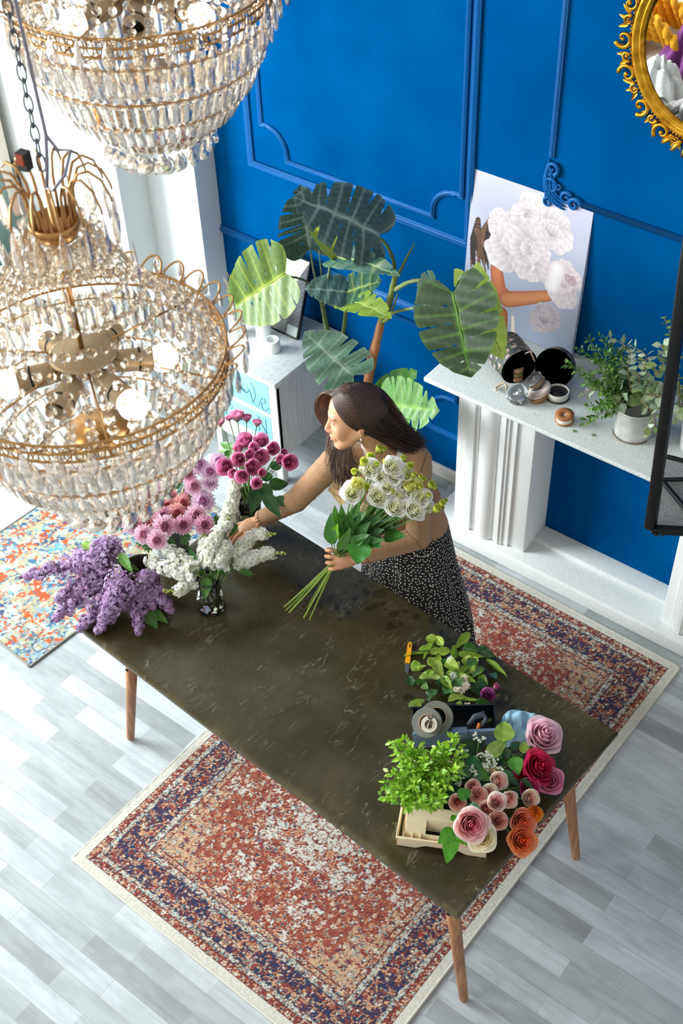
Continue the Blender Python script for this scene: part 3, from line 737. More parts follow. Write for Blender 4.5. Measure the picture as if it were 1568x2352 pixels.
picture('framed_picture', 'black-framed print of a white flower over a face, leaning on the cabinet', .25, .375, .012, (fr[0] + .006, fr[1], fr[2] + .007), (1, 0, 0), (0, .13, .36), artf, .0024, '222222', frame=.006)
# ================================================================ LEAVES
M_leaf = vcmat('leaf', .42, .22, (1.0, 1.15, .55)); M_leafw = vcmat('waxy_leaf', .45, .06, (1.0, 1.1, .5)); M_stem = vcmat('stem', .55)
def leafmb(mb, base, d, L_, W_, n=(0, 0, 1), col='5f9a2e', col2=None, fold=.25, curl=.25, twist=0, ns=8, nt=4, shape=1.0, tip=.5):
    """simple pointed leaf from base along d, folded about its midrib and curling down"""
    z = nrm(d); up = V3(n); up = up - z * np.dot(up, z); up = nrm(up); b = np.cross(z, up)
    if twist: up, b = up * math.cos(twist) + b * math.sin(twist), b * math.cos(twist) - up * math.sin(twist)
    s_ = np.linspace(0, 1, ns)[:, None]; t = np.linspace(-1, 1, nt * 2 - 1)[None, :]
    wd = np.sin(PI * s_ ** (.75 * shape)) ** .8 * W_ / 2 * (1 - .25 * s_)
    wd = np.where(s_ > .98, 0, wd)
    lat = wd * t; up_ = -fold * (-np.abs(lat)) - curl * L_ * s_ ** 2 + .04 * W_ * np.sin(s_ * 14 + t * 3) * np.abs(t)
    V = V3(base) + z * (L_ * s_ * np.ones_like(t))[..., None] + b * lat[..., None] + up * up_[..., None]
    V = V.reshape(-1, 3); m_ = nt * 2 - 1
    i = np.arange((ns - 1) * (m_ - 1)); a = (i // (m_ - 1)) * m_ + i % (m_ - 1); F = np.stack([a, a + 1, a + m_ + 1, a + m_], 1)
    c1 = V3(lin(col)); c2 = V3(lin(col2)) if col2 else c1 * 1.35
    vein = (.65 * np.exp(-(np.abs(t) * 7)) + .16 * (np.sin(s_ * 40 - np.abs(t) * 8) > .6)) * np.ones_like(s_)
    C_ = c1 * (1 - vein[..., None]) + c2 * vein[..., None]
    mb.add(V, F, C_.reshape(-1, 3))
def monstera(name, base, tip, W_, n, c1, c2, parent, nl=6, fold=.12, droop=.15, slit=.55, sc=.035, side=(1, 1), seed=0, back=1.0):
    base = V3(base); tip = V3(tip); A = tip - base; L_ = np.linalg.norm(A); A = A / L_; n = V3(n); n = nrm(n - A * np.dot(n, A)); B = np.cross(A, n)
    r = random.Random(seed); mb = MB()
    key = V3([(0, 0, 0), (.08, .28, -.12 * back), (.18, .62, -.15 * back), (.3, .92, -.02), (.42, 1.02, .18), (.55, .98, .40), (.68, .84, .60), (.8, .62, .77), (.9, .36, .9), (1, 0, 1.0)])
    def E_(ph): return np.interp(ph, key[:, 0], key[:, 1]), np.interp(ph, key[:, 0], key[:, 2])
    c1 = V3(lin(c1)); c2 = V3(lin(c2))
    def place(lat, al):
        s_ = np.clip(al, 0, 1); q = np.abs(lat)
        h = fold * q * 2 * W_ * .5 - droop * L_ * s_ ** 2 - .35 * droop * W_ * (q * 2) ** 2 * .5 + .012 * L_ * np.sin(al * 22 + lat * 9)
        return base + A * (al * L_)[..., None] + B * (lat * W_)[..., None] + n * h[..., None]
    for sd in (-1, 1):
        cuts = [0] + [.30 + (.56 * (k + r.uniform(-.2, .2)) / max(nl - 1, 1)) for k in range(nl)] + [1.0]
        for k in range(len(cuts) - 1):
            p0, p1 = cuts[k], cuts[k + 1]; rho = np.linspace(0, 1, 13)[None, :]; t = np.linspace(-1, 1, 9)[:, None]
            s0 = slit + r.uniform(-.1, .12)
            dl = np.clip(rho - s0, 0, 1) ** .7 * sc * (.8 if r.random() < .55 else .03) + .010 * np.exp(-((rho - .27) / .05) ** 2) * (1 if r.random() < .5 else 0)
            lo = p0 + (dl if k > 0 else 0 * dl); hi = p1 - (dl if k < len(cuts) - 2 else 0 * dl)
            ph = lo + (hi - lo) * (t + 1) / 2; ex, ey = E_(ph); rr = rho * (1 - (.03 if 0 < k < len(cuts) - 1 else .0) * np.abs(t) ** 6)
            mid = np.clip((ph - .2) / .8, 0, 1) * .96 * np.ones_like(rr)
            lat = rr * ex * .5 * sd; al = mid + (ey - mid) * rr
            V = place(lat, al).reshape(-1, 3); i = np.arange(8 * 12); a = (i // 12) * 13 + i % 12
            F = np.stack([a, a + 13, a + 14, a + 1], 1) if sd > 0 else np.stack([a, a + 1, a + 14, a + 13], 1)
            v = .6 * np.exp(-(np.abs(t) * 14)) * (1 - rr * .5) + .8 * np.exp(-rr * 22) + .28 * np.exp(-((1 - rr) * 14))
            v = np.clip(v + .10 * np.sin(rr * 30 + t * 2), 0, 1)[..., None]; C_ = (c1 * (1 - v) + c2 * v) * (.9 + .15 * np.abs(t))[..., None]
            mb.add(V, F, C_.reshape(-1, 3))
    al = np.linspace(0, .97, 12); mb.tube(place(np.zeros(12), al) + n * .0006, np.linspace(.0035, .0008, 12), 6, c2 * .95)
    return obj(name, mb, M_leafw, parent)
mon = thing('monstera_plant', 'tall artificial monstera with split leaves against the blue wall', 'plant', (.72, -.33, 0))
def A_(px, py, y): return at(px, py, 1, y)
def stem(pts, r0, r1, col, name='stem', n=9, parent=mon):
    P = V3([A_(*p) for p in pts]); k = len(P); q = np.linspace(0, k - 1, (k - 1) * 6 + 1)
    S = np.stack([np.interp(q, range(k), P[:, i]) for i in range(3)], 1)
    for _ in range(5): S[1:-1] = (S[:-2] + S[1:-1] * 2 + S[2:]) / 4
    mb = MB(); rr = np.linspace(r0, r1, len(S)) * (1 + .08 * np.sin(np.arange(len(S)) * 1.7)); c = V3([lin(col)] * len(S)) * (.85 + .3 * vnoise(np.arange(len(S)) * .8, np.zeros(len(S)), 3))[:, None]
    mb.tube(S, rr, n, c); return obj(name, mb, M_stem, parent)
stem([(840, 905, -.34), (848, 860, -.34), (862, 800, -.34), (876, 735, -.33)], .021, .017, 'a0673f', 'trunk', 12)
stem([(876, 738, -.33), (893, 700, -.33), (903, 655, -.33), (908, 632, -.33)], .0165, .011, '6b7a3a', 'trunk', 12)
stem([(838, 860, -.30), (852, 800, -.31), (868, 760, -.31)], .009, .008, '8a5a3a')
stem([(906, 640, -.33), (905, 600, -.34), (890, 565, -.35), (872, 546, -.36)], .009, .006, '4d5f2a')
stem([(908, 642, -.33), (925, 610, -.33), (940, 580, -.33), (952, 560, -.33)], .008, .002, '4d5f2a')
stem([(908, 665, -.33), (935, 648, -.36), (970, 641, -.4), (1004, 650, -.44)], .010, .006, '7d8a52')
stem([(875, 740, -.33), (888, 735, -.34), (900, 718, -.35), (925, 712, -.38), (958, 706, -.42)], .010, .005, '6f8040')
stem([(882, 722, -.33), (862, 705, -.31), (835, 698, -.30), (808, 695, -.3)], .008, .005, '43572a')
stem([(893, 735, -.34), (905, 700, -.33), (913, 675, -.33)], .006, .003, '5d7035')
stem([(772, 800, -.36), (750, 755, -.36), (742, 710, -.36), (738, 688, -.36)], .013, .009, '62753a', 'trunk', 10)
stem([(738, 700, -.36), (728, 670, -.38), (712, 650, -.4), (685, 638, -.44), (655, 634, -.47)], .006, .004, '4c5d3a')
stem([(735, 690, -.36), (724, 640, -.34), (716, 600, -.32), (712, 568, -.3)], .006, .004, '6a7a5a')
stem([(742, 690, -.36), (738, 630, -.35), (732, 575, -.34)], .005, .002, '6a7a5a')
stem([(745, 700, -.36), (752, 650, -.38), (757, 610, -.4), (768, 592, -.42)], .006, .004, '6f8468')
stem([(775, 800, -.34), (790, 760, -.34), (794, 710, -.36), (796, 680, -.38)], .012, .007, '5c7038', 'trunk', 10)
G1, G2, G3 = '46660f', 'c3cf3c', '2d4f3c'
monstera('leaf', A_(655, 628, -.47), A_(520, 712, -.60), .35, (.1, -.8, .55), G1, 'a3b83a', mon, 5, .22, .08, .62, .04, seed=1)
monstera('leaf', A_(712, 570, -.3), A_(690, 432, -.30), .25, (.55, -.7, .35), '2c4f45', '9db8ac', mon, 5, .3, .12, .42, .055, seed=2)
monstera('leaf', A_(870, 540, -.36), A_(692, 436, -.55), .33, (0, -.45, .9), '35504a', '9fb8ac', mon, 5, .05, .22, .5, .05, seed=3)
monstera('leaf', A_(768, 592, -.42), A_(712, 518, -.36), .12, (.9, -.2, .2), 'b9c13c', 'e3e070', mon, 4, .5, .05, .75, .03, seed=4)
monstera('leaf', A_(768, 592, -.42), A_(880, 590, -.55), .12, (0, -.4, .9), '2f564a', '9fb56e', mon, 4, .2, .25, .6, .05, seed=5)
monstera('leaf', A_(797, 672, -.38), A_(703, 655, -.5), .18, (0, -.35, 1), '50706a', 'a9c3b6', mon, 4, .1, .15, .6, .05, seed=6)
monstera('leaf', A_(797, 672, -.38), A_(872, 640, -.32), .2, (.2, -.15, 1), '2e5a44', 'a8bd62', mon, 4, .1, .1, .6, .05, seed=7)
monstera('leaf', A_(797, 690, -.40), A_(880, 700, -.52), .14, (.1, -.3, .9), '6f8a2c', 'a0b556', mon, 4, .2, .2, .65, .05, seed=8)
monstera('leaf', A_(1040, 672, -.50), A_(1078, 868, -.64), .33, (.25, -.9, .35), '1a3613', '5c8a2c', mon, 4, .1, .06, .55, .045, seed=9, back=1.5)
monstera('leaf', A_(1085, 650, -.40), A_(1150, 835, -.42), .16, (.3, -.9, .2), '9bb24a', 'c3d077', mon, 3, .1, .1, .75, .04, seed=10, back=1.5)
monstera('leaf', A_(1000, 652, -.44), A_(955, 720, -.42), .14, (-.1, -.8, .4), '33523f', '6f8d74', mon, 4, .2, .1, .6, .05, seed=11)
monstera('leaf', A_(975, 700, -.42), A_(985, 755, -.42), .11, (-.1, -.8, .4), '33523f', '6f8d74', mon, 4, .2, .1, .6, .05, seed=12)
monstera('leaf', A_(812, 862, -.42), A_(697, 765, -.50), .27, (-.1, -.75, .6), '587f6a', 'b3cdb8', mon, 5, .12, .06, .45, .05, seed=13)
monstera('leaf', A_(880, 922, -.32), A_(950, 853, -.30), .17, (0, -.85, .4), '3f7a28', '7fae48', mon, 3, .1, .08, .6, .05, seed=14)
monstera('leaf', A_(890, 928, -.42), A_(996, 942, -.48), .25, (.1, -.8, .6), '4c7e30', '8ab452', mon, 6, .1, .10, .5, .05, seed=15)
mb = MB()
for j in range(22):
    z = .012 + j * .013; r = .10 + .03 * math.sin(PI * j / 24); mb.tube([(.735 + r * math.cos(a), -.35 + r * math.sin(a), z + .003 * math.sin(a * 12 + j * PI)) for a in np.linspace(0, 2 * PI, 49)[:-1]], .0068, 6, 'a08257' if j % 2 else '8c7047', closed=True)
mb.lathe([(0, .002), (.10, .004), (.108, .24), (0, .26)], (.735, -.35, 0), 20, '3a2c20'); pot = obj('wicker_pot', mb, M_vc, mon)
stem([(838, 1010, -.35), (846, 960, -.35), (845, 900, -.34)], .02, .021, '8a5a3a', 'trunk', 10)
# ================================================================ ON THE MANTEL
MZ = 1.0352
M_glassb = mat('clear_plastic', (.95, .98, 1), rough=.05, Transmission_Weight=.9, IOR=1.3)
# round flowered hat box on its side, and its lid
def hatcol(U, W_):
    x = U * 60; y = W_ * 16; c = pal(np.zeros_like(U), ['37403f']); dx, dy, r = cells(x * .24, y * .36, 3, .38); rr = np.hypot(dx, dy); a = np.arctan2(dy, dx)
    c = np.where((np.abs(fbm(x * .18, y * .3, 8, 2) - .5) < .012)[..., None], pal(np.zeros_like(U), ['8c8253']), c)
    k = (rr < .34 * (.8 + .2 * np.cos(5 * a))) & (r > .55); c = np.where(k[..., None], pal((rr * 9).astype(int) % 3, ['b98f92', 'd9bdbd', 'a3767c']), c)
    k = (np.abs(rr - .42) < .09) & (r > .35) & (np.sin(a * 3 + r * 9) > .55); return np.where(k[..., None], pal(np.zeros_like(U), ['8f8654']), c)
M_hat = vcmat('patterned_board', .6)
ax_ = nrm(V3(at(1185, 850, 2, 1.13)) - V3(at(1145, 800, 2, 1.13))); 
pc = V3(at(1192, 872, 2, MZ)); R0 = .0785
ax_ = nrm(V3((.86, -.50, 0))); cen = V3(at(1192, 843, 2, MZ + R0)); back = cen - ax_ * .135
hb = thing('hat_box', 'round black box printed with pink roses lying open on its side on the mantel', 'box', tuple(V3((back[0], back[1], MZ))))
F_ = frame_to(ax_, (0, 0, 1), back)
mb = MB(); g = MB(); g.grid(lambda U, W_: np.stack([R0 * np.cos(U * 2 * PI), R0 * np.sin(U * 2 * PI), W_ * .135], -1), 96, 40, hatcol, True); mb.addm(g, F_)
g = MB(); g.lathe([(0, .0), (R0, .0)], n=48, col='2c3534'); mb.addm(g, F_); obj('box_body', mb, M_hat, hb)
mb = MB(); g = MB(); g.lathe([(R0 - .0008, .1352), (R0 - .003, .1352), (R0 - .003, .004), (0, .004)], n=48, col='0c0d0e'); mb.addm(g, F_); obj('lining', mb, M_vc, hb)
mb = MB(); s0 = V3(at(1205, 812, 2, 1.18)); s1 = V3(at(1228, 830, 2, 1.16))
mb.tube([s0, (s0 + s1) / 2 + V3((0, 0, .03)), s1], .0035, 7, 'b9a58f'); obj('cord_handle', mb, M_vc, hb); mb = MB(); a = V3(at(1150, 895, 2, MZ + .004)); mb.tube([a + V3((.02 * math.cos(t), .026 * math.sin(t) , .002 + .012 * math.sin(t) ** 2)) for t in np.linspace(.3, 4.6, 14)], .004, 7, 'bfa78c'); obj('cord_handle', mb, M_vc, hb)
lc = V3(at(1275, 843, 2, MZ + .07)); ln = nrm(V3((.15, -.93, .33)))
ld = thing('loose_box_cover', 'black rose-printed lid of the round box leaning against the peony canvas', 'box lid', (lc[0], lc[1], MZ))
F_ = frame_to(ln, (0, 0, 1), lc - ln * .0); mb = MB(); g = MB(); g.grid(lambda U, W_: np.stack([.08 * np.cos(U * 2 * PI), .08 * np.sin(U * 2 * PI), W_ * .032 - .016], -1), 96, 10, hatcol, True); mb.addm(g, F_)
g = MB(); g.lathe([(0, -.016), (.08, -.016)], n=48, col='37403f'); g.lathe([(.0795, .016), (.077, .016), (.077, -.013), (0, -.013)], n=48, col='191a1b'); mb.addm(g, F_); obj('lid_body', mb, M_hat, ld)
# ribbon reels
def reel(label, c, n, r, ri, w_, colr, colf, core='d9cdbb', flange=.0012, glass=False, name='ribbon_reel'):
    c = V3(c); t = thing(name, label, 'ribbon', tuple(c), 0, 'ribbons by the hat box'); F_ = frame_to(n, (0, 0, 1), c)
    mb = MB(); g = MB(); g.lathe([(ri, -w_ / 2), (r * .82, -w_ / 2), (r * .82, w_ / 2), (ri, w_ / 2)], n=36, close=True, col=colr)
    for k in range(5): g.lathe([(r * .82 + .0004, -w_ / 2 + w_ * (k + .3) / 5), (r * .82 + .0014, -w_ / 2 + w_ * (k + .5) / 5), (r * .82 + .0004, -w_ / 2 + w_ * (k + .7) / 5)], n=36, col=colr)
    mb.addm(g, F_); obj('ribbon', mb, M_vc, t)
    for s_ in (-1, 1):
        mb = MB(); g = MB(); z = s_ * (w_ / 2 + flange); g.lathe([(ri * .7, z - flange * .8), (r, z - flange * .8), (r, z + flange * .8), (ri * .7, z + flange * .8)], n=36, close=True, col=colf); mb.addm(g, F_)
        obj('flange', mb, M_glassb if glass else M_vc, t)
    return t
tn = nrm(V3((-.15, -.55, .8)))
reel('white ribbon reel with clear plastic sides in front of the hat box', at(1187, 905, 2, MZ + .033), tn, .042, .011, .016, 'eeeeea', 'ffffff', glass=True)
reel('clear plastic ribbon reel propped behind the white reel', at(1228, 876, 2, MZ + .04), nrm(V3((-.5, -.3, .8))), .040, .012, .022, 'b49a80', 'ffffff', glass=True)
for i in range(3):
    reel(['pink and white sided ribbon reel leaning right of the clear reels', 'cream ribbon reel in the leaning row beside the hat box', 'brown card ribbon reel lowest in the leaning row'][i], at(1240 - i * 3, 893 + i * 7, 2, MZ + .028 - i * .009), nrm(V3((-.35, -.25, .9))), .045 + i * .002, .012, .005, ['c9a49a', 'd8ccbb', 'b79c80'][i], ['d8c8c2', 'cfc4b6', '9c7350'][i])
reel('kraft card reel of white lace on the mantel front', at(1296, 958, 2, MZ + .0215), nrm(V3((.02, -.12, 1))), .037, .010, .026, 'e9e6de', 'a66a3c', flange=.001)
mb = MB(); c = V3(at(1295, 951, 2, MZ + .0377)); 
c0 = V3(at(1280, 912, 2, MZ)); t = thing('ribbon_roll', 'wide cream ribbon roll on a dark card behind the kraft reel', 'ribbon', tuple(c0), 0, 'ribbons by the hat box')
mb = MB(); mb.lathe([(.040, .006), (.044, .006), (.044, .034), (.040, .034)], c0, 40, 'd9d8cb', close=True); mb.tube([c0 + V3((.044 * math.cos(a), .044 * math.sin(a) , .02)) * 1 for a in (2.4, 2.2)] + [c0 + V3((-.01, .075, .028))], .001, 4, 'd9d8cb'); obj('ribbon', mb, M_vc, t)
mb = MB(); mb.lathe([(0, .002), (.047, .002), (.047, .006), (.0395, .006), (.0395, .026), (0, .026)], c0, 40, '17191a'); obj('card_reel', mb, M_vc, t)
# reels inside the box
for i, (cc, zz) in enumerate((('b5855f', .012), ('7c7440', .034), ('b08a66', .056))):
    q = cen - ax_ * .012; q = V3((q[0] - .002, q[1] + .0, MZ + .008 + zz)); mb = MB(); mb.lathe([(.008, -.008), (.026, -.008), (.026, .008), (.008, .008)], q, 24, cc, close=True)
    tag(obj('ribbon_reel', mb, M_vc), ['lowest tan ribbon reel stacked inside the hat box', 'olive ribbon reel in the middle of the stack inside the hat box', 'brown ribbon reel on top of the stack inside the hat box'][i], 'ribbon', 'ribbons by the hat box')
# zinc buckets with eucalyptus
m = M_zinc = mat('whitewashed_zinc', rough=.55, metal=.25); n_ = noisetex(m, coords(m), 14, 5, .6); L(m, ramp(m, n_, [(.35, 'b3b3ae'), (.55, 'cfcfca'), (.7, 'dcdcd8')]).outputs[0], bsdf(m).inputs['Base Color'])
def bucket(label, cpos, r0, r1, h):
    t = thing('metal_bucket', label, 'bucket', tuple(cpos)); mb = MB()
    mb.lathe([(0, .003), (r0 - .003, .003), (r0, .0), (r0 + .002, .003), (r0 + .0005, .008), (r1, h - .006), (r1 + .003, h - .003), (r1 + .001, h), (r1 - .003, h - .002), (r0 - .004, .01), (0, .008)], cpos, 40); obj('bucket_body', mb, M_zinc, t)
    return t
bk = bucket('white metal bucket of eucalyptus on the mantel', V3(at(1452, 992, 2, MZ)), .069, .076, .135)
mb = MB(); c = V3(at(1452, 992, 2, MZ)); mb.tube([c + V3((.075 * math.cos(a), .075 * math.sin(a), .004)) for a in np.linspace(3.6, 6.0, 20)], .0018, 6, '6f5a3c'); obj('twine', mb, M_vc, bk)
bk2p = V3(at(1590, 1030, 2, MZ)) + V3((.01, .02, 0)); bucket('white metal bucket at the mantel behind the black stair post', bk2p, .066, .075, .16)
m = M_euc = vcmat('eucalyptus_leaf', .6, .15)
def euc(label, pts, R1, n, seed, cols, group='eucalyptus stems on the mantel', parent=None):
    P = V3(pts); k = len(P); q = np.linspace(0, k - 1, (k - 1) * 6 + 1); S = np.stack([np.interp(q, range(k), P[:, i]) for i in range(3)], 1)
    for _ in range(6): S[1:-1] = (S[:-2] + S[1:-1] * 2 + S[2:]) / 4
    t = thing('eucalyptus_sprig', label, 'foliage', tuple(S[0]), 0, group); mb = MB(); mb.tube(S, np.linspace(.0026, .001, len(S)), 6, '8a6a42'); obj('stem', mb, M_stem, t)
    r = random.Random(seed); mb = MB()
    for i in range(n):
        f = .12 + .86 * i / (n - 1); j = f * (len(S) - 1); a = int(min(j, len(S) - 2)); p = S[a] + (S[a + 1] - S[a]) * (j - a); T = nrm(S[a + 1] - S[a])
        u = nrm(np.cross(T, V3((r.uniform(-.3, .3), r.uniform(-.3, .3), 1)))); v = np.cross(T, u); an = (i % 2) * PI / 2 + r.uniform(-.4, .4)
        for sg in (-1, 1):
            d = (u * math.cos(an) + v * math.sin(an)) * sg + T * .35; rad = R1 * 1.25 * (1 - .4 * f) * r.uniform(.85, 1.15); nn_ = nrm(T * r.uniform(.3, 1) + V3((0, 0, .7)) + v * r.uniform(-.4, .4))
            leafmb(mb, p + d * .003, d, rad * 2, rad * 1.75, nn_, rnd.choice(cols), None, .08, .06, r.uniform(-.4, .4), 7, 3, 1.0)
    obj('leaf_cluster', mb, M_euc, t); return t
ec = ['a3b59a', '8fa587', 'b3c0a4', '7c8f5f', 'a8b48c', '93a86a']
bx = V3(at(1452, 992, 2, MZ)) + V3((0, 0, .12))
def ep(px, py, y): return V3(at(px, py, 1, y))
by_ = bx[1]
for i, (pp, R1, n) in enumerate((([(1440, 915, by_), (1410, 888, by_ - .02), (1375, 893, by_ - .04), (1338, 905, by_ - .05)], .021, 9), ([(1450, 905, by_), (1440, 850, by_), (1450, 800, by_ + .02), (1400, 775, by_ + .05)], .019, 10),
        ([(1455, 905, by_), (1475, 850, by_), (1490, 815, by_), (1440, 790, by_ + .03)], .019, 9), ([(1460, 905, by_), (1500, 870, by_ - .02), (1530, 830, by_), (1520, 790, by_)], .024, 8), ([(1460, 910, by_), (1500, 905, by_ - .03), (1530, 915, by_ - .04)], .027, 6),
        ([(1455, 910, by_), (1490, 935, by_ - .07), (1510, 970, by_ - .08), (1488, 1000, by_ - .09)], .019, 9), ([(1445, 912, by_), (1425, 925, by_ - .06), (1395, 935, by_ - .08)], .02, 6), ([(1460, 900, by_), (1480, 880, by_), (1505, 895, by_ - .02)], .026, 6),
        ([(1560, 940, bk2p[1]), (1558, 850, bk2p[1]), (1545, 780, bk2p[1] + .03), (1524, 728, bk2p[1] + .05)], .013, 12), ([(1560, 940, bk2p[1]), (1590, 890, bk2p[1]), (1620, 850, bk2p[1])], .025, 8), ([(1575, 950, bk2p[1]), (1562, 930, bk2p[1] - .05), (1556, 960, bk2p[1] - .06)], .024, 5))):
    lab = ['long eucalyptus stem lying out to the left over the kraft reel', 'eucalyptus stem arching up along the blue wall', 'eucalyptus stem curving behind the middle of the bucket', 'blue-grey eucalyptus stem rising beside the black stair post', 'large-leaved eucalyptus stem pointing at the stair post',
           'eucalyptus stem drooping down the right side of the bucket', 'short eucalyptus stem over the bucket front rim', 'tight blue-grey eucalyptus tip at the bucket centre', 'tall thin olive eucalyptus sprig above the post', 'eucalyptus stem right of the black post', 'olive eucalyptus stem drooping right of the post'][i]
    euc(lab, [ep(*q) for q in pp], R1, n, i, ec if i not in (8,) else ['7c8f3f', '8a9a4a'])
def bushy(label, base, tips, seed, cols, group, L_=.022, W_=.010, n=16, name='greenery_sprig', side=2, lift=.25):
    """one thing per stem: stem plus its many small leaves"""
    out = []
    for k, tip in enumerate(tips):
        r = random.Random(seed * 31 + k); b = V3(base) + V3((r.uniform(-.02, .02), r.uniform(-.02, .02), 0)); tip = V3(tip); mid = (b + tip) / 2 + V3((0, 0, np.linalg.norm(tip - b) * lift))
        t_ = np.linspace(0, 1, 12)[:, None]; S = (1 - t_) ** 2 * b + 2 * t_ * (1 - t_) * mid + t_ ** 2 * tip
        t = thing(name, label[k] if isinstance(label, (list, tuple)) else label, 'foliage', tuple(S[0]), 0, group); mb = MB(); mb.tube(S, np.linspace(.0022, .0008, 12), 5, '6f7a35'); obj('stem', mb, M_stem, t)
        mb = MB()
        for i in range(n):
            f = .15 + .85 * i / (n - 1); j = f * 11; a = int(min(j, 10)); p = S[a] + (S[a + 1] - S[a]) * (j - a); T = nrm(S[a + 1] - S[a])
            for q in range(side):
                u = nrm(np.cross(T, V3((r.uniform(-1, 1), r.uniform(-1, 1), r.uniform(-1, 1))))); d = u + T * r.uniform(.3, .9)
                tw = p + nrm(d) * .012 * r.random()
                leafmb(mb, tw, d, L_ * r.uniform(.6, 1.2) * (1.1 - .3 * f), W_ * r.uniform(.8, 1.2), nrm(V3((r.uniform(-.6, .6), r.uniform(-.6, .6), 1))), r.choice(cols), None, .2, .15, 0, 5, 2)
        obj('leaf_cluster', mb, M_leaf, t); out.append(t)
    return out
gc = ['4a7a30', '5a8a38', '6b9a44', '406a30', '7b9f56']
tips = [ep(*q) for q in ((1332, 800, -.28), (1350, 780, -.2), (1380, 775, -.2), (1405, 790, -.2), (1425, 800, -.2), (1330, 850, -.33), (1300, 838, -.36), (1345, 880, -.38), (1375, 850, -.35), (1400, 850, -.33), (1365, 820, -.28), (1385, 930, -.42), (1350, 935, -.42), (1340, 968, -.42), (1395, 810, -.25), (1420, 830, -.28), (1380, 900, -.38))]
bushy('dark green small-leaved stem in the eucalyptus bucket', bx + V3((-.03, 0, -.01)), tips, 5, gc, 'small-leaved stems in the bucket', .024, .0105, 26, side=3, lift=.15)
for i, (px_, py_) in enumerate(((1319, 990), (1363, 999))):
    c = V3(at(px_, py_, 2, MZ + .002)); mb = MB()
    for k in range(5): leafmb(mb, c, (math.cos(k * 1.25 + i), math.sin(k * 1.25 + i), .05), .012, .005, (0, 0, 1), '55703a', None, .1, .05, 0, 4, 2)
    tag(obj('leaf_scrap', mb, M_leaf), ['fallen sprig scrap left of the other on the mantel', 'fallen leaf scrap nearest the bucket on the mantel'][i], 'leaf')
# ================================================================ BLACK STAIR
m = M_black = mat('black_steel', '1d1f1f', rough=.42, metal=.5); m = M_felt = mat('grey_felt', rough=.95)
n_ = noisetex(m, coords(m), 260, 4, .7); L(m, ramp(m, n_, [(.35, '6d6f6c'), (.65, 'a3a5a1')]).outputs[0], bsdf(m).inputs['Base Color']); bump(m, n_, .5, .004)
YS = -.85; st = thing('stair', 'black steel stair post with a grey felt tread at the right edge', 'stairs', tuple(at(1497, 1218, 1, YS)))
a = V3(at(1493, 1212, 1, YS)); b = V3(at(1577, 600, 1, YS)); b = a + (b - a) * 1.0; e_ = b + (b - a) * 1.2
mb = MB(); g = MB(); Ln = np.linalg.norm(e_ - a); g.box((0, 0, Ln / 2), (.036, .036, Ln), bevel=.008); mb.addm(g, frame_to(e_ - a, (0, -1, 0), a)); obj('post', mb, M_black, st)
zt = a[2]
def sp_(px, py, dz=0): p = V3(at(px, py, 2, zt + dz)); return p
mb = MB(); po = [sp_(1502, 1214), sp_(1528, 1052), sp_(1680, 1080), sp_(1720, 1225)]
po = V3(po); mb.prism([(p[0], p[1]) for p in po[::-1]], zt - .012, zt - .002); obj('tread', mb, M_felt, st, False)
def bar(p, q, w_, h_, name='frame_bar'):
    mb = MB(); g = MB(); d = q - p; Ln = np.linalg.norm(d); g.box((0, 0, Ln / 2), (w_, h_, Ln), bevel=.003); mb.addm(g, frame_to(d, (0, 0, 1), p)); return obj(name, mb, M_black, st)
bar(sp_(1496, 1216, .0), sp_(1720, 1228, .0), .026, .026); bar(sp_(1518, 1102, .012), sp_(1720, 1098, .012), .014, .012); bar(sp_(1520, 1104, .014), sp_(1640, 1245, .014), .016, .014); bar(sp_(1530, 1050, .0), sp_(1680, 1088, .0), .014, .02)
for px_ in (1510, 1524):
    mb = MB(); c = V3(at(px_, 1224, 1, YS)) + V3((0, -.012, .0)); mb.ell(c, (.006, .004, .006), n=10, m=6); obj('bolt', mb, M_dark, st)
# ================================================================ GILT MIRROR
m = M_gold = mat('antique_gold', rough=.33, metal=.85); n_ = noisetex(m, coords(m), 30, 4); L(m, ramp(m, n_, [(.3, '9a6a12'), (.5, 'cf9622'), (.7, 'e6b040')]).outputs[0], bsdf(m).inputs['Base Color'])
M_mirror = mat('mirror_glass', 'f2f2f2', rough=.01, metal=1.0)
mc = V3((1.862, -.02, 2.415)); ma, mbz = .268, .298
mir = thing('wall_mirror', 'oval mirror in a carved gilt frame on the blue wall', 'mirror', (1.862, -.01, 2.1))
mb = MB(); mb.grid(lambda U, W_: np.stack([mc[0] + W_ * (ma - .028) * np.cos(U * 2 * PI), mc[1] + .004 + 0 * U, mc[2] + W_ * (mbz - .028) * np.sin(U * 2 * PI)], -1), 96, 2, None, True); obj('mirror_glass', mb, M_mirror, mir)
mb = MB(); pr = [(-.030, .0), (-.028, .006), (-.016, .010), (-.012, .018), (-.006, .020), (-.002, .014), (.004, .024), (.012, .028), (.02, .024), (.024, .014), (.03, .012), (.032, .0)]
mb.grid(lambda U, W_: np.stack([mc[0] + (ma + np.interp(W_, np.linspace(0, 1, len(pr)), [p[0] for p in pr])) * np.cos(U * 2 * PI), .0 - np.interp(W_, np.linspace(0, 1, len(pr)), [p[1] for p in pr]) - .001, mc[2] + (mbz + np.interp(W_, np.linspace(0, 1, len(pr)), [p[0] for p in pr])) * np.sin(U * 2 * PI)], -1), 128, len(pr), None, True)
obj('ring', mb, M_gold, mir)
mb = MB()
for i in range(150):
    a = i / 150 * 2 * PI; mb.ell((mc[0] + (ma + .031) * math.cos(a), -.012, mc[2] + (mbz + .031) * math.sin(a)), .0042, n=6, m=4)
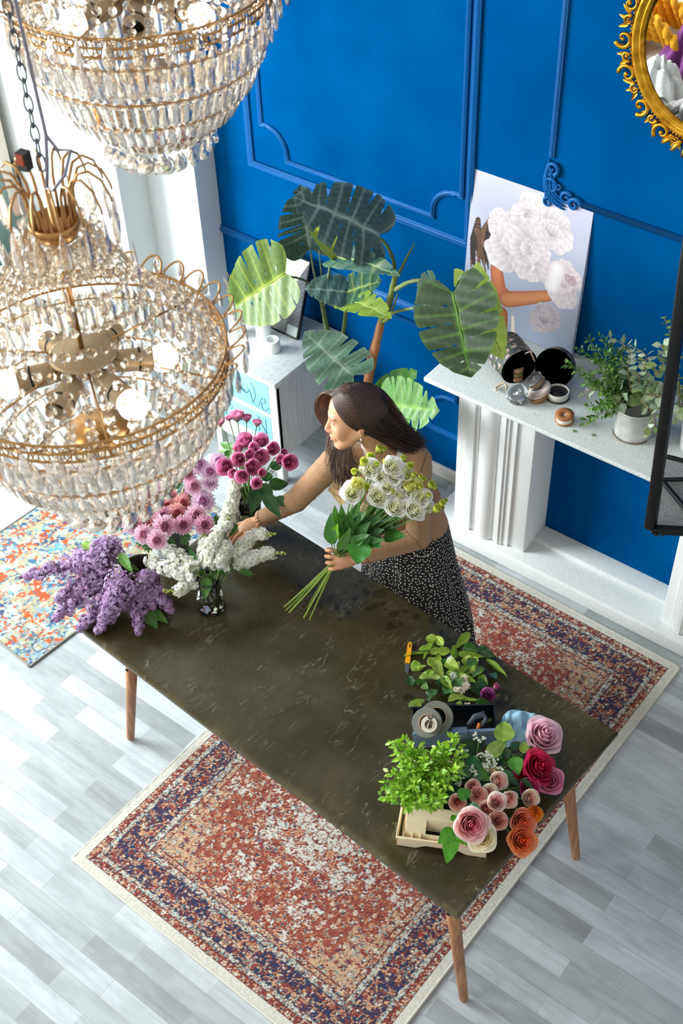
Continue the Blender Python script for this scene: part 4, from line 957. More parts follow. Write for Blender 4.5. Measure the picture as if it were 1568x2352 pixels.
def gs(a, off, r, turns, a0, w0, sgn):
    x = mc[0] + (ma + off) * math.cos(a); z = mc[2] + (mbz + off) * math.sin(a); p, ww = spiral((x, -.018, z), r, turns, a0 + a, w0, sgn=sgn); mb.tube(p, ww, 8); mb.ell((x, -.022, z), w0 * .8, n=8, m=6)
for i in range(18):
    a = i / 18 * 2 * PI + .1; s_ = 1 if i % 2 else -1
    gs(a, .052, .032, 1.2, .4 * s_, .0085, s_); gs(a + .17, .042, .018, 1.0, 2 * s_, .006, -s_)
    for k in range(3):
        b_ = a + .10 + .05 * k; o0 = .04; c_ = V3((mc[0] + (ma + o0) * math.cos(b_), -.012, mc[2] + (mbz + o0) * math.sin(b_))); d = V3((math.cos(b_ + (k - 1) * .5), -.25, math.sin(b_ + (k - 1) * .5)))
        t_ = MB(); leafmb(t_, c_, d, .042, .016, (0, -1, 0), (1, 1, 1), None, .3, .25, 0, 7, 3); mb.addm(t_, np.eye(4))
for k in range(7):
    a = -PI / 2 + (k - 3) * .09; c_ = V3((mc[0] + (ma + .035) * math.cos(a), -.02, mc[2] + (mbz + .035) * math.sin(a))); d = V3((math.cos(a + (k - 3) * .22), -.1, math.sin(a + (k - 3) * .22))); mb.tube([c_, c_ + d * .03, c_ + d * .05], [.006, .009, .007], 8)
obj('carved_ornament', mb, M_gold, mir)
# what the mirror looks back at: an armchair with blankets, left of the picture
m = M_wool = vcmat('wool', .95, bumpscale=90, bs=.8, bd=.01)
arm = thing('armchair', 'cream armchair piled with blankets, seen in the gilt mirror', 'armchair', (.12, -3.62, 0))
mb = MB(); mb.box2((-.25, -4.0, .18), (.5, -3.25, .45), bevel=.05); obj('seat', mb, mat('cream_upholstery', 'd8d2c6', rough=.9), arm)
for a, b in (((-.27, -4.1, .1), (.52, -3.95, .85)), ((-.33, -4.05, .1), (-.22, -3.3, .62)), ((.47, -4.05, .1), (.58, -3.3, .62))):
    mb = MB(); mb.box2(a, b, bevel=.045); obj('side', mb, bpy.data.materials['cream_upholstery'], arm)
for x, y in ((-.24, -3.32), (.48, -3.32), (-.24, -4.02), (.48, -4.02)):
    mb = MB(); mb.box2((x - .02, y - .02, 0), (x + .02, y + .02, .14)); obj('leg', mb, M_oak, arm, False)
def heap(label, name, cx, cy_, z0, rx, ry, rz, col, seed, knit=False):
    mb = MB()
    if knit:
        for j in range(9):
            zz = z0 + rz * (j % 5) * .2; yy = cy_ - ry + 2 * ry * j / 8
            pts = [(cx - rx + 2 * rx * i / 40, yy + .02 * math.sin(i * .6 * 2), zz + rz * .5 * math.sin(PI * i / 40) + .012 * math.cos(i * 1.2)) for i in range(41)]
            mb.tube(pts, [.026 * (.75 + .35 * abs(math.sin(i * .8))) for i in range(41)], 9, col)
    else:
        def fn(U, W_):
            a = U * 2 * PI; r_ = 1 + .22 * np.sin(a * 5 + seed) * W_ + .12 * np.sin(a * 11 + seed * 2) * W_; h = (1 - W_ ** 2) * rz + .025 * np.sin(W_ * 13 + a * 3 + seed) + .02 * np.sin(a * 7)
            return np.stack([cx + rx * W_ * r_ * np.cos(a), cy_ + ry * W_ * r_ * np.sin(a), z0 + np.maximum(h, .0)], -1)
        mb.grid(fn, 90, 30, col, True)
    return tag(obj(name, mb, M_wool), label, 'blanket')
heap('chunky yellow knitted blanket on the armchair in the mirror', 'knitted_blanket', .0, -3.72, .5, .25, .2, .3, 'e8a818', 1, True)
heap('crumpled purple cloth on the armchair in the mirror', 'cloth', .3, -3.62, .5, .2, .2, .36, '7d3d7c', 2)
heap('folded white towels on the armchair in the mirror', 'towel', .22, -3.36, .455, .2, .11, .2, 'dcdcd6', 3)
# ================================================================ BY THE SIDE WALL
lg_ = .602
pa = V3(at(78, 425, 0, -1.45)); 
def portrait(x, y):
    t = (y / .5)[..., None]; c = V3(lin('55716a')) * (1 - t) + V3(lin('7f9b96')) * t; c = c * (.85 + .3 * fbm(x * 6, y * 6, 2))[..., None]
    c = blob(c, x, y, [(.30, .33), (.33, .36)], [.05, .04], '4a3a33', '2c2422'); c = blob(c, x, y, [(.27, .30), (.27, .22)], [.035, .03], 'd8b79e', 'b3917c')
    for i in range(70):
        a = -1.9 + 2.6 * i / 70 + .3 * math.sin(i * 7); r0 = .05 + .03 * (i % 5); r1 = r0 + .07; o_ = (.30, .22)
        c = blob(c, x, y, [(o_[0] + r0 * math.cos(a), o_[1] + r0 * math.sin(a)), (o_[0] + r1 * math.cos(a + .2), o_[1] + r1 * math.sin(a + .2))], [.008, .003], ['e6e0cc', 'cfc6ac', 'f0ecdf'][i % 3], 'b3aa90')
    return c
picture('canvas_picture', 'green canvas print of a figure in a feathery collar, leaning left of the chain', .42, .46, .018, (-1.50, -.66, .625), (.0, 1, .0), (-.045, 0, .45), portrait, .004, '2a2f2c')
for i, (w_, h_, col, zz, rot, lab) in enumerate(((.20, .028, 'c9a77b', .602, .2, 'tan book lowest in the pile under the green book'), (.19, .022, 'b58e60', .631, .1, 'brown book between the green book and the lowest one'), (.17, .012, '3f9b62', .654, .35, 'green book on top of the pile by the white wall'))):
    c = V3(at(140, 452, 2, zz)); c = V3((-1.22, -.44, zz)); mb = MB(); M = np.array(Matrix.Rotation(rot, 3, 'Z')); g = MB(); g.box((0, 0, h_ / 2), (w_, .14, h_), col, bevel=.002); g.box((.002, 0, h_ / 2), (w_ + .001, .136, h_ - .006), 'ebe6da'); M4 = np.eye(4); M4[:3, :3] = M; M4[:3, 3] = c; mb.addm(g, M4)
    tag(obj('book', mb, M_vc, None, False), lab, 'book', 'books by the side wall')
mb = MB(); r_ = .06; c = V3((-1.37, -.43, .602)); mb.lathe([(0, 0), (.05, 0), (.062, .05), (.064, .12), (.058, .14), (.052, .14), (.056, .05), (0, .02)], c, 28, 'e6dcc6'); tag(obj('ceramic_pot', mb, M_vc), 'cream ceramic pot beside the books', 'pot')
# small white bird figure on the sill
bp = V3(at(353, 628, 2, .613)); bd = thing('bird_figurine', 'small white ceramic bird on the sill behind the chandelier', 'figurine', tuple(bp)); mb = MB()
mb.ell(bp + V3((0, 0, .026)), (.024, .016, .022), n=16, m=10); mb.tube([bp + V3((.005, 0, .03)), bp + V3((-.006, 0, .055)), bp + V3((-.01, 0, .07))], [.014, .010, .009], 12); mb.ell(bp + V3((-.012, 0, .074)), .011, n=12, m=8); mb.tube([bp + V3((.02, 0, .03)), bp + V3((.05, 0, .04))], [.012, .004], 8); obj('body', mb, M_candle, bd)
mb = MB(); mb.tube([bp + V3((-.02, 0, .075)), bp + V3((-.03, 0, .073))], [.003, .0005], 6, '8a5a3c'); obj('beak', mb, M_vc, bd)
# perforated white metal tub chair
m = M_perf = mat('perforated_white_metal', 'c5ccd0', rough=.5)
t = thing('stool', 'white perforated metal stool behind the big chandelier', 'stool', (-.80, -.72, 0)); mb = MB()
n_s = 15; sx = .34 / n_s
mb.grid(lambda U, W_: np.stack([-.80 + .17 * np.cos(U * 2 * PI), -.72 + .17 * np.sin(U * 2 * PI), .44 - W_ * .20 + 0 * U], -1), 72, 24, None, True)
V = np.vstack(mb.V); ft = []
for i, f in enumerate(mb.F[0][1]):
    a_, b_ = divmod(i, 23)
    if not (a_ % 2 == 0 and b_ % 2 == 1): ft.append(f)
mb.F[0] = (0, ft)
pts = np.linspace(-.168, .168, 31); gg = MB()
for i in range(30):
    for j in range(30):
        if i % 2 and j % 2: continue
        x0, x1, y0, y1 = pts[i], pts[i + 1], pts[j], pts[j + 1]
        if max(x0 * x0, x1 * x1) + max(y0 * y0, y1 * y1) < .0289: gg.add([(x0 - .80, y0 - .72, .44), (x1 - .80, y0 - .72, .44), (x1 - .80, y1 - .72, .44), (x0 - .80, y1 - .72, .44)], [(0, 1, 2, 3)])
mb.addm(gg, np.eye(4)); mb.lathe([(.158, .438), (.172, .438), (.172, .443), (.158, .443)], (-.80, -.72, 0), 48, close=True)
obj('seat', mb, M_perf, t, False)
for k in range(4):
    a = k * PI / 2 + .6; mb = MB(); mb.tube([(-.80 + .14 * math.cos(a), -.72 + .14 * math.sin(a), .25), (-.80 + .18 * math.cos(a), -.72 + .18 * math.sin(a), .0)], .010, 8, '7b4a3a'); obj('leg', mb, M_vc, t)
# ================================================================ CHANDELIERS
M_brass = mat('pale_gilt_metal', 'c79a62', rough=.28, metal=.9)
M_cream = mat('aged_cream_metal', 'd0b691', rough=.45, metal=.35)
m = M_crystal = bpy.data.materials.new('cut_crystal'); m.use_nodes = True; nt = m.node_tree; nt.nodes.remove(bsdf(m))
gl = N(m, 'BsdfGlass'); gl.inputs['IOR'].default_value = 1.5; gl.inputs['Roughness'].default_value = .0; gl.inputs['Color'].default_value = (1, .955, .895, 1)
tr = N(m, 'BsdfTransparent'); tr.inputs[0].default_value = (.96, .915, .85, 1); mx = N(m, 'MixShader'); mx.inputs[0].default_value = .30
L(m, gl.outputs[0], mx.inputs[1]); L(m, tr.outputs[0], mx.inputs[2]); L(m, mx.outputs[0], nt.nodes['Material Output'].inputs[0])
m = M_bulb = bpy.data.materials.new('lit_bulb'); m.use_nodes = True; nt = m.node_tree; nt.nodes.remove(bsdf(m))
em = N(m, 'Emission'); em.inputs[0].default_value = (1, .93, .82, 1); em.inputs[1].default_value = 9; L(m, em.outputs[0], nt.nodes['Material Output'].inputs[0])
def me_of(name, mb, mat_, smooth=False):
    me = mesh_of(name, mb); me.materials.append(mat_); me.polygons.foreach_set('use_smooth', np.full(len(me.polygons), smooth, bool)); return me
def bead_mb(r=.0105, th=.0055, n=8):
    mb = MB(); mb.lathe([(0, -th), (r * .55, -th), (r, -th * .15), (r, th * .15), (r * .55, th), (0, th)], n=n, M=Matrix.Rotation(PI / 2, 3, 'X')); return mb
def drop_mb(L_=.05, w_=.020, t=.008):
    """pear-shaped faceted pendant hanging from the origin"""
    prof = [(0, 0), (.12, .10), (.30, .28), (.46, .52), (.5, .70), (.42, .86), (.2, .97), (0, 1)]
    mb = MB(); V = []; n = 10
    for r, z in prof:
        for k in range(n): a = 2 * PI * k / n; V.append((max(r, .01) * w_ * math.cos(a), max(r, .01) * 2 * t * math.sin(a) * .6, -z * L_))
    m_ = len(prof); F = [(i * n + j, i * n + (j + 1) % n, (i + 1) * n + (j + 1) % n, (i + 1) * n + j) for i in range(m_ - 1) for j in range(n)]
    F += [tuple(range(n))[::-1], tuple(range((m_ - 1) * n, m_ * n))]; mb.add(V, F); return mb
def prism_mb(L_=.05, w_=.016, t=.006):
    mb = MB(); V = []
    for z, k in ((0, .3), (.1, .75), (.82, 1.0), (1, .25)):
        for x, y in ((-.5, 0), (-.22, -.5), (.22, -.5), (.5, 0), (.22, .5), (-.22, .5)): V.append((x * w_ * k, y * t * k, -z * L_))
    F = [(i * 6 + j, i * 6 + (j + 1) % 6, (i + 1) * 6 + (j + 1) % 6, (i + 1) * 6 + j) for i in range(3) for j in range(6)] + [tuple(range(6))[::-1], tuple(range(18, 24))]
    mb.add(V, F); return mb
def chandelier(loc, label):
    t = thing('chandelier', label, 'chandelier', loc)
    R = .25
    def P_(name, mb, mt, par=None, smooth=True): return obj(name, mb, mt, par or t, smooth, True)
    # openwork ring: two rims and oval links
    mb = MB()
    for r, z in ((R, .016), (R, -.018), (R * 1.0, -.001)): mb.tube([(r * math.cos(a), r * math.sin(a), z) for a in np.linspace(0, 2 * PI, 91)[:-1]], .0024 if z else .0014, 6, closed=True)
    for i in range(88):
        a = i / 88 * 2 * PI; c = V3((R * math.cos(a), R * math.sin(a), -.001)); tg = V3((-math.sin(a), math.cos(a), 0))
        mb.tube([c + tg * .0066 * math.cos(b) + V3((0, 0, .015 * math.sin(b))) for b in np.linspace(0, 2 * PI, 9)[:-1]], .0015, 4, closed=True)
    P_('openwork_ring', mb, M_brass)
    mb = MB()
    nh = 34
    for i in range(nh):
        a = i / nh * 2 * PI; rd = V3((math.cos(a), math.sin(a), 0)); tg = V3((-math.sin(a), math.cos(a), 0)); pts = []
        for b in np.linspace(0, PI, 11): pts.append(rd * (R + .004 + .030 * math.sin(b)) + tg * (.021 * math.cos(b)) + V3((0, 0, .012 + .020 * math.sin(b))))
        mb.tube(pts, .0024, 5, flat=.6)
    P_('hoops', mb, M_brass)
    # hub plate, rods, sockets and bulbs
    mb = MB(); mb.lathe([(0, .012), (.012, .012), (.02, .008), (.055, .004), (.06, .0), (.058, -.002), (.03, -.004), (.026, -.03), (.02, -.04), (0, -.042)], (0, 0, .01), 36); P_('hub', mb, M_cream)
    mb = MB()
    for k in range(6):
        a = k / 6 * 2 * PI + .25; mb.tube([(.04 * math.cos(a), .04 * math.sin(a), .006), (R * math.cos(a), R * math.sin(a), -.014)], .002, 6)
    mb.tube([(0, 0, .01), (0, 0, .33)], .005, 8); P_('frame', mb, M_brass)
    lit = (0, 1, 3, 4)
    for k in range(6):
        a = k / 6 * 2 * PI - .35; d = nrm((math.cos(a), math.sin(a), -.12)); p = V3((0, 0, -.012)) + d * .042
        F_ = frame_to(d, (0, 0, 1), p); mb = MB(); g = MB(); g.lathe([(0, 0), (.015, .0), (.0195, .006), (.0205, .03), (.0215, .074), (.022, .076), (.0195, .076), (.018, .02), (0, .02)], n=24); mb.addm(g, F_)
        s_ = P_('socket', mb, M_cream)
        if k in lit:
            mb = MB(); g = MB(); g.lathe([(.011, .06), (.013, .075)] + [(.026 * math.sin(b), .095 - .026 * math.cos(b)) for b in np.linspace(.55, PI, 12)], n=24); mb.addm(g, F_); P_('bulb', mb, M_bulb, s_)
        mb = MB(); g = MB(); g.lathe([(.0215, .05), (.0226, .052), (.0215, .054)], n=24); mb.addm(g, F_); P_('collar', mb, M_dark, s_)
    # crystals
    bead = me_of('bead_mesh', bead_mb(), M_crystal); bigdrop = me_of('drop_mesh', drop_mb(.052, .024, .007), M_crystal); prism = me_of('prism_mesh', prism_mb(.052, .018, .006), M_crystal)
    ball = me_of('ball_mesh', drop_mb(.034, .034, .013), M_crystal); longd = me_of('long_drop_mesh', drop_mb(.075, .020, .006), M_crystal)
    cnt = [0]; rest = MB(); src = {}
    for me, f in ((bead, bead_mb()), (bigdrop, drop_mb(.052, .024, .007)), (prism, prism_mb(.052, .018, .006)), (ball, drop_mb(.034, .034, .013)), (longd, drop_mb(.075, .020, .006))): src[me.name] = f
    def put(me, M, name, keep):
        if keep and cnt[0] < 98:
            o = bpy.data.objects.new(name, me); COL.objects.link(o); o.parent = t; o.matrix_local = Matrix(M.tolist()); WM[o.name] = Matrix.Identity(4); cnt[0] += 1
        else: rest.addm(src[me.name], M)
    def MT(p, a, tilt=0, sc=1, roll=0):
        M = Matrix.Translation(Vector(p)) @ Matrix.Rotation(a + PI / 2, 4, 'Z') @ Matrix.Rotation(tilt, 4, 'X') @ Matrix.Rotation(roll, 4, 'Z') @ Matrix.Scale(sc, 4)
        return np.array(M)
    r_ = random.Random(3)
    for i in range(nh):
        a = i / nh * 2 * PI; p = ((R + .034) * math.cos(a), (R + .034) * math.sin(a), .030); put(bigdrop, MT(p, a, 0, 1, r_.uniform(-.5, .5)), 'pendant', True)
        p = ((R + .034) * math.cos(a), (R + .034) * math.sin(a), .037); 
    for i in range(60):
        a = (i + .5) / 60 * 2 * PI; put(longd if i % 2 else bigdrop, MT(((R + .004) * math.cos(a), (R + .004) * math.sin(a), -.016), a, .05, .95, r_.uniform(-.6, .6)), 'pendant', False)
    # bowl tiers
    for th, n_, me, sc in ((.22, 72, prism, 1.25), (.48, 64, prism, 1.15), (.74, 54, prism, 1.05), (.98, 42, prism, .95), (1.2, 28, prism, .85)):
        r = R * math.cos(th) * .99; z = -.315 * math.sin(th); tilt = -(th * .62)
        for i in range(n_):
            a = (i + (th > .5) * .5) / n_ * 2 * PI; put(me, MT((r * math.cos(a), r * math.sin(a), z + .022), a, -tilt * -1 if 0 else tilt * -1, sc, r_.uniform(-.25, .25)), 'prism', th == .30 and False)
        for i in range(n_):
            a = (i + .5) / n_ * 2 * PI; put(bead, MT(((r + .006) * math.cos(a), (r + .006) * math.sin(a), z + .024), a, .2, .85), 'bead', False)
    for n_, r, z, sc in ((20, .105, -.285, 1.15), (12, .06, -.312, 1.15), (1, 0, -.325, 1.2)):
        for i in range(n_):
            a = i / n_ * 2 * PI; put(ball, MT((r * math.cos(a), r * math.sin(a), z), a, 0, sc, r_.uniform(0, 1)), 'pendant', n_ < 16)
    mb = MB()
    for th in (.22, .48, .74, .98, 1.2):
        r = R * math.cos(th); z = -.315 * math.sin(th) + .024; mb.tube([(r * math.cos(a), r * math.sin(a), z) for a in np.linspace(0, 2 * PI, 61)[:-1]], .0016, 5, closed=True)
    mb.tube([(.03 * math.cos(a), .03 * math.sin(a), -.16) for a in np.linspace(0, 2 * PI, 21)[:-1]], .003, 6, closed=True)
    mb.lathe([(0, -.155), (.055, -.158), (.058, -.162), (.03, -.168), (0, -.17)], n=28)
    P_('bowl_frame', mb, M_brass)
    # bead strings from the crown down to the ring
    mb = MB(); ns = 42
    for i in range(ns):
        a = i / ns * 2 * PI; prev = None
        for k in range(11):
            f = k / 10; r = .05 + (R - .055) * f ** .8; z = .235 * (1 - f) ** 1.7 + .012; p = V3((r * math.cos(a), r * math.sin(a), z))
            if k: mb.tube([prev, p], .0006, 3)
            if k < 11: put(bead, MT(p, a + r_.uniform(-.8, .8), r_.uniform(-.5, .5), .78 + .3 * f * r_.uniform(.7, 1.1)), 'bead', i % 7 == 0 and k % 2 == 0)
            prev = p
    P_('bead_wires', mb, M_brass)
    # crown: cup, curled hooks and drops
    mb = MB(); mb.lathe([(0, .232), (.012, .234), (.034, .245), (.042, .27), (.040, .275), (.036, .272), (.03, .252), (0, .245)], n=28); P_('cup', mb, M_brass)
    for k in range(16):
        a = k / 16 * 2 * PI; c_, s_ = math.cos(a), math.sin(a); pts = [(r * c_, r * s_, z) for r, z in ((.034, .255), (.036, .29), (.040, .33), (.052, .355), (.070, .360), (.088, .345), (.098, .318), (.099, .308))]
        mb = MB(); mb.tube(pts, [.0026, .0026, .0026, .0026, .0024, .0022, .002, .0018], 6); P_('arm', mb, M_brass)
        put(longd, MT((.099 * c_, .099 * s_, .308), a, 0, 1.0, r_.uniform(-.5, .5)), 'pendant', True)
        for q in range(3): put(bead, MT((.07 * c_, .07 * s_, .25 - q * .02), a, 0, .9), 'bead', False)
        a2 = a + .2; put(bigdrop, MT((.058 * math.cos(a2), .058 * math.sin(a2), .262), a2, 0, .95, .4), 'pendant', False)
    for k in range(14):
        a = k / 14 * 2 * PI; put(longd, MT((.12 * math.cos(a), .12 * math.sin(a), .20), a, .0, .7, r_.uniform(-.5, .5)), 'pendant', False)
    o = obj('crystals', rest, M_crystal, t, False, True); o['kind'] = 'stuff'
    # chain up to the ceiling
    mb = MB(); 
    for i in range(60):
        z = .375 + i * .024; g = MB(); g.tube([(.0065 * math.cos(b), 0, .0155 * math.sin(b) * (1)) for b in np.linspace(0, 2 * PI, 13)[:-1]], .0017, 6, closed=True)
        mb.addm(g, np.array(Matrix.Translation((0, 0, z)) @ Matrix.Rotation(PI / 2 * (i % 2) + .4, 4, 'Z')))
    P_('chain', mb, M_steel)
    mb = MB(); mb.tube([(0, 0, .33), (.008, .003, .37), (.012, .01, .42), (.006, .012, .6), (.01, .01, 1.0), (.008, .01, 1.8)], .003, 7); mb.tube([(0, 0, .33), (.03, -.02, .345), (.05, -.01, .37), (.045, .02, .395), (.02, .02, .39), (.01, .01, .42)], .0028, 7); P_('cable', mb, M_cablem)
    mb = MB(); mb.box((-.028, -.005, .375), (.018, .016, .030), '3c3b3a'); mb.box((-.028, -.014, .380), (.013, .004, .018), 'a8482c'); P_('connector', mb, M_vc, None, False)
    return t
M_steel = mat('chain_steel', '5d6268', rough=.4, metal=.3); M_cablem = mat('clear_cable', '8f8c98', rough=.3)
d_ = lambda px, py, dep: tuple(V3(CAMPOS) + (CF + CR * (px - 784) / FPX + CU * (1176 - py) / FPX) * dep)
ch1 = chandelier(d_(192, 822, 2.2), 'tiered crystal chandelier with lit bulbs nearest the camera, its chain and crown in view')
ch1.rotation_euler = (0, 0, .2)
ch2 = copy_tree(ch1); ch2.location = d_(318, -25, 2.36); ch2['label'] = 'crystal chandelier cut off by the top edge of the photo, bowl of prisms'
ch2.rotation_euler = (0, 0, .5)
# ceiling plate the chains hang from
# ================================================================ FLOWER BUILDERS
M_petal = vcmat('petal', .5, .48); M_fleaf = M_leaf
def rose_mb(R, co_, ci, seed=0, layers=6, open_=1.0, ruffle=.06, cup=1.0):
    """layered rose looking along +z, outer radius R"""
    r = random.Random(seed); mb = MB(); c0 = V3(lin(co_)); c1 = V3(lin(ci)); n = 10; m_ = 7
    u = np.linspace(-1, 1, n)[:, None]; v = np.linspace(0, 1, m_)[None, :]
    for k in range(layers):
        f = (k + 1) / layers; npet = 3 + (k > 1) + (k > 3); rr = R * f ** 1.1
        for j in range(npet):
            a0 = 2 * PI * j / npet + k * 1.1 + r.uniform(-.2, .2); wd = (PI / npet) * (1.45 + .2 * r.random()); a = a0 + u * wd
            hgt = R * (.95 - .55 * f * open_) * cup
            prof_r = rr * (.42 + .58 * np.sin(v * PI * .5) ** .8) + rr * .22 * open_ * np.clip(v - .7, 0, 1) * 3 * f
            edge = (1 - .30 * np.abs(u) ** 2.2)
            z = -R * .45 + (hgt + R * .45) * v ** 1.1 * edge - R * .5 * np.clip(v - .75, 0, 1) * f * open_ * 1.6
            rad = prof_r * (1 - .06 * np.abs(u)) + ruffle * R * np.sin(a * 4 + k * 2) * v ** 3 * f
            V = np.stack([rad * np.cos(a), rad * np.sin(a), z + 0 * a + ruffle * R * .8 * np.sin(a * 5 + seed + j) * v ** 4], -1)
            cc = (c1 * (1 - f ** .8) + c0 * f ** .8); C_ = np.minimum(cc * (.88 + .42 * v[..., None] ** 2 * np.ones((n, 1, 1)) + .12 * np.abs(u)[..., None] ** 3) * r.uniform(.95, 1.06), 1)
            i = np.arange((n - 1) * (m_ - 1)); q = (i // (m_ - 1)) * m_ + i % (m_ - 1); F = np.stack([q, q + m_, q + m_ + 1, q + 1], 1)
            mb.add(V.reshape(-1, 3), F, C_.reshape(-1, 3))
    mb.ell((0, 0, R * .1), (R * .22, R * .22, R * .45), ci, 8, 6); return mb
def calyx(mb, R, col='7d9a45'):
    mb.ell((0, 0, -R * .5), (R * .34, R * .34, R * .28), col, 8, 6)
    for k in range(5): a = k * 1.257; leafmb(mb, (R * .2 * math.cos(a), R * .2 * math.sin(a), -R * .48), (math.cos(a), math.sin(a), .35), R * .75, R * .28, (0, 0, 1), col, None, .1, -.2, 0, 5, 2)
def bez(a, b, c, n=12):
    t = np.linspace(0, 1, n)[:, None]; return (1 - t) ** 2 * V3(a) + 2 * t * (1 - t) * V3(b) + t ** 2 * V3(c)
def toward(p, mix=.7, jit=.4, r=rnd): 
    """direction for a bloom: partly up, partly facing the open room"""
    return nrm(nrm(V3(CAMPOS) - V3(p)) * mix + V3((r.uniform(-jit, jit), r.uniform(-jit, jit), r.uniform(0, jit) + .1)))
def flower(name, label, cat, p, d, blooms, stem_pts, group, stemcol='6f8a3c', sr=.0022, leaves=(), leafcol=('3f6b2c',)):
    """blooms: list of (mb, partname, material)"""
    t = thing(name, label, cat, tuple(p), 0, group); F_ = frame_to(d, (0, 0, 1), p)
    for mb, pn, mt in blooms:
        g = MB(); g.addm(mb, F_); obj(pn, g, mt, t)
    if stem_pts is not None:
        mb = MB(); mb.tube(stem_pts, sr, 6, stemcol); obj('stem', mb, M_stem, t)
    for (lb, ld_, L_, W_, nn_, col) in leaves:
        mb = MB(); leafmb(mb, lb, ld_, L_, W_, nn_, col, None, .2, .15, 0, 9, 4); obj('leaf', mb, M_fleaf, t)
    return t
TZ = .7505
# ---------------------------------------------------------------- lilacs in a dark metal bucket
m = M_bowl = mat('dark_bronze_metal', '55503f', rough=.3, metal=.8)
rc = V3(at(322, 1306, 2, .925)); bc = V3((rc[0], rc[1], TZ)); t = thing('metal_bucket', 'dark metal bucket holding the lilacs at the left end of the table', 'bucket', tuple(bc)); mb = MB()
mb.lathe([(0, .001), (.052, .001), (.07, .17), (.073, .175), (.071, .177), (.067, .172), (.05, .006), (0, .005)], bc, 40); obj('bucket_body', mb, M_bowl, t)
LC = ['c2a6cc', 'd0b6dc', 'dcbcde', 'b094be', 'cca8d0', 'dcc8e6', 'd8a8cc', 'b896c0']
def lilac(label, P0, P1, R, n, seed):
    r = random.Random(seed); P0 = V3(P0); P1 = V3(P1); ax = P1 - P0; Ln = np.linalg.norm(ax); az = nrm(ax); F_ = frame_to(az)
    t = thing('lilac_branch', label, 'flower', tuple(P0), 0, 'lilacs over the table end')
    mb = MB(); st0 = V3((rc[0] + r.uniform(-.03, .03), rc[1] + r.uniform(-.03, .03), .80)); mb.tube(np.vstack([bez(st0, (st0 + P0) / 2 + V3((0, 0, .06)), P0, 8), bez(P0, (P0 + P1) / 2, P1, 6)[1:]]), np.linspace(.004, .0012, 13), 6, '6b6a3c'); obj('stem', mb, M_stem, t)
    mb = MB(); sub = []
    for k in range(13):
        f = k / 13; a = k * 2.4 + seed; rr = R * (1 - .8 * f) * .62; c = P0 + az * Ln * (f * .92 + .02) + (F_[:3, 0] * math.cos(a) + F_[:3, 1] * math.sin(a)) * rr * (.9 if k < 11 else .3)
        sub.append((c, R * (.62 - .36 * f)))
    for i in range(n):
        c, sr_ = sub[int(r.random() ** 1.15 * 13) % 13]; th = r.uniform(0, 6.283); z = r.uniform(-1, 1); q = math.sqrt(1 - z * z); d = V3((q * math.cos(th), q * math.sin(th), z)); p = c + d * sr_ * r.uniform(.82, 1.05)
        dn = nrm(d + nrm(p - (P0 + az * np.dot(p - P0, az))) * .5); x = nrm(np.cross(dn, V3((.3, .2, 1)))); y = np.cross(dn, x); s_ = r.uniform(.0058, .0085); col = V3(lin(r.choice(LC))) * r.uniform(.8, 1.25); a0 = r.uniform(0, 1.6)
        if r.random() < .14:
            mb.add([p + x * .003, p + y * .003, p - x * .003, p - y * .003, p + dn * .005, p - dn * .004], [(0, 1, 4), (1, 2, 4), (2, 3, 4), (3, 0, 4), (1, 0, 5), (2, 1, 5), (3, 2, 5), (0, 3, 5)], V3(lin('b27aa4')) * r.uniform(.8, 1.2)); continue
        V = [p]; C_ = [col * .7]; F = []
        for k in range(4):
            a = a0 + k * PI / 2; e = x * math.cos(a) + y * math.sin(a); g = -x * math.sin(a) + y * math.cos(a); b = len(V)
            V += [p + e * s_ * .55 + g * s_ * .42 + dn * .0012, p + e * s_ + dn * .0003, p + e * s_ * .55 - g * s_ * .42 + dn * .0012]; C_ += [col, col * 1.15, col]; F.append((0, b, b + 1, b + 2))
        mb.add(V, F, V3(C_))
    mb.tube([P0, P1 - az * .01], [R * .55, R * .1], 8, '7a5f86'); obj('blossom', mb, M_petal, t, False); return t
lil = [((235, 1280, .93), (38, 1328, .86), .052, 'lilac cluster pointing furthest left over the faded rug'), ((250, 1300, .90), (120, 1385, .80), .058, 'lilac cluster hanging lower left of the leftmost one'), ((240, 1330, .86), (112, 1432, .76), .046, 'lilac cluster whose tip hangs lowest at the left'),
       ((265, 1345, .84), (172, 1458, .76), .044, 'lilac cluster hanging just left of the table corner'), ((285, 1350, .87), (218, 1462, .76), .048, 'lilac cluster drooping over the table corner'), ((290, 1330, .93), (238, 1420, .86), .058, 'lilac cluster in the middle front of the lilacs'),
       ((318, 1365, .86), (318, 1465, .775), .034, 'lilac cluster lying on the table front with its tip toward the viewer'), ((328, 1330, .90), (402, 1412, .80), .040, 'lilac cluster lying rightmost, towards the glass vase'), ((330, 1345, .88), (352, 1400, .82), .042, 'short lilac cluster between the front and the rightmost ones'),
       ((250, 1275, .97), (150, 1300, .92), .056, 'lilac cluster at the back left of the lilacs'), ((262, 1262, .97), (205, 1255, .96), .048, 'lilac cluster highest at the back'), ((340, 1318, .93), (338, 1345, .90), .030, 'small pale lilac cluster under the white stocks')]
for i, (a, b, R, lab) in enumerate(lil): lilac(lab, at(a[0], a[1], 2, a[2]), at(b[0], b[1], 2, b[2]), R * 1.18, 1150, i + 1)
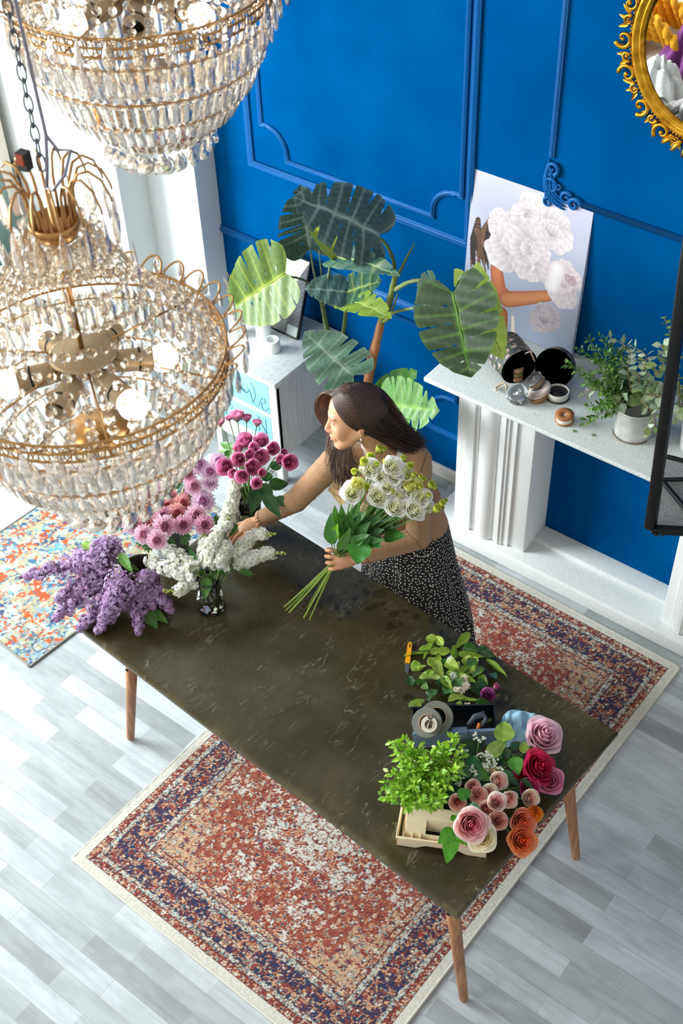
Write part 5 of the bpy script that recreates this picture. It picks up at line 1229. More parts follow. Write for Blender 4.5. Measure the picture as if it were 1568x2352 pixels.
def loose_leaf(label, b, tip, W_, n, col, name='leaf', group=None, fold=.2, curl=.15, col2=None, stempt=None, cat='leaf'):
    b = V3(b); tip = V3(tip); t = MB(); leafmb(t, b, tip - b, np.linalg.norm(tip - b), W_, n, col, col2, fold, curl, 0, 12, 4)
    if stempt is not None: t.tube(bez(stempt, (V3(stempt) + b) / 2 + V3((0, 0, .01)), b, 6), .0016, 5, col)
    return tag(obj(name, t, M_leaf), label, cat, group)
rcs = rc + V3((0, 0, -.02))
loose_leaf('pale green lilac leaf on a long twig at the back of the lilacs', at(222, 1268, 2, .97), at(185, 1242, 2, .99), .05, (.2, -.3, 1), '8bb04a', stempt=rcs)
loose_leaf('green lilac leaf above the dark bucket', at(275, 1270, 2, .98), at(300, 1312, 2, .97), .04, (.2, -.6, .8), '5c8f36', stempt=rcs)
loose_leaf('dark green lilac leaf on the table under the lilacs', at(330, 1398, 2, .80), at(362, 1444, 2, .76), .055, (.2, -.2, 1), '4f7a2c', stempt=rcs + V3((0, 0, -.05)))
loose_leaf('green lilac leaf beside the rightmost cluster', at(345, 1400, 2, .79), at(386, 1430, 2, .765), .04, (.2, -.2, 1), '58852f', stempt=rcs + V3((0, 0, -.05)))
loose_leaf('small bright leaf at the top of the lilacs', at(244, 1262, 2, .985), at(228, 1280, 2, .975), .03, (0, -.5, .8), '6f9f3a', stempt=rcs)
# ---------------------------------------------------------------- pink chrysanthemums in a grey pail
M_pail = mat('pale_grey_pail', 'aeb8b8', rough=.3, Transmission_Weight=.35)
pb = V3(at(400, 1275, 2, TZ)); t = thing('pail', 'pale grey pail of pink chrysanthemums', 'bucket', tuple(pb)); mb = MB(); mb.lathe([(0, .001), (.058, .001), (.072, .19), (.075, .193), (.072, .196), (.069, .19), (.055, .006), (0, .005)], pb, 40); obj('pail_body', mb, M_pail, t)
for k in range(3): mb = MB(); r_ = .0625 + .004 * k; mb.tube([pb + V3((r_ * math.cos(a) * 1.0, r_ * math.sin(a), .06 + .05 * k)) for a in np.linspace(0, 2 * PI, 41)[:-1]], .0012, 5, closed=True); obj('rib', mb, M_pail, t)
def mum_mb(R, co_, ci, seed):
    r = random.Random(seed); mb = MB(); c0 = V3(lin(co_)); c1 = V3(lin(ci))
    for k, (npet, el, L_, ro) in enumerate(((20, -.12, 1.0, .2), (20, .10, .97, .18), (18, .38, .88, .16), (16, .68, .74, .13), (14, .95, .58, .10), (10, 1.2, .44, .05), (6, 1.4, .36, .02))):
        for j in range(npet):
            a = 2 * PI * (j + .5 * (k % 2)) / npet + r.uniform(-.08, .08); e = el + r.uniform(-.1, .1); d = V3((math.cos(a) * math.cos(e), math.sin(a) * math.cos(e), math.sin(e))); b = V3((math.cos(a), math.sin(a), 0)) * R * ro
            Lp = R * L_ * r.uniform(.85, 1.05) * (1 - ro * .5); sd = V3((-math.sin(a), math.cos(a), 0)); up_ = np.cross(d, sd); w_ = R * .11
            V = [b - sd * w_ * .4, b + sd * w_ * .4, b + d * Lp * .6 + sd * w_ - up_ * w_ * .4, b + d * Lp * .6 - sd * w_ - up_ * w_ * .4, b + d * Lp * .6, b + d * Lp * .95 + sd * w_ * .5 + up_ * w_ * -.9 * (1 if k < 3 else -1), b + d * Lp * .95 - sd * w_ * .5 + up_ * w_ * -.9 * (1 if k < 3 else -1), b]
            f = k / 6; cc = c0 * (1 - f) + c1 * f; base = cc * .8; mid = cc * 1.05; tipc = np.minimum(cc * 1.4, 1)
            mb.add(V, [(7, 4, 3, 0), (1, 2, 4, 7), (3, 4, 6), (4, 2, 5), (4, 5, 6)], V3([base, base, mid, mid, mid * .85, tipc, tipc, base]))
    return mb
z6 = lambda x, y: (240 + x / 3.733, 1030 + y / 3.733)
mums = [(130, 590, 'at the far left of the bunch'), (270, 545, 'second from the left in the bunch'), (405, 512, 'salmon-centred, left of the middle'), (355, 632, 'below the salmon-centred one on the left'), (515, 668, 'largest in the lower middle of the bunch'), (450, 785, 'lowest of the bunch, above the white stocks'),
        (540, 492, 'salmon-pink, in the middle of the bunch'), (550, 402, 'peach-tinted, at the upper middle'), (620, 555, 'salmon-centred, right of the middle'), (500, 578, 'deep pink, tucked in the middle'), (675, 468, 'small dark-centred, right of the peach-tinted one'), (785, 572, 'large, near the right of the bunch'),
        (675, 655, 'right of the largest lower one'), (845, 452, 'pale, at the right shoulder of the bunch'), (765, 325, 'below the two upper blooms'), (740, 398, 'tucked under the upper right blooms'), (900, 292, 'pale, at the upper right by the mauve roses'), (805, 138, 'palest, highest of the bunch'), (712, 212, 'upper left of the tall stems'),
        (905, 200, 'half hidden behind the pale upper right one'), (975, 110, 'pale, just left of the mauve roses'), (272, 420, 'small, at the upper left edge'), (348, 466, 'tucked behind the left blooms'), (336, 735, 'lower left of the bunch'), (855, 655, 'at the lower right of the bunch'), (240, 655, 'small, at the lower left edge')]
for i, (x, y, lab) in enumerate(mums):
    px_, py_ = z6(x, y); hi = y < 340 and x > 650; z = (1.06 + (340 - y) / 2500 if hi else 1.015) + rnd.uniform(-.008, .008); p = V3(at(px_, py_, 2, z)); R = (.040 if (x, y) in ((270, 545), (515, 668), (785, 572), (845, 452)) else .034) * rnd.uniform(1.06, 1.2)
    sal = 'salmon' in lab or 'peach' in lab; co_, ci = ('efbdb4', 'd07a8a') if sal else (('f0cdda', 'cf8ca6') if i % 3 else ('e8bccf', 'bf7294'))
    if 'pale' in lab: co_, ci = 'f3dcec', 'd8a3c8'
    out_ = nrm(V3((p[0] - pb[0], p[1] - pb[1], 0))); d = toward(p, .75, .22) + out_ * .35
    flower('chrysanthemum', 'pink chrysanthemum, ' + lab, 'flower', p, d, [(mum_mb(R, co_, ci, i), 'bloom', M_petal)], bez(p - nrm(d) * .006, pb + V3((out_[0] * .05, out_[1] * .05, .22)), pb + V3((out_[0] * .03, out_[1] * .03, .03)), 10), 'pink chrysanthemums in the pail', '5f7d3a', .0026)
r_ = random.Random(4)
for i, (x, y, a, lab) in enumerate(((120, 670, 2.6, 'at the far left'), (175, 640, 4.2, 'under the leftmost pink bloom'), (330, 790, 3.6, 'at the lower left edge'), (370, 820, 4.8, 'below the lowest pink bloom'), (640, 330, 2.4, 'at the upper left of the tall stems'), (620, 290, 1.8, 'furthest up on the left'), (680, 280, 2.2, 'below the highest pink bloom'), (670, 770, 5.2, 'over the pail rim'), (940, 620, .2, 'at the lower right by the white stock'), (880, 705, 5.5, 'at the right of the pail'), (330, 410, 2.2, 'above the left blooms'), (470, 455, 1.5, 'between the middle blooms'), (730, 250, .6, 'right among the tall stems'), (560, 780, 4.6, 'hanging over the front of the pail'), (690, 740, 5.0, 'beside the ribbed pail front'))):
    p = V3(at(*z6(x, y), 2, .985)); mb = MB()
    for k in range(5):
        aa = a + (k - 2) * .5; d = CR * math.cos(aa) + CU * math.sin(aa); leafmb(mb, p, d, .034 - .004 * abs(k - 2), .016, nrm(V3(CAMPOS) - p) + V3((0, 0, .5)), '3d6a30', None, .2, .2, 0, 6, 3)
    mb.tube(bez(p, (p + pb) / 2 + V3((0, 0, .1)), pb + V3((0, 0, .12)), 8), .0014, 5, '4d7a36')
    tag(obj('chrysanthemum_leaf', mb, M_leaf), 'lobed dark chrysanthemum leaf ' + lab, 'leaf', 'chrysanthemum leaves around the pail')
# ---------------------------------------------------------------- mauve spray roses in a glass vase
M_glass = mat('clear_glass', (1, 1, 1), rough=.0, Transmission_Weight=1.0, IOR=1.45); M_water = mat('water', (.93, 1, .93), rough=.0, Transmission_Weight=1.0, IOR=1.33)
def glassvase(label, c, prof, wz, wr):
    t = thing('glass_vase', label, 'vase', tuple(c)); mb = MB(); th = .0025
    inner = [(max(r - th, .0), z + (.006 if i == 0 else 0)) for i, (r, z) in enumerate(prof)]
    mb.lathe([(0, 0)] + prof + inner[::-1] + [(0, .008)], c, 40); obj('glass', mb, M_glass, t)
    mb = MB(); mb.lathe([(0, .009)] + [(max(r - th - .0006, 0), max(z, .009)) for r, z in prof if z < wz] + [(wr, wz), (0, wz)], c, 40); obj('water', mb, M_water, t); return t
v2 = V3(at(578, 1222, 2, TZ)); glassvase('clear glass vase of mauve roses behind the hand', v2, [(.038, 0), (.042, .01), (.045, .12), (.05, .20)], .13, .042)
z5 = lambda x, y: (x / 2.24, 900 + y / 2.24)
roses = [(1130, 158, .022, 'furthest left against the cabinet'), (1178, 138, .014, 'small bud left of the top row'), (1218, 128, .028, 'largest of the top row'), (1268, 138, .020, 'right in the top row'), (1322, 162, .018, 'rightmost of the top row'), (1262, 258, .031, 'big, below the top row'), (1342, 256, .028, 'round, right of the big one'), (1400, 292, .024, 'pointing right'), (1228, 345, .027, 'left of centre'), (1294, 386, .029, 'open, facing the viewer in the middle'), (1338, 334, .029, 'open, right of centre'),
         (1160, 386, .032, 'open, leftmost in the lower cluster'), (1245, 432, .025, 'below the left of centre one'), (1200, 418, .018, 'small, between the two lower left'), (1318, 470, .021, 'lowest of the bunch'), (1345, 416, .015, 'small, lower right'), (1440, 352, .02, 'beside the rightmost one'), (1487, 362, .029, 'furthest right of the bunch'), (1300, 292, .022, 'tucked between the two big ones'), (1228, 292, .02, 'tucked left of the big one'), (1282, 322, .02, 'small, at the heart of the bunch'), (1458, 308, .012, 'tight bud above the right ones')]
for i, (x, y, R, lab) in enumerate(roses):
    px_, py_ = z5(x, y); z = 1.17 if y > 200 else 1.14; p = V3(at(px_, py_, 2, z + rnd.uniform(-.012, .012))); out_ = nrm(V3((p[0] - v2[0], p[1] - v2[1], 0))); d = toward(p, .8, .25) + out_ * .4 if y > 200 else V3((out_[0] * .4, out_[1] * .4, 1))
    rm = rose_mb(R, 'da90b2' if i % 2 else 'e4a4c2', 'c8709c', i, 6, .55, .03, 1.15); cal = MB(); calyx(cal, R)
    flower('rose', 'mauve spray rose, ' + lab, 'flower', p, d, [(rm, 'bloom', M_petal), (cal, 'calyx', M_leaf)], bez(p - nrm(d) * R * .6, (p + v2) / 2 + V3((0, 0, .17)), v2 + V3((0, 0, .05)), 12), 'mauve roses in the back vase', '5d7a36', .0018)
for i, (x0, y0, x1, y1, W_, col, lab) in enumerate(((1230, 310, 1120, 250, .045, '4d7c33', 'pointing up left'), (1215, 335, 1110, 290, .04, '55853a', 'second at the left'), (1250, 330, 1190, 300, .035, '5a8a3c', 'short, behind the left roses'), (1180, 300, 1160, 360, .035, '4a7a30', 'hanging at the left'), (1350, 470, 1400, 560, .05, '2f5a26', 'dark, below the lower roses'), (1330, 500, 1290, 625, .055, '2c5524', 'large, hanging over the stocks'),
        (1380, 480, 1490, 470, .055, '33602a', 'pointing right towards the sleeve'), (1360, 520, 1440, 640, .055, '2d5826', 'large, in front of the sleeve'), (1400, 400, 1445, 350, .05, '366528', 'curling up beside the right roses'), (1340, 440, 1410, 430, .045, '3a6a2c', 'under the lower right rose'), (1300, 520, 1270, 560, .04, '2a5022', 'short, low in the middle'), (1420, 540, 1480, 590, .04, '2f5a26', 'small, over the sleeve'))):
    b = V3(at(*z5(x0, y0), 2, 1.06)); e = V3(at(*z5(x1, y1), 2, 1.04)); loose_leaf('rose leaf, ' + lab + ', of the mauve roses', b, e, W_, nrm(V3(CAMPOS) - b) + V3((0, 0, .4)), col, 'rose_leaf', 'leaves of the mauve roses', .15, .12, stempt=v2 + V3((0, 0, .18)))
# ---------------------------------------------------------------- white stocks in a glass jug
v1 = V3(at(486, 1396, 2, TZ)); glassvase('clear glass vase of white stocks on the table', v1, [(.046, 0), (.049, .006), (.047, .02), (.05, .03), (.052, .07), (.047, .11), (.040, .14), (.044, .165)], .105, .043)
def floret(mb, p, d, s_, r, col):
    d = nrm(d); x = nrm(np.cross(d, V3((.2, .5, 1)))); y = np.cross(d, x); c0 = V3(lin(col))
    for ring_, (n, L_, up_) in enumerate(((6, 1.0, .15), (5, .68, .5), (4, .4, .9))):
        for k in range(n):
            a = 2 * PI * k / n + ring_ + r.uniform(-.2, .2); e = x * math.cos(a) + y * math.sin(a); g = -x * math.sin(a) + y * math.cos(a); L2 = s_ * L_ * r.uniform(.85, 1.1); w_ = s_ * .42
            V = [p, p + e * L2 * .6 + g * w_ + d * L2 * up_ * .7, p + e * L2 + g * w_ * .5 + d * (L2 * up_ + r.uniform(-.15, .15) * s_), p + e * L2 * 1.02 - g * w_ * .5 + d * (L2 * up_ + r.uniform(-.15, .15) * s_), p + e * L2 * .6 - g * w_ + d * L2 * up_ * .7]
            mb.add(V, [(0, 1, 2, 3, 4)], V3([lin('c8cf7a')] + [c0 * r.uniform(.9, 1.03)] * 4))
def stock(label, pts, R, n, seed, z0, z1, budlen=.2):
    r = random.Random(seed); P = [V3(at(*z6(*q), 2, z0 + (z1 - z0) * i / (len(pts) - 1))) for i, q in enumerate(pts)]; k = len(P); q = np.linspace(0, k - 1, 21); S = np.stack([np.interp(q, range(k), V3(P)[:, i]) for i in range(3)], 1)
    for _ in range(3): S[1:-1] = (S[:-2] + S[1:-1] * 2 + S[2:]) / 4
    t = thing('white_stock', label, 'flower', tuple(S[0]), 0, 'white stocks in the glass vase'); mb = MB(); b0 = v1 + V3((r.uniform(-.02, .02), r.uniform(-.02, .02), .02))
    mb.tube(np.vstack([bez(b0, (b0 + S[0]) / 2 + V3((0, 0, .03)), S[0], 8), S[1:]]), np.linspace(.0032, .0012, 28), 6, '7d9a4a'); obj('stem', mb, M_stem, t)
    mb = MB(); n = int(n * 1.35)
    for i in range(n):
        f = (i + r.random()) / n * (1 - budlen); j = f * 20; a = int(min(j, 19)); c = S[a] + (S[a + 1] - S[a]) * (j - a); T = nrm(S[min(a + 1, 20)] - S[a]); x = nrm(np.cross(T, V3((.1, .2, 1)))); y = np.cross(T, x); th = i * 2.4; d = nrm(x * math.cos(th) + y * math.sin(th) + T * .35 + V3((0, 0, .2)))
        floret(mb, c + d * R * r.uniform(.5, 1.05) * (1 - .35 * f), d, .0195 * (1 - .3 * f), r, r.choice(['fcfcf8', 'fafaf2', 'f4f5ea', 'ffffff']))
    obj('blossom', mb, M_petal, t, False); mb = MB()
    for i in range(18):
        f = 1 - budlen * (1 - i / 17) ; j = f * 20; a = int(min(j, 19)); c = S[a] + (S[min(a + 1, 20)] - S[a]) * (j - a); d = V3((r.uniform(-1, 1), r.uniform(-1, 1), r.uniform(-.3, 1))); c = c + nrm(d) * .009 * (1.3 - f) * 2; mb.ell(c, (.0042, .0042, .005), r.choice(['a9b45a', 'c9d07a', '8fa048', 'e6e8c0']), 6, 5)
    obj('buds', mb, M_leaf, t)
for i, (pts, R, n, z0, z1, bl, lab) in enumerate((([(800, 1080), (640, 1060), (410, 1000), (385, 930)], .034, 46, .93, .95, .16, 'white stock spray pointing left over the lilacs'), ([(790, 1040), (660, 950), (560, 880), (500, 850)], .030, 40, .95, .97, .14, 'white stock spray behind the left-pointing one'), ([(800, 1140), (720, 1150), (640, 1230), (495, 1225)], .026, 30, .90, .90, .3, 'lowest white stock spray, its budded tip over the table'),
        ([(900, 1020), (890, 900), (960, 740), (1065, 600)], .030, 46, .95, 1.06, .1, 'upright white stock spray in front of the hand'), ([(980, 1040), (1000, 950), (1040, 870), (1070, 800)], .030, 34, .96, 1.0, .16, 'short white stock spray in the middle of the vase'), ([(1080, 960), (1180, 850), (1280, 740), (1460, 740)], .029, 44, .95, 1.0, .16, 'white stock spray reaching right under the forearm'), ([(1120, 980), (1240, 950), (1370, 900), (1545, 905)], .027, 44, .93, .96, .2, 'rightmost white stock spray with a long budded tip'),
        ([(1030, 700), (1060, 560), (1110, 420), (1110, 270)], .028, 52, 1.02, 1.13, .03, 'tallest white stock spray rising beside the mauve roses'), ([(860, 1000), (850, 880), (860, 800), (850, 745)], .022, 20, .95, .99, .3, 'small white stock spray left of the upright one'))):
    stock(lab, pts, R, n, i + 20, z0, z1, bl)
for i, (x0, y0, x1, y1, W_, lab) in enumerate(((960, 1060, 880, 1170, .04, 'over the vase front'), (880, 1100, 860, 1290, .045, 'hanging down inside the vase'), (850, 1050, 700, 1110, .03, 'dark, pointing left'), (1080, 940, 1200, 930, .05, 'curled, among the right sprays'), (1140, 1040, 1290, 1080, .03, 'drooping right over the table'), (940, 1050, 1000, 1080, .03, 'at the vase mouth'), (800, 1000, 700, 800, .025, 'tall thin, behind the left sprays'), (1000, 1030, 1040, 1090, .025, 'small, right of the mouth'), (830, 1040, 650, 1080, .03, 'second dark one pointing left'), (1130, 640, 1070, 760, .03, 'on the tallest spray stem'), (1110, 1000, 1260, 1100, .028, 'wavy, right over the table'))):
    z = .92 if y0 > 900 else 1.03; b = V3(at(*z6(x0, y0), 2, z)); e = V3(at(*z6(x1, y1), 2, z - .03)); loose_leaf('stock leaf ' + lab, b, e, W_, nrm(V3(CAMPOS) - b) + V3((0, 0, .3)), ['3f6f2a', '4d7d30', '5d8f3a'][i % 3], 'stock_leaf', 'leaves of the white stocks', .3, .15, stempt=v1 + V3((0, 0, .14)))
# ---------------------------------------------------------------- craft knife and clippings
k0 = V3(at(942, 1477, 2, .757)); k1 = V3(at(936, 1524, 2, .757)); k2 = V3(at(935, 1554, 2, .754)); t = thing('craft_knife', 'yellow-handled knife beside the leaf clippings', 'knife', (k1[0], k1[1], TZ))
F_ = frame_to(k1 - k0, (0, 0, 1), k0); Lk = np.linalg.norm(k1 - k0); mb = MB(); g = MB(); g.prism([(-.009, .004), (-.009, Lk), (.009, Lk), (.009, .004), (.005, -.002), (-.005, -.002)], -.005, .005, 'f0a818', M=np.array([[1, 0, 0, 0], [0, 0, 1, 0], [0, 1, 0, 0], [0, 0, 0, 1.]])); mb.addm(g, F_)
d = nrm(k1 - k0); s_ = nrm(np.cross(d, (0, 0, 1)))
mb = MB()
def slab(mb, poly, z0, z1, col):
    mb.prism([(p[0], p[1]) for p in poly], z0, z1, col)
hole = lambda q, w_: k0 + d * q + s_ * w_
slab(mb, [hole(.0, -.004), hole(-.003, 0), hole(0, .005), hole(.008, .0085), hole(Lk, .010), hole(Lk, -.008), hole(.008, -.007)], TZ + .001, TZ + .011, 'efa51c'); obj('handle', mb, M_vcg, t, False)
mb = MB(); slab(mb, [hole(.007, -.0022), hole(.007, .0024), hole(.024, .0026), hole(.024, -.0024)], TZ + .0112, TZ + .0116, '5b4a2c'); obj('slot', mb, M_vc, t, False)
mb = MB(); slab(mb, [hole(Lk, -.007), hole(Lk, .008), hole(Lk + .030, .009), hole(Lk + .047, -.004), hole(Lk + .03, -.007)], TZ + .005, TZ + .0063, '7f8f9c'); obj('blade', mb, M_steel, t, False)
pr_ = random.Random(12); zc = lambda x, y: (920 + x / 4.9, 1440 + y / 4.9)
cl = [(780, 60, 600, 250, .035, 0), (280, 120, 480, 190, .04, 0), (400, 110, 270, 390, .03, 0), (30, 330, 330, 260, .035, 1), (110, 420, 250, 470, .045, 1), (340, 340, 480, 600, .05, 2), (500, 400, 660, 500, .05, 2), (640, 300, 940, 340, .03, 1), (820, 330, 800, 520, .045, 2), (700, 350, 820, 450, .045, 0), (960, 360, 1200, 570, .028, 1), (660, 540, 850, 620, .03, 1),
      (920, 450, 810, 580, .04, 4), (700, 230, 880, 270, .055, 5), (860, 240, 1050, 340, .05, 6), (940, 600, 850, 690, .045, 5), (140, 650, 330, 640, .05, 5), (240, 520, 480, 620, .04, 3), (200, 590, 420, 560, .035, 3), (470, 560, 580, 710, .035, 1), (400, 700, 300, 820, .06, 6), (80, 890, 280, 820, .04, 3), (530, 840, 760, 770, .04, 2), (640, 820, 910, 830, .022, 1), (840, 850, 1040, 890, .05, 5), (780, 720, 920, 800, .05, 6), (600, 870, 700, 930, .04, 2), (450, 730, 560, 800, .05, 6), (560, 680, 480, 760, .05, 5), (1000, 520, 1070, 600, .04, 7), (350, 480, 300, 560, .03, 1),
      (200, 260, 420, 230, .035, 1), (430, 300, 560, 260, .04, 0), (560, 330, 640, 240, .04, 1), (300, 420, 430, 360, .04, 2), (650, 470, 560, 420, .045, 1), (620, 600, 700, 680, .05, 5), (520, 500, 640, 570, .04, 0), (400, 600, 520, 690, .05, 6), (720, 600, 640, 520, .035, 1), (880, 700, 760, 650, .045, 6), (330, 300, 470, 250, .03, 0), (480, 210, 400, 100, .035, 2), (740, 440, 880, 380, .04, 5), (180, 480, 300, 440, .03, 2)]
pcol = ['8fa83a', '7f9e33', 'a3ba4e', 'a9bf6a', '6f9350', '3f6b30', '27481f', '3a6b58']
where = ['tip pointing up at the back', 'curled, at the back left', 'long ribbed, upright at the left', 'lying over the yellow knife', 'crumpled, right of the knife blade', 'broad with a pale midrib in the middle', 'puckered, in the middle', 'long narrow, to the right', 'rounded, right of the middle', 'crumpled, above the middle', 'twisted, alone at the right edge', 'narrow, above the white florets']
for i, (x0, y0, x1, y1, W_, ci) in enumerate(cl):
    lay = .006 + .030 * (1 - min(1, math.hypot(x0 - 550, y0 - 480) / 520)) + pr_.uniform(0, .008); b = V3(at(*zc(x0, y0), 2, TZ + lay)); e = V3(at(*zc(x1, y1), 2, TZ + lay * .8 + .004)); nn_ = V3((pr_.uniform(-.4, .4), pr_.uniform(-.4, .4), 1))
    mb = MB(); leafmb(mb, b, e - b, np.linalg.norm(e - b), W_, nn_, pcol[ci], None, pr_.uniform(.2, .8), pr_.uniform(-.10, .22), pr_.uniform(-.8, .8), 14, 5)
    V = mb.V[0]; V[:, 2] = np.maximum(V[:, 2], TZ + .002); 
    tag(obj('leaf_clipping', mb, M_leaf), ('stripped leaf in the clippings, ' + where[i]) if i < len(where) else ['fresh green', 'dark green'][ci > 4] + ' stripped leaf lying in the pile of clippings', 'leaf', ('marked clippings' if i < len(where) else ['fresh green clippings', 'dark green clippings'][ci > 4]))
for i in range(26):
    x0, y0 = pr_.gauss(560, 190), pr_.gauss(560, 170); a = pr_.uniform(0, 6.28); b = V3(at(*zc(x0, y0), 2, TZ + .005 + pr_.uniform(0, .012))); mb = MB(); d = V3((math.cos(a), math.sin(a), pr_.uniform(-.05, .25)))
    leafmb(mb, b, d, pr_.uniform(.03, .055), pr_.uniform(.02, .04), (pr_.uniform(-.5, .5), pr_.uniform(-.5, .5), 1), pcol[pr_.choice([0, 1, 4, 5, 6, 6])], None, .3, .1, 0, 9, 3); V = mb.V[0]; V[:, 2] = np.maximum(V[:, 2], TZ + .001)
    tag(obj('leaf_clipping', mb, M_leaf), 'crumpled leaf at the bottom of the pile of clippings', 'leaf', 'lowest clippings')
for i, (x, y, n, lab) in enumerate(((530, 375, 1, 'white floret among the clippings nearest the back'), (590, 575, 1, 'white floret in the middle of the clippings'), (640, 720, 2, 'cream florets left in the pair among the clippings'), (750, 680, 2, 'cream florets right in the pair among the clippings'), (740, 570, 1, 'faded floret standing among the clippings'), (740, 900, 2, 'faded florets beside the toolbox'))):
    p = V3(at(*zc(x, y), 2, TZ + .035)); mb = MB(); q = random.Random(i)
    for k in range(n): floret(mb, p + V3((q.uniform(-.01, .01), q.uniform(-.01, .01), 0)), toward(p, .6), .015, q, 'f2f2ea' if i < 2 else 'e2d8c2')
    tag(obj('floret', mb, M_petal, None, False), lab, 'flower')
p = V3(at(*zc(975, 770), 2, TZ + .022)); flower('rose', 'fallen mauve rose head beside the clippings', 'flower', p, V3((.3, -.3, 1)), [(rose_mb(.024, 'b4649c', '8f3f78', 77, 6, .5, .03, 1.1), 'bloom', M_petal)], None, None)
p = V3(at(*zc(1062, 680), 2, TZ + .016)); cal = MB(); calyx(cal, .012); flower('rose_bud', 'small fallen pink rosebud beside the mauve rose head', 'flower', p, V3((.5, .3, .8)), [(rose_mb(.011, 'cf7fa0', 'b25588', 78, 4, .2, .02, 1.4), 'bloom', M_petal), (cal, 'calyx', M_leaf)], None, None)
# ---------------------------------------------------------------- tool box
M_boxblue = mat('slate_blue_plastic', '6b849e', rough=.4); M_boxdark = mat('dark_plastic', '141a1c', rough=.45)
zt_ = .835; a = V3(at(950, 1684, 2, zt_)); b = V3(at(1144, 1676, 2, zt_)); ex = nrm(b - a); ey = V3((-ex[1], ex[0], 0)); Wb = np.linalg.norm(b - a); Db = .105
tb = thing('tool_box', 'open slate blue tool box with dark tray on the table', 'tool box', tuple(V3((a[0], a[1], TZ)) + ex * Wb / 2))
def TB(u, v, z): return a * [1, 1, 0] + ex * u + ey * v + V3((0, 0, z))
def wallq(mb, u0, v0, u1, v1, z0, z1):
    V = [TB(u, v, z) for z in (z0, z1) for u, v in ((u0, v0), (u1, v0), (u1, v1), (u0, v1))]; mb.add(V, [(3, 2, 1, 0), (4, 5, 6, 7), (0, 1, 5, 4), (1, 2, 6, 5), (2, 3, 7, 6), (3, 0, 4, 7)])
mb = MB(); wallq(mb, 0, 0, Wb, .006, TZ + .001, zt_); wallq(mb, -.004, -.005, Wb + .004, .006, zt_ - .022, zt_ + .001); obj('front', mb, M_boxblue, tb, False)
mb = MB(); wallq(mb, 0, .006, .004, Db, TZ + .001, zt_ - .003); wallq(mb, Wb - .004, .006, Wb, Db, TZ + .001, zt_ - .003); wallq(mb, 0, Db - .004, Wb, Db, TZ + .001, zt_ - .001); wallq(mb, .004, .006, Wb - .004, Db - .004, TZ + .001, TZ + .006); wallq(mb, -.004, Db - .004, Wb + .004, Db + .004, zt_ - .01, zt_ - .002); wallq(mb, .10, Db - .002, .15, Db + .01, zt_ - .02, zt_ + .004); obj('tray', mb, M_boxdark, tb, False)
mb = MB(); wallq(mb, Wb * .45, -.009, Wb * .63, .012, zt_ - .025, zt_ + .006); obj('latch', mb, M_boxblue, tb, False)
mb = MB(); V = [TB(.18, .03, zt_ - .01), TB(.205, .055, zt_ - .002), TB(.235, .062, zt_ + .002), TB(.24, .045, zt_), TB(.225, .02, zt_ - .008)]; mb.tube(V, [.006, .012, .012, .008, .005], 8, '3c4650'); tag(obj('pruning_shears', mb, M_vc), 'dark pruning shears handle in the tool box', 'shears')
mb = MB(); mb.tube([TB(.21, .012, zt_ - .01), TB(.218, .03, zt_ - .003)], .006, 8, 'e0752a'); tag(obj('marker', mb, M_vc), 'orange plastic tip poking up in the tool box', 'tool')
mb = MB(); mb.tube([TB(.225, .04, zt_ - .015), TB(.26, .05, zt_ - .012)], .007, 8, '4d5f2e'); tag(obj('wire_roll', mb, M_vc), 'green florist wire roll at the right of the tool box tray', 'wire')
def tape(label, c, n, R, ri, w_, c1, c2):
    F_ = frame_to(n, (0, 0, 1), c); t = thing('tape_roll', label, 'tape', tuple(c)); mb = MB(); g = MB(); pr = [(ri, -w_ / 2), (R, -w_ / 2), (R, w_ / 2)] + [(R - (R - ri) * k / 12, w_ / 2 + (.0004 if k % 2 else -.0002)) for k in range(1, 12)] + [(ri, w_ / 2)]; g.lathe(pr, n=40, col=c1, close=True); mb.addm(g, F_); obj('tape', mb, M_vc, t)
    mb = MB(); g = MB(); g.lathe([(ri - .003, -w_ / 2), (ri, -w_ / 2), (ri, w_ / 2 + .0006), (ri - .003, w_ / 2 + .0006)], n=40, col=c2, close=True); mb.addm(g, F_); obj('core', mb, M_vc, t)
tape('large grey-green tape roll leaning at the back of the tool box', V3(at(1003, 1648, 2, .86)), (.25, -.6, .9), .054, .034, .02, '72746a', 'a58f72')
tape('smaller grey tape roll in front of the large one', V3(at(981, 1660, 2, .875)), (.15, -.65, .9), .049, .028, .018, '6d6f66', 'a98d6c')
tape('white-cored tape roll inside the smaller grey one', V3(at(986, 1664, 2, .885)), (.15, -.65, .9), .0265, .017, .014, 'cfc9b8', 'b5ac98')
c = V3(at(988, 1652, 2, .90)); t = thing('pliers', 'small brown cutting pliers standing in the tape rolls', 'pliers', tuple(c)); mb = MB()
for s_ in (-1, 1): mb.tube([c + CR * .004 * s_ + CU * .018, c + CR * .007 * s_ + CU * .006, c, c - CR * .004 * s_ - CU * .02], [.0015, .0035, .004, .003], 6, '6a5a52')
obj('jaws', mb, M_vc, t); mb = MB()
for s_ in (-1, 1): mb.tube([c - CR * .004 * s_ - CU * .012, c - CR * .009 * s_ - CU * .022, c - CR * .007 * s_ - CU * .035], .0025, 6, 'b9b4aa')
obj('handle', mb, M_vc, t)
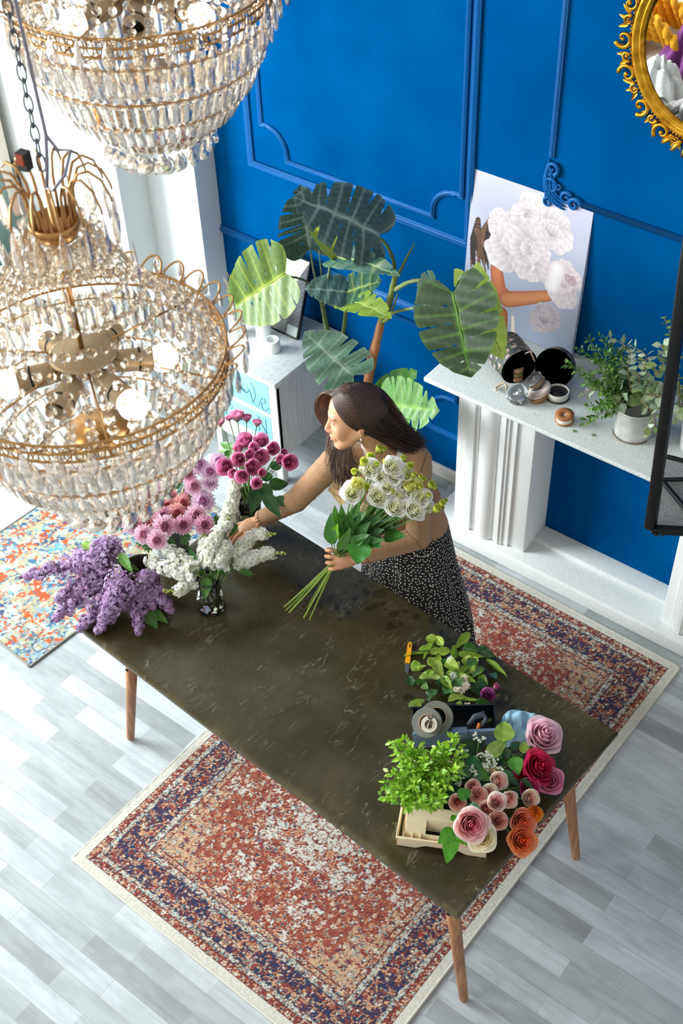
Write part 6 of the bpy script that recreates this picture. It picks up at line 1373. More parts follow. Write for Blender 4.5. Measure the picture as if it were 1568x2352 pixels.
# ---------------------------------------------------------------- blue cloth
M_cloth = vcmat('blue_cloth', .95, bumpscale=420, bs=.5, bd=.002); cc = V3(at(1184, 1668, 2, .78)); mb = MB()
def clf(U, W_):
    a = U * 2 * PI; rr = W_ * (.064 + .006 * np.cos(a * 3 + 1) + .005 * np.cos(a * 5)); h = .034 * (1 - W_ ** 3) + .010 * np.sin(a * 3 + W_ * 5) * W_ + .006 * np.sin((np.cos(a) * 1.3 + np.sin(a) * .6) * W_ * 9) + .004 * np.sin(a * 9 + 2) * W_ * W_
    return np.stack([cc[0] + rr * 1.0 * np.cos(a) + .012 * np.sin(a * 2), cc[1] + rr * 1.35 * np.sin(a), TZ + .003 + np.maximum(h, 0)], -1)
mb.grid(clf, 72, 24, '93bccd', True); tag(obj('cloth', mb, M_cloth), 'crumpled light blue cloth beside the tool box', 'cloth')
# ---------------------------------------------------------------- crate
M_crate = mat('cream_plastic', 'f0d8b4', rough=.5); bsdf(M_crate).inputs['Subsurface Weight'].default_value = .15
n_ = noisetex(M_crate, coords(M_crate), 45, 5, .75); L(M_crate, ramp(M_crate, n_, [(.30, '9a8464'), (.34, 'f0d8b2'), (.7, 'f8e4c4')]).outputs[0], bsdf(M_crate).inputs['Base Color'])
zr = .80; ca = V3(at(910, 1922, 2, zr)); cb = V3(at(1118, 1952, 2, zr)); ux = nrm(cb - ca); uy = V3((-ux[1], ux[0], 0)); CW = np.linalg.norm(cb - ca); CD = .30
cr = thing('crate', 'cream plastic crate with a handle opening, full of cut flowers', 'crate', tuple(V3((ca[0], ca[1], TZ)) + ux * CW / 2 + uy * CD / 2))
def K(u, v, z): return ca * [1, 1, 0] + ux * u + uy * v + V3((0, 0, z))
def hexa(mb, lo, hi):
    mb.add([K(*q) for q in lo] + [K(*q) for q in hi], [(3, 2, 1, 0), (4, 5, 6, 7), (0, 1, 5, 4), (1, 2, 6, 5), (2, 3, 7, 6), (3, 0, 4, 7)])
mb = MB(); th = .004
# outer apron: corner feet deep, middle arched
def apron(u0, v0, u1, v1, n=24):
    du = u1 - u0; dv = v1 - v0
    for i in range(n):
        f0, f1 = i / n, (i + 1) / n
        zb = lambda f: TZ + .002 + .018 * min(1, max(0, (min(f, 1 - f) - .22) / .1))
        nx, ny = (0, 1) if abs(du) > abs(dv) else (1, 0); sg = 1 if (v0 < CD / 2 and nx == 0) or (u0 < CW / 2 and nx == 1) else -1
        A = (u0 + du * f0, v0 + dv * f0); B = (u0 + du * f1, v0 + dv * f1); o = (nx * th * sg, ny * th * sg)
        hexa(mb, [(A[0], A[1], zb(f0)), (B[0], B[1], zb(f1)), (B[0] + o[0], B[1] + o[1], zb(f1)), (A[0] + o[0], A[1] + o[1], zb(f0))], [(A[0], A[1], zr), (B[0], B[1], zr), (B[0] + o[0], B[1] + o[1], zr), (A[0] + o[0], A[1] + o[1], zr)])
for q in ((0, 0, CW, 0), (0, CD, CW, CD), (0, 0, 0, CD), (CW, 0, CW, CD)): apron(*q)
obj('rim', mb, M_crate, cr, False); mb = MB()
for q in (.02, .045, .07, CW - .07, CW - .045, CW - .02): hexa(mb, [(q, .004, TZ + .01), (q + .002, .004, TZ + .01), (q + .002, .024, TZ + .01), (q, .024, TZ + .01)], [(q, .004, zr - .004), (q + .002, .004, zr - .004), (q + .002, .026, zr - .004), (q, .026, zr - .004)])
obj('ribs', mb, M_crate, cr, False)
# sloping inner walls up to the mouth, with a handle window in the near one
mb = MB(); ins, zt2 = .055, .86; i0 = .024
def quadw(p, q, r, s): 
    V = V3([K(*p), K(*q), K(*r), K(*s)]); n = nrm(np.cross(V[1] - V[0], V[3] - V[0])); mb.add(list(V) + list(V + n * .003), [(0, 1, 2, 3), (7, 6, 5, 4), (0, 4, 5, 1), (1, 5, 6, 2), (2, 6, 7, 3), (3, 7, 4, 0)])
def lerp(p, q, t): return tuple(p[i] * (1 - t) + q[i] * t for i in range(3))
A, B, C_, D_ = (i0, i0, zr - .02), (CW - i0, i0, zr - .02), (CW - i0, i0 + ins, zt2), (i0, i0 + ins, zt2)
w0, w1, h0, h1 = .27, .80, .12, .62
def Pq(u, v): return lerp(lerp(A, B, u), lerp(D_, C_, u), v)
for u0, u1, v0, v1 in ((0, w0, 0, 1), (w1, 1, 0, 1), (w0, w1, h1, 1), (w0, w1, 0, h0)): quadw(Pq(u0, v0), Pq(u1, v0), Pq(u1, v1), Pq(u0, v1))
quadw((i0, CD - i0, zr - .02), (i0, i0, zr - .02), (i0, i0 + ins, zt2), (i0, CD - i0 - .03, zt2)); quadw((CW - i0, i0, zr - .02), (CW - i0, CD - i0, zr - .02), (CW - i0, CD - i0 - .03, zt2), (CW - i0, i0 + ins, zt2)); quadw((CW - i0, CD - i0, zr - .02), (i0, CD - i0, zr - .02), (i0, CD - i0 - .03, zt2), (CW - i0, CD - i0 - .03, zt2))
quadw(Pq(w0, h1)[:2] + (TZ + .018,), Pq(w1, h1)[:2] + (TZ + .018,), Pq(w1, h1), Pq(w0, h1))
obj('walls', mb, M_crate, cr, False)
mb = MB(); mo = [(i0, i0 + ins, zt2), (CW - i0, i0 + ins, zt2), (CW - i0, CD - i0 - .03, zt2), (i0, CD - i0 - .03, zt2)]; mb.tube([K(*q) for q in mo], .0045, 6, closed=True); mb.tube([K(0, 0, zr), K(CW, 0, zr), K(CW, CD, zr), K(0, CD, zr)], .003, 6, closed=True); mb.tube([K(.016, .016, zr - .016), K(CW - .016, .016, zr - .016), K(CW - .016, CD - .016, zr - .016), K(.016, CD - .016, zr - .016)], .0035, 6, closed=True)
mb.add([K(.004, .004, zr - .02), K(CW - .004, .004, zr - .02), K(CW - .03, .028, zr - .02), K(.03, .028, zr - .02)], [(0, 1, 2, 3)]); obj('lip', mb, M_crate, cr)
# bright small-leaved greenery in the crate
cm = K(CW * .33, CD * .5, .81); bt = []
for q in ((885, 1800), (880, 1830), (915, 1838), (935, 1850), (898, 1775), (925, 1700), (905, 1705), (915, 1735), (940, 1715), (985, 1728), (1010, 1712), (1040, 1690), (1055, 1710), (1060, 1735), (1050, 1770), (960, 1845), (990, 1850), (1010, 1838), (930, 1760), (960, 1720), (1000, 1730), (1030, 1720), (970, 1765), (1010, 1770), (950, 1800), (990, 1805), (1025, 1800), (905, 1815), (975, 1740)):
    bt.append(V3(at(q[0], q[1], 2, .93 + .02 * rnd.random())))
wl = ['at the far left', 'lowest at the left', 'at the lower left corner', 'hanging over the crate end', 'upper far left', 'at the upper left by the tool box', 'furthest up at the left', 'left, below the tool box', 'in front of the tool box left', 'over the tool box front', 'under the tool box latch', 'highest, at the latch', 'beside the latch']
gl_ = bushy([('bright green leafy sprig in the crate, ' + wl[i]) if i < len(wl) else 'bright green leafy sprig in the middle of the crate greenery' for i in range(len(bt))], cm, bt, 9, ['86b52a', '97c236', '74a526', 'a5cc4a', '679a24'], 'bright leafy sprigs in the crate', .030, .013, 19, side=3, lift=.12)
for t in gl_[len(wl):]: t['group'] = 'bright sprigs in the middle'
# garden roses
RC = K(CW * .75, CD * .62, .80); z4 = lambda x, y: (1080 + x / 6.53, 1640 + y / 6.53)
gr = [(1080, 335, .052, 'e6c4ce', 'cfa2b0', 6, .9, 'large dusty pink rose beside the blue cloth', .87), (1010, 800, .046, 'c03058', 'b81f48', 6, 1.0, 'crimson rose with pale petal backs', .86), (1190, 1000, .035, 'd884a4', 'a83a68', 4, 1.0, 'pink rose behind the crimson one at the right', .83), (790, 900, .028, 'c8204a', '96102e', 4, .8, 'deep red bloom at the left of the crimson rose', .85), (875, 1115, .028, 'cf5c90', 'a83068', 4, .7, 'magenta rose turned away below the crimson one', .84),
      (400, 1005, .0255, 'f6e2d8', 'e4aaa0', 7, .4, 'cream-pink rose, topmost of the cream cluster', .90), (115, 1215, .024, 'f4d8cc', 'e6b0a8', 7, .4, 'cream-pink rose left in the cluster, below the tight one', .90), (35, 1090, .022, 'f4d6d0', 'e6b6b4', 5, .2, 'tight cream-pink rose at the upper left of the cluster', .91), (275, 1190, .025, 'f8eada', 'e2ae96', 6, .4, 'cream rose in the middle of the cluster', .89), (390, 1320, .026, 'f8e6de', 'dc9a9a', 7, .4, 'cream rose with a red eye at the cluster centre', .91), (565, 1265, .024, 'f6e0d4', 'dfa09a', 7, .4, 'cream-pink rose right in the cluster', .90),
      (885, 1265, .024, 'f8e8d8', 'deaa9a', 6, .4, 'cream rose furthest right, under the magenta one', .87), (235, 1425, .023, 'f2d2c4', 'da8e92', 6, .5, 'cream-pink rose facing down below the cluster', .89), (410, 1600, .026, 'f3d4c6', 'dca29c', 6, .4, 'peach-pink rose lowest in the cluster', .88), (-195, 1320, .024, 'f3d4c8', 'e4a8a4', 7, .4, 'cream-pink rose half behind a leaf, leftmost', .90), (0, 1650, .045, 'f5d6d2', 'd8708e', 8, .6, 'big blush rose with a dark pink heart over the crate', .93), (170, 1850, .036, 'f8ecd0', 'e8c890', 6, 1.1, 'ruffled cream rose under the big blush one', .89),
      (925, 1485, .025, 'eda445', 'd87f24', 5, .3, 'small golden orange rose at the right', .85), (770, 1640, .036, 'e6a088', 'e0703c', 6, .9, 'salmon rose with an orange heart', .85), (765, 1895, .038, 'eb9a68', 'e0641f', 6, 1.0, 'orange rose nearest the table edge', .83)]
for i, (x, y, R, c0, c1, ly, op, lab, z) in enumerate(gr):
    px_, py_ = z4(x, y); p = V3(at(px_, py_, 2, z)); d = toward(p, .8, .3, random.Random(i + 5)) + nrm(V3((p[0] - RC[0], p[1] - RC[1], 0))) * .35
    R *= 1.12
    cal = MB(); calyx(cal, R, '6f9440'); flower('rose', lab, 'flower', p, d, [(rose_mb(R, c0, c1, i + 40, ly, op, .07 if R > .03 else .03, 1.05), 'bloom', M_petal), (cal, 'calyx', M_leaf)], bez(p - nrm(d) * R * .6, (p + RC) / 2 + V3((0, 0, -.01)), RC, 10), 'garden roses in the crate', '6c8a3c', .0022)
gl2 = [(500, 420, 510, 75, .075, '7f9c3c', 'large round pale-backed leaf in front of the blue cloth', .90), (250, 640, 550, 360, .055, '9ab35a', 'long light leaf below the round one', .89), (540, 500, 560, 680, .03, '24461f', 'dark upright leaf in the middle of the roses', .88), (600, 520, 760, 410, .03, '2a5a3a', 'glossy dark leaf beside the dusty pink rose', .87), (800, 590, 810, 400, .035, '86a838', 'yellow-green leaf under the dusty pink rose', .87), (650, 640, 720, 900, .055, '4e8a2c', 'bright toothed leaf left of the crimson rose', .88), (380, 660, 480, 530, .035, '35702a', 'green leaf left of the dark upright one', .88), (-230, 640, 240, 380, .075, '1f3a1c', 'very dark broad leaf against the tool box', .88), (30, 860, 60, 600, .06, '2f6a2c', 'pointed green leaf in the middle', .89),
      (-20, 950, -160, 760, .065, '3c6a48', 'blue-green round leaf left of the middle', .90), (40, 900, 140, 1010, .05, '356340', 'round leaf above the tight cream rose', .90), (260, 870, 120, 980, .055, '4b8a2c', 'bright leaf above the cream cluster', .89), (-260, 1400, -240, 900, .06, '2a5a2a', 'long drooping leaf between greenery and cream roses', .88), (-320, 1100, -330, 1350, .04, '2f6030', 'leaf hanging over the crate end', .88), (-190, 1240, 20, 1150, .045, '3f8a2c', 'bright leaf crossing the leftmost cream rose', .93), (-50, 1400, 180, 1500, .05, '4a7f50', 'grey-green leaf above the big blush rose', .92), (200, 1500, 300, 1780, .05, '2c5a26', 'dark leaf right of the big blush rose', .88),
      (-350, 1850, -500, 2100, .0, '', '', 0)]
for x0, y0, x1, y1, W_, col, lab, z in gl2:
    if not W_: continue
    b = V3(at(*z4(x0, y0), 2, z)); e = V3(at(*z4(x1, y1), 2, z)); loose_leaf(lab, b, e, W_, nrm(V3(CAMPOS) - b) + V3((0, 0, .2)), col, 'rose_leaf', 'rose leaves in the crate', .15, .1, stempt=RC)
for i, (b, e, W_, lab) in enumerate((((1043, 1905), (1006, 1937), .052, 'upper left leaf of the sprig hanging over the crate end'), ((1040, 1915), (1026, 1984), .055, 'lowest large leaf hanging over the crate end'), ((1047, 1915), (1080, 1940), .035, 'small leaf under the ruffled cream rose'), ((1045, 1885), (1037, 1870), .025, 'smallest leaf beside the big blush rose'))):
    loose_leaf(lab, at(*b, 2, .875), at(*e, 2, .87 if i != 1 else .83), W_, nrm(V3(CAMPOS) - b_ if 0 else V3((.3, -.4, 1))), '4f9a22', 'rose_leaf', 'leaves of the hanging sprig', .12, .08, stempt=V3(at(1050, 1880, 2, .88)))
# dense dark rose foliage between the blooms
fr_ = random.Random(8); 
for i in range(46):
    x, y = fr_.uniform(-200, 760), fr_.uniform(640, 1500)
    if x > 500: y = fr_.uniform(500, 1250)
    b = V3(at(*z4(x, y), 2, .845 + fr_.uniform(0, .03))); a = fr_.uniform(0, 6.28); mb = MB(); d = V3((math.cos(a), math.sin(a), fr_.uniform(-.1, .4))); leafmb(mb, b, d, fr_.uniform(.03, .055), fr_.uniform(.02, .034), (fr_.uniform(-.4, .4), fr_.uniform(-.4, .4), 1), fr_.choice(['1f4420', '2a5526', '33652c', '234a2a']), None, .2, .15, 0, 8, 3)
    tag(obj('rose_leaf', mb, M_leaf), 'dark green rose leaf filling the space between the crate roses', 'leaf', 'filling rose leaves')
# lacy white filler sprigs
for i, (x, y, lab) in enumerate(((200, 620, 'below the light long leaf'), (320, 680, 'right of it under the dark leaf'), (260, 790, 'in the middle of the roses'), (400, 830, 'nearest the crimson rose'), (130, 360, 'against the tool box'), (-120, 560, 'at the left of the dark leaf'), (60, 850, 'above the round leaf'), (-210, 1010, 'left, by the bright sprigs'), (-170, 900, 'small, above the left one'))):
    p = V3(at(*z4(x, y), 2, .91)); t = thing('filler_sprig', 'lacy white filler sprig ' + lab, 'flower', tuple(p), 0, 'white filler sprigs'); mb = MB(); ms = MB(); q = random.Random(i + 3)
    for k in range(16):
        c = p + V3((q.uniform(-.018, .018), q.uniform(-.014, .014), q.uniform(-.006, .01))); floret(mb, c, (q.uniform(-.3, .3), q.uniform(-.3, .3), 1), .0042, q, 'eef0e4'); ms.tube([c, p + V3((0, 0, -.02))], .0005, 3, '8a9f4a')
    ms.tube(bez(p + V3((0, 0, -.02)), (p + RC) / 2, RC, 8), .001, 4, '8a9f4a'); obj('florets', mb, M_petal, t, False); obj('stem', ms, M_stem, t)
mb = MB(); p = V3(at(1208, 1746, 2, .80)); q = V3(at(1190, 1765, 2, .79)); mb.tube([p, q], .008, 4, '8fa9bd', flat=.3); tag(obj('plastic_tag', mb, M_vcg), 'blue-grey plastic tag beside the crimson rose', 'tag')
# ================================================================ THE FLORIST
ppl = thing('person', 'woman in a tan ribbed cardigan and black dotted skirt leaning over the table', 'person', (1.50, -1.08, 0))
M_skin = mat('skin', rough=.5, vc=True); bsdf(M_skin).inputs['Subsurface Weight'].default_value = .12; bsdf(M_skin).inputs['Subsurface Radius'].default_value = (.012, .005, .003)
HF = nrm((-.74, -.66, -.12)); HU = V3((-.20, .16, .96)); HU = nrm(HU - HF * np.dot(HU, HF)); HL = np.cross(HU, HF)
HC = V3(at(820, 957, 1, -1.262))
HS = 1.0
def H(x, y, z): return HC + (HL * x + HF * y + HU * z) * HS
# head surface: distance field walked along rays from the head centre
def sm_min(a, b, k): h = np.clip(.5 + .5 * (b - a) / k, 0, 1); return b * (1 - h) + a * h - k * h * (1 - h)
def sm_max(a, b, k): return -sm_min(-a, -b, k)
def sd_ell(p, c, r): q = (p - V3(c)) / V3(r); l = np.linalg.norm(q, axis=-1); g = np.linalg.norm(q / V3(r), axis=-1); return l * (l - 1) / np.maximum(g, 1e-9)
def sd_cap(p, a, b, ra, rb):
    a = V3(a); b = V3(b); ab = b - a; t = np.clip(((p - a) @ ab) / (ab @ ab), 0, 1); return np.linalg.norm(p - a - t[..., None] * ab, axis=-1) - (ra * (1 - t) + rb * t)
def head_sdf(p):
    d = sd_ell(p, (0, -.012, .038), (.071, .090, .080))
    d = sm_min(d, sd_ell(p, (0, .040, .010), (.058, .052, .075)), .03)
    d = sm_min(d, sd_ell(p, (0, .042, -.045), (.046, .045, .058)), .025)
    for s in (-1, 1):
        d = sm_min(d, sd_cap(p, (s * .050, .0, -.040), (s * .020, .070, -.088), .016, .015), .02)
        d = sm_min(d, sd_ell(p, (s * .036, .062, -.028), (.024, .022, .026)), .018)
        d = sm_min(d, sd_cap(p, (s * .014, .0865, .024), (s * .042, .076, .024), .007, .006), .014)
        d = sm_max(d, -sd_ell(p, (s * .030, .096, .004), (.017, .017, .011)), .012)
        d = sm_min(d, sd_ell(p, (s * .030, .0735, .004), (.0145, .0135, .0125)), .003)
        d = sm_min(d, sd_ell(p, (s * .0085, .098, -.034), (.0075, .010, .007)), .006)
    d = sm_min(d, sd_ell(p, (0, .078, -.090), (.018, .016, .015)), .016)
    d = sm_min(d, sd_cap(p, (0, .086, .016), (0, .109, -.027), .006, .0085), .010)
    d = sm_min(d, sd_ell(p, (0, .085, -.055), (.026, .014, .02)), .012)
    d = sm_min(d, sd_ell(p, (0, .0975, -.0525), (.019, .007, .0045)), .005)
    d = sm_min(d, sd_ell(p, (0, .0955, -.0625), (.016, .008, .0055)), .005)
    d = sm_max(d, -sd_ell(p, (0, .107, -.0572), (.021, .006, .0012)), .003)
    return d
nu_, nv_ = 150, 120
th = np.linspace(0, 2 * PI, nu_, endpoint=False)[:, None]; ph = np.linspace(.001, PI - .001, nv_)[None, :]
D = np.stack([np.sin(ph) * np.sin(th), np.sin(ph) * np.cos(th), np.cos(ph) * np.ones_like(th)], -1).reshape(-1, 3)
O_ = V3((0, .015, -.01)); tt = np.full(len(D), .17)
for _ in range(60): tt -= np.clip(head_sdf(O_ + D * tt[:, None]), -.01, .01) * .8
Vh = O_ + D * tt[:, None]; i = np.arange(nu_ * (nv_ - 1)); a_ = (i // (nv_ - 1)) * nv_ + i % (nv_ - 1); i2 = ((i // (nv_ - 1) + 1) % nu_) * nv_ + i % (nv_ - 1)
Fh = np.stack([a_, a_ + 1, i2 + 1, i2], 1); caps = [tuple(k * nv_ for k in range(nu_)), tuple(k * nv_ + nv_ - 1 for k in range(nu_))[::-1]]
M_head = np.eye(4); M_head[:3, 0] = HL * HS; M_head[:3, 1] = HF * HS; M_head[:3, 2] = HU * HS; M_head[:3, 3] = HC
def remesh(mbs, vox, smooth_n=0, keep=None):
    me = mesh_of('tmp', mbs); o = bpy.data.objects.new('tmp', me); COL.objects.link(o)
    m_ = o.modifiers.new('r', 'REMESH'); m_.mode = 'VOXEL'; m_.voxel_size = vox
    if smooth_n: s_ = o.modifiers.new('s', 'SMOOTH'); s_.iterations = smooth_n; s_.factor = .5
    dg = bpy.context.evaluated_depsgraph_get(); ev = o.evaluated_get(dg); m2 = bpy.data.meshes.new_from_object(ev)
    bpy.data.objects.remove(o); V = np.zeros(len(m2.vertices) * 3); m2.vertices.foreach_get('co', V)
    F = [tuple(p.vertices) for p in m2.polygons] ; bpy.data.meshes.remove(m2); return V.reshape(-1, 3), F
def cap(mb, a, b, ra, rb, n=14):
    a = V3(a); b = V3(b); d = nrm(b - a); pts = [a - d * ra * .92, a - d * ra * .6, a, (a + b) / 2, b, b + d * rb * .6, b + d * rb * .92]; mb.tube(pts, [ra * .38, ra * .8, ra, (ra + rb) / 2, rb, rb * .8, rb * .38], n)
# joints
SR = V3((1.262, -1.262, 1.262)); SL = V3((1.500, -1.13, 1.268)); HIP = V3((1.452, -1.075, .87)); WA = V3((1.438, -1.105, 1.01)); CH = V3((1.405, -1.165, 1.185))
ER = V3((1.125, -1.36, 1.04)); WR = V3(at(598, 1192, 2, .905)); EL = V3((1.585, -1.235, 1.02)); WL = V3(at(826, 1280, 2, .93)); GR = V3(at(768, 1285, 2, .93))
NB = V3((1.395, -1.185, 1.315)); NH = H(0, -.022, -.05)
tf = nrm(np.cross(SL - SR, (0, 0, 1))); tf = tf if tf[1] < 0 else -tf     # chest direction
tx = nrm(SL - SR)
def torso(mb, e=0):
    Mt = np.stack([tx, -tf, V3((0, 0, 1))], 1)
    mb.ell(CH, (.145 + e, .088 + e, .13 + e), M=Mt, n=24, m=16); mb.ell((CH + WA) / 2, (.118 + e, .082 + e, .12 + e), M=Mt, n=24, m=16); mb.ell(WA, (.108 + e, .082 + e, .10 + e), M=Mt, n=24, m=16)
    cap(mb, SR + (CH - SR) * .1, SL + (CH - SL) * .1, .048 + e, .048 + e)
    for s in (-1, 1): mb.ell(CH + tx * s * .062 + tf * .068 + V3((0, 0, -.01)), .052 + e, n=18, m=12)
body = MB(); torso(body); cap(body, NB - V3((0, 0, .03)), NH, .046, .041, 18)
Mh_ = np.stack([nrm((1, .15, 0)), nrm((-.15, 1, 0)), V3((0, 0, 1))], 1); body.ell(HIP, (.112, .078, .10), M=Mh_, n=24, m=16)
for s, sh, el, wr in ((-1, SR, ER, WR), (1, SL, EL, WL)):
    cap(body, sh, el, .041, .033); cap(body, el, wr, .033, .0225)
    hp = HIP + V3((s * .055, 0, -.05)); kn = hp + V3((s * .005, -.01, -.40)); an = V3((hp[0], hp[1] + .03, .07)); cap(body, hp, kn, .060, .045); cap(body, kn, an, .045, .028); cap(body, an - V3((0, 0, .02)), an + V3((0, -.13, -.045)), .026, .018)
body.add(Vh @ M_head[:3, :3].T + M_head[:3, 3], Fh); body.F.append((body.n - len(Vh), caps))
for s in (-1, 1):
    g = MB(); g.ell((s * .064, -.010, -.014), (.006, .013, .022), M=Matrix.Rotation(.2, 3, 'X')); g.ell((s * .069, -.004, -.030), (.005, .008, .009)); body.addm(g, M_head)
# left hand closed round the stems, right hand reaching among the vases
def finger(mb, pts, r0, r1):
    P = V3(pts); n_ = len(P)
    for k in range(n_ - 1): ra = r0 + (r1 - r0) * k / (n_ - 1); rb = r0 + (r1 - r0) * (k + 1) / (n_ - 1); cap(mb, P[k], P[k + 1], ra, rb, 10)
stem_dir = nrm(V3(at(850, 1180, 2, 1.05)) - V3(at(700, 1370, 2, .82)))
hand_dir = nrm(GR - WL)                      # wrist to fingers
pn = nrm(np.cross(stem_dir, hand_dir));      # palm normal
if np.dot(pn, CAMPOS - GR) < 0: pn = -pn     # back of hand faces the room
sd_ = nrm(stem_dir - hand_dir * np.dot(stem_dir, hand_dir))
palm = WL + hand_dir * .050
Mp = np.stack([hand_dir, sd_, pn], 1); body.ell(palm, (.046, .036, .015), M=Mp, n=18, m=12); body.ell(WL + hand_dir * .015, (.03, .024, .018), M=Mp, n=16, m=10)
nails = []
for k, (off, L_) in enumerate(((.030, .92), (.0095, 1.0), (-.0115, .96), (-.0315, .80))):
    b = palm + hand_dir * .028 + sd_ * off - pn * .002; spread = sd_ * (off * .12)
    p1 = b + hand_dir * .030 * L_ + pn * .004 + spread; p2 = p1 + (hand_dir * .55 - pn * .80) * .024 * L_; p3 = p2 + (-hand_dir * .55 - pn * .75) * .018 * L_; p4 = p3 + (-hand_dir * .95 - pn * .1) * .010 * L_
    finger(body, [b - hand_dir * .012, b + pn * .002, p1, p2, p3, p4], .0092, .0066); nails.append((p3 + hand_dir * .004 + pn * .001, nrm(hand_dir * .9 - pn * .3)))
tb_ = WL + hand_dir * .022 + sd_ * .020 - pn * .006; finger(body, [tb_, tb_ + hand_dir * .018 + sd_ * .014 - pn * .012, tb_ + hand_dir * .040 + sd_ * .010 - pn * .020, tb_ + hand_dir * .058 + sd_ * .004 - pn * .018], .0125, .0078)
rd_ = nrm(V3(at(540, 1226, 2, .885)) - WR); rs_ = nrm(np.cross(rd_, (0, 0, 1))); rn_ = np.cross(rs_, rd_)
if rn_[2] < 0: rn_ = -rn_
pr2 = WR + rd_ * .048; Mp = np.stack([rd_, rs_, rn_], 1); body.ell(pr2, (.046, .035, .015), M=Mp, n=18, m=12); body.ell(WR + rd_ * .014, (.03, .023, .018), M=Mp, n=16, m=10)
for k, (off, L_) in enumerate(((.030, .85), (.0100, .97), (-.0105, 1.0), (-.0310, .9))):
    b = pr2 + rd_ * .034 + rs_ * off; p1 = b + rd_ * .030 * L_ - rn_ * .004; p2 = p1 + (rd_ * .8 - rn_ * .6) * .022 * L_; p3 = p2 + (rd_ * .55 - rn_ * .8) * .018 * L_; finger(body, [b - rd_ * .012, b, p1, p2, p3], .0090, .0064)
tb_ = WR + rd_ * .024 - rs_ * .022; finger(body, [tb_, tb_ + rd_ * .02 - rs_ * .018 - rn_ * .008, tb_ + rd_ * .045 - rs_ * .022 - rn_ * .018, tb_ + rd_ * .064 - rs_ * .018 - rn_ * .024], .0118, .0075)
Vb, Fb = remesh(body, .0026, 3)
# skin colour with lips, brows, lids and cheeks
q = (Vb - HC) @ np.stack([HL, HF, HU], 1) / HS
colr = np.tile(V3(lin('d09a74')), (len(Vb), 1))
def tint(c, r, col, amt=1.0, p=2):
    global colr
    d_ = np.linalg.norm((q - V3(c)) / V3(r), axis=1); k = np.clip(1 - d_ ** p, 0, 1)[:, None] * amt; colr = colr * (1 - k) + V3(lin(col)) * k
for s in (-1, 1):
    tint((s * .040, .07, -.03), (.028, .03, .024), 'cf8468', .55); tint((s * .030, .087, .004), (.017, .012, .0085), '9a6b55', .8)
    for k in range(7): f = k / 6; tint((s * (.012 + .036 * f), .088 - .016 * f, .0215 + .005 * math.sin(f * 2.6)), (.0065, .014, .0032 - .001 * f), '4a3024', .95, 3)
    tint((s * .030, .0885, .0035), (.0118, .006, .0052), 'e8e0d8', 1, 6); tint((s * .0295, .090, .0035), (.0050, .006, .005), '4d4a38', 1, 6)
    for k in range(7): f = k / 6 - .5; tint((s * (.030 + .028 * f), .088 - .01 * abs(f), .0092 - .012 * f * f), (.0036, .009, .0020), '2e1d16', .95, 3)
tint((0, .100, -.0525), (.0215, .014, .0050), 'b5655a', .95, 4); tint((0, .100, -.0625), (.018, .014, .0060), 'c4776a', .95, 4); tint((0, .103, -.0572), (.021, .012, .0014), '7c3a34', .9, 4); tint((0, .11, -.03), (.02, .014, .013), 'd99377', .4)
mb = MB(); mb.add(Vb, Fb, colr); obj('body', mb, M_skin, ppl)
mb = MB()
for p_, d in nails: mb.ell(p_, (.0052, .0048, .0022), 'dfd6da', 8, 6, M=frame_to(d)[:3, :3])
obj('nails', mb, M_vcg, ppl)
# ---- cardigan
M_knit = mat('tan_rib_knit', 'b98a62', rough=.9); at_ = N(M_knit, 'Attribute'); at_.attribute_name = 'rib'
sn_ = N(M_knit, 'Math', operation='SINE'); L(M_knit, at_.outputs['Fac'], sn_.inputs[0]); mr = N(M_knit, 'MapRange'); mr.inputs[1].default_value = -1; L(M_knit, sn_.outputs[0], mr.inputs[0])
bump(M_knit, mr.outputs[0], 1.0, .0022); L(M_knit, mixrgb(M_knit, mr.outputs[0], 'a2744e', 'c39970'), bsdf(M_knit).inputs['Base Color'])
bsdf(M_knit).inputs['Sheen Weight'].default_value = .2
cg = MB(); torso(cg, .009)
def sleeve(a, b, ra, rb, n, amp, seed):
    a = V3(a); b = V3(b); r = random.Random(seed); m_ = 22
    cg.tube([a + (b - a) * i / m_ for i in range(m_ + 1)], [(ra + (rb - ra) * i / m_) * (1 + amp * math.sin(i * 1.9 + seed) * r.uniform(.4, 1)) for i in range(m_ + 1)], n)
    cg.ell(a, ra, n=18, m=12); 
sleeve(SR, ER, .053, .043, 18, .035, 1); cg.ell(ER, .045, n=18, m=12); sleeve(ER, WR - (WR - ER) * .06, .044, .031, 18, .045, 2)
sleeve(SL, EL, .053, .044, 18, .03, 3); cg.ell(EL, .046, n=18, m=12); sleeve(EL, WL - (WL - EL) * .10, .045, .032, 18, .04, 4)
hem = MB(); g = MB(); hc_ = WA + V3((0.012, .004, -.045)); Mt = np.stack([tx, -tf, V3((0, 0, 1))], 1)
cg.lathe([(.0, .10), (.112, .09), (.122, .03), (.132, -.02), (.142, -.055), (.148, -.06), (0, -.055)], hc_, 40, M=Mt @ np.diag([1, .80, 1]))
Vc, Fc = remesh(cg, .0045, 6)
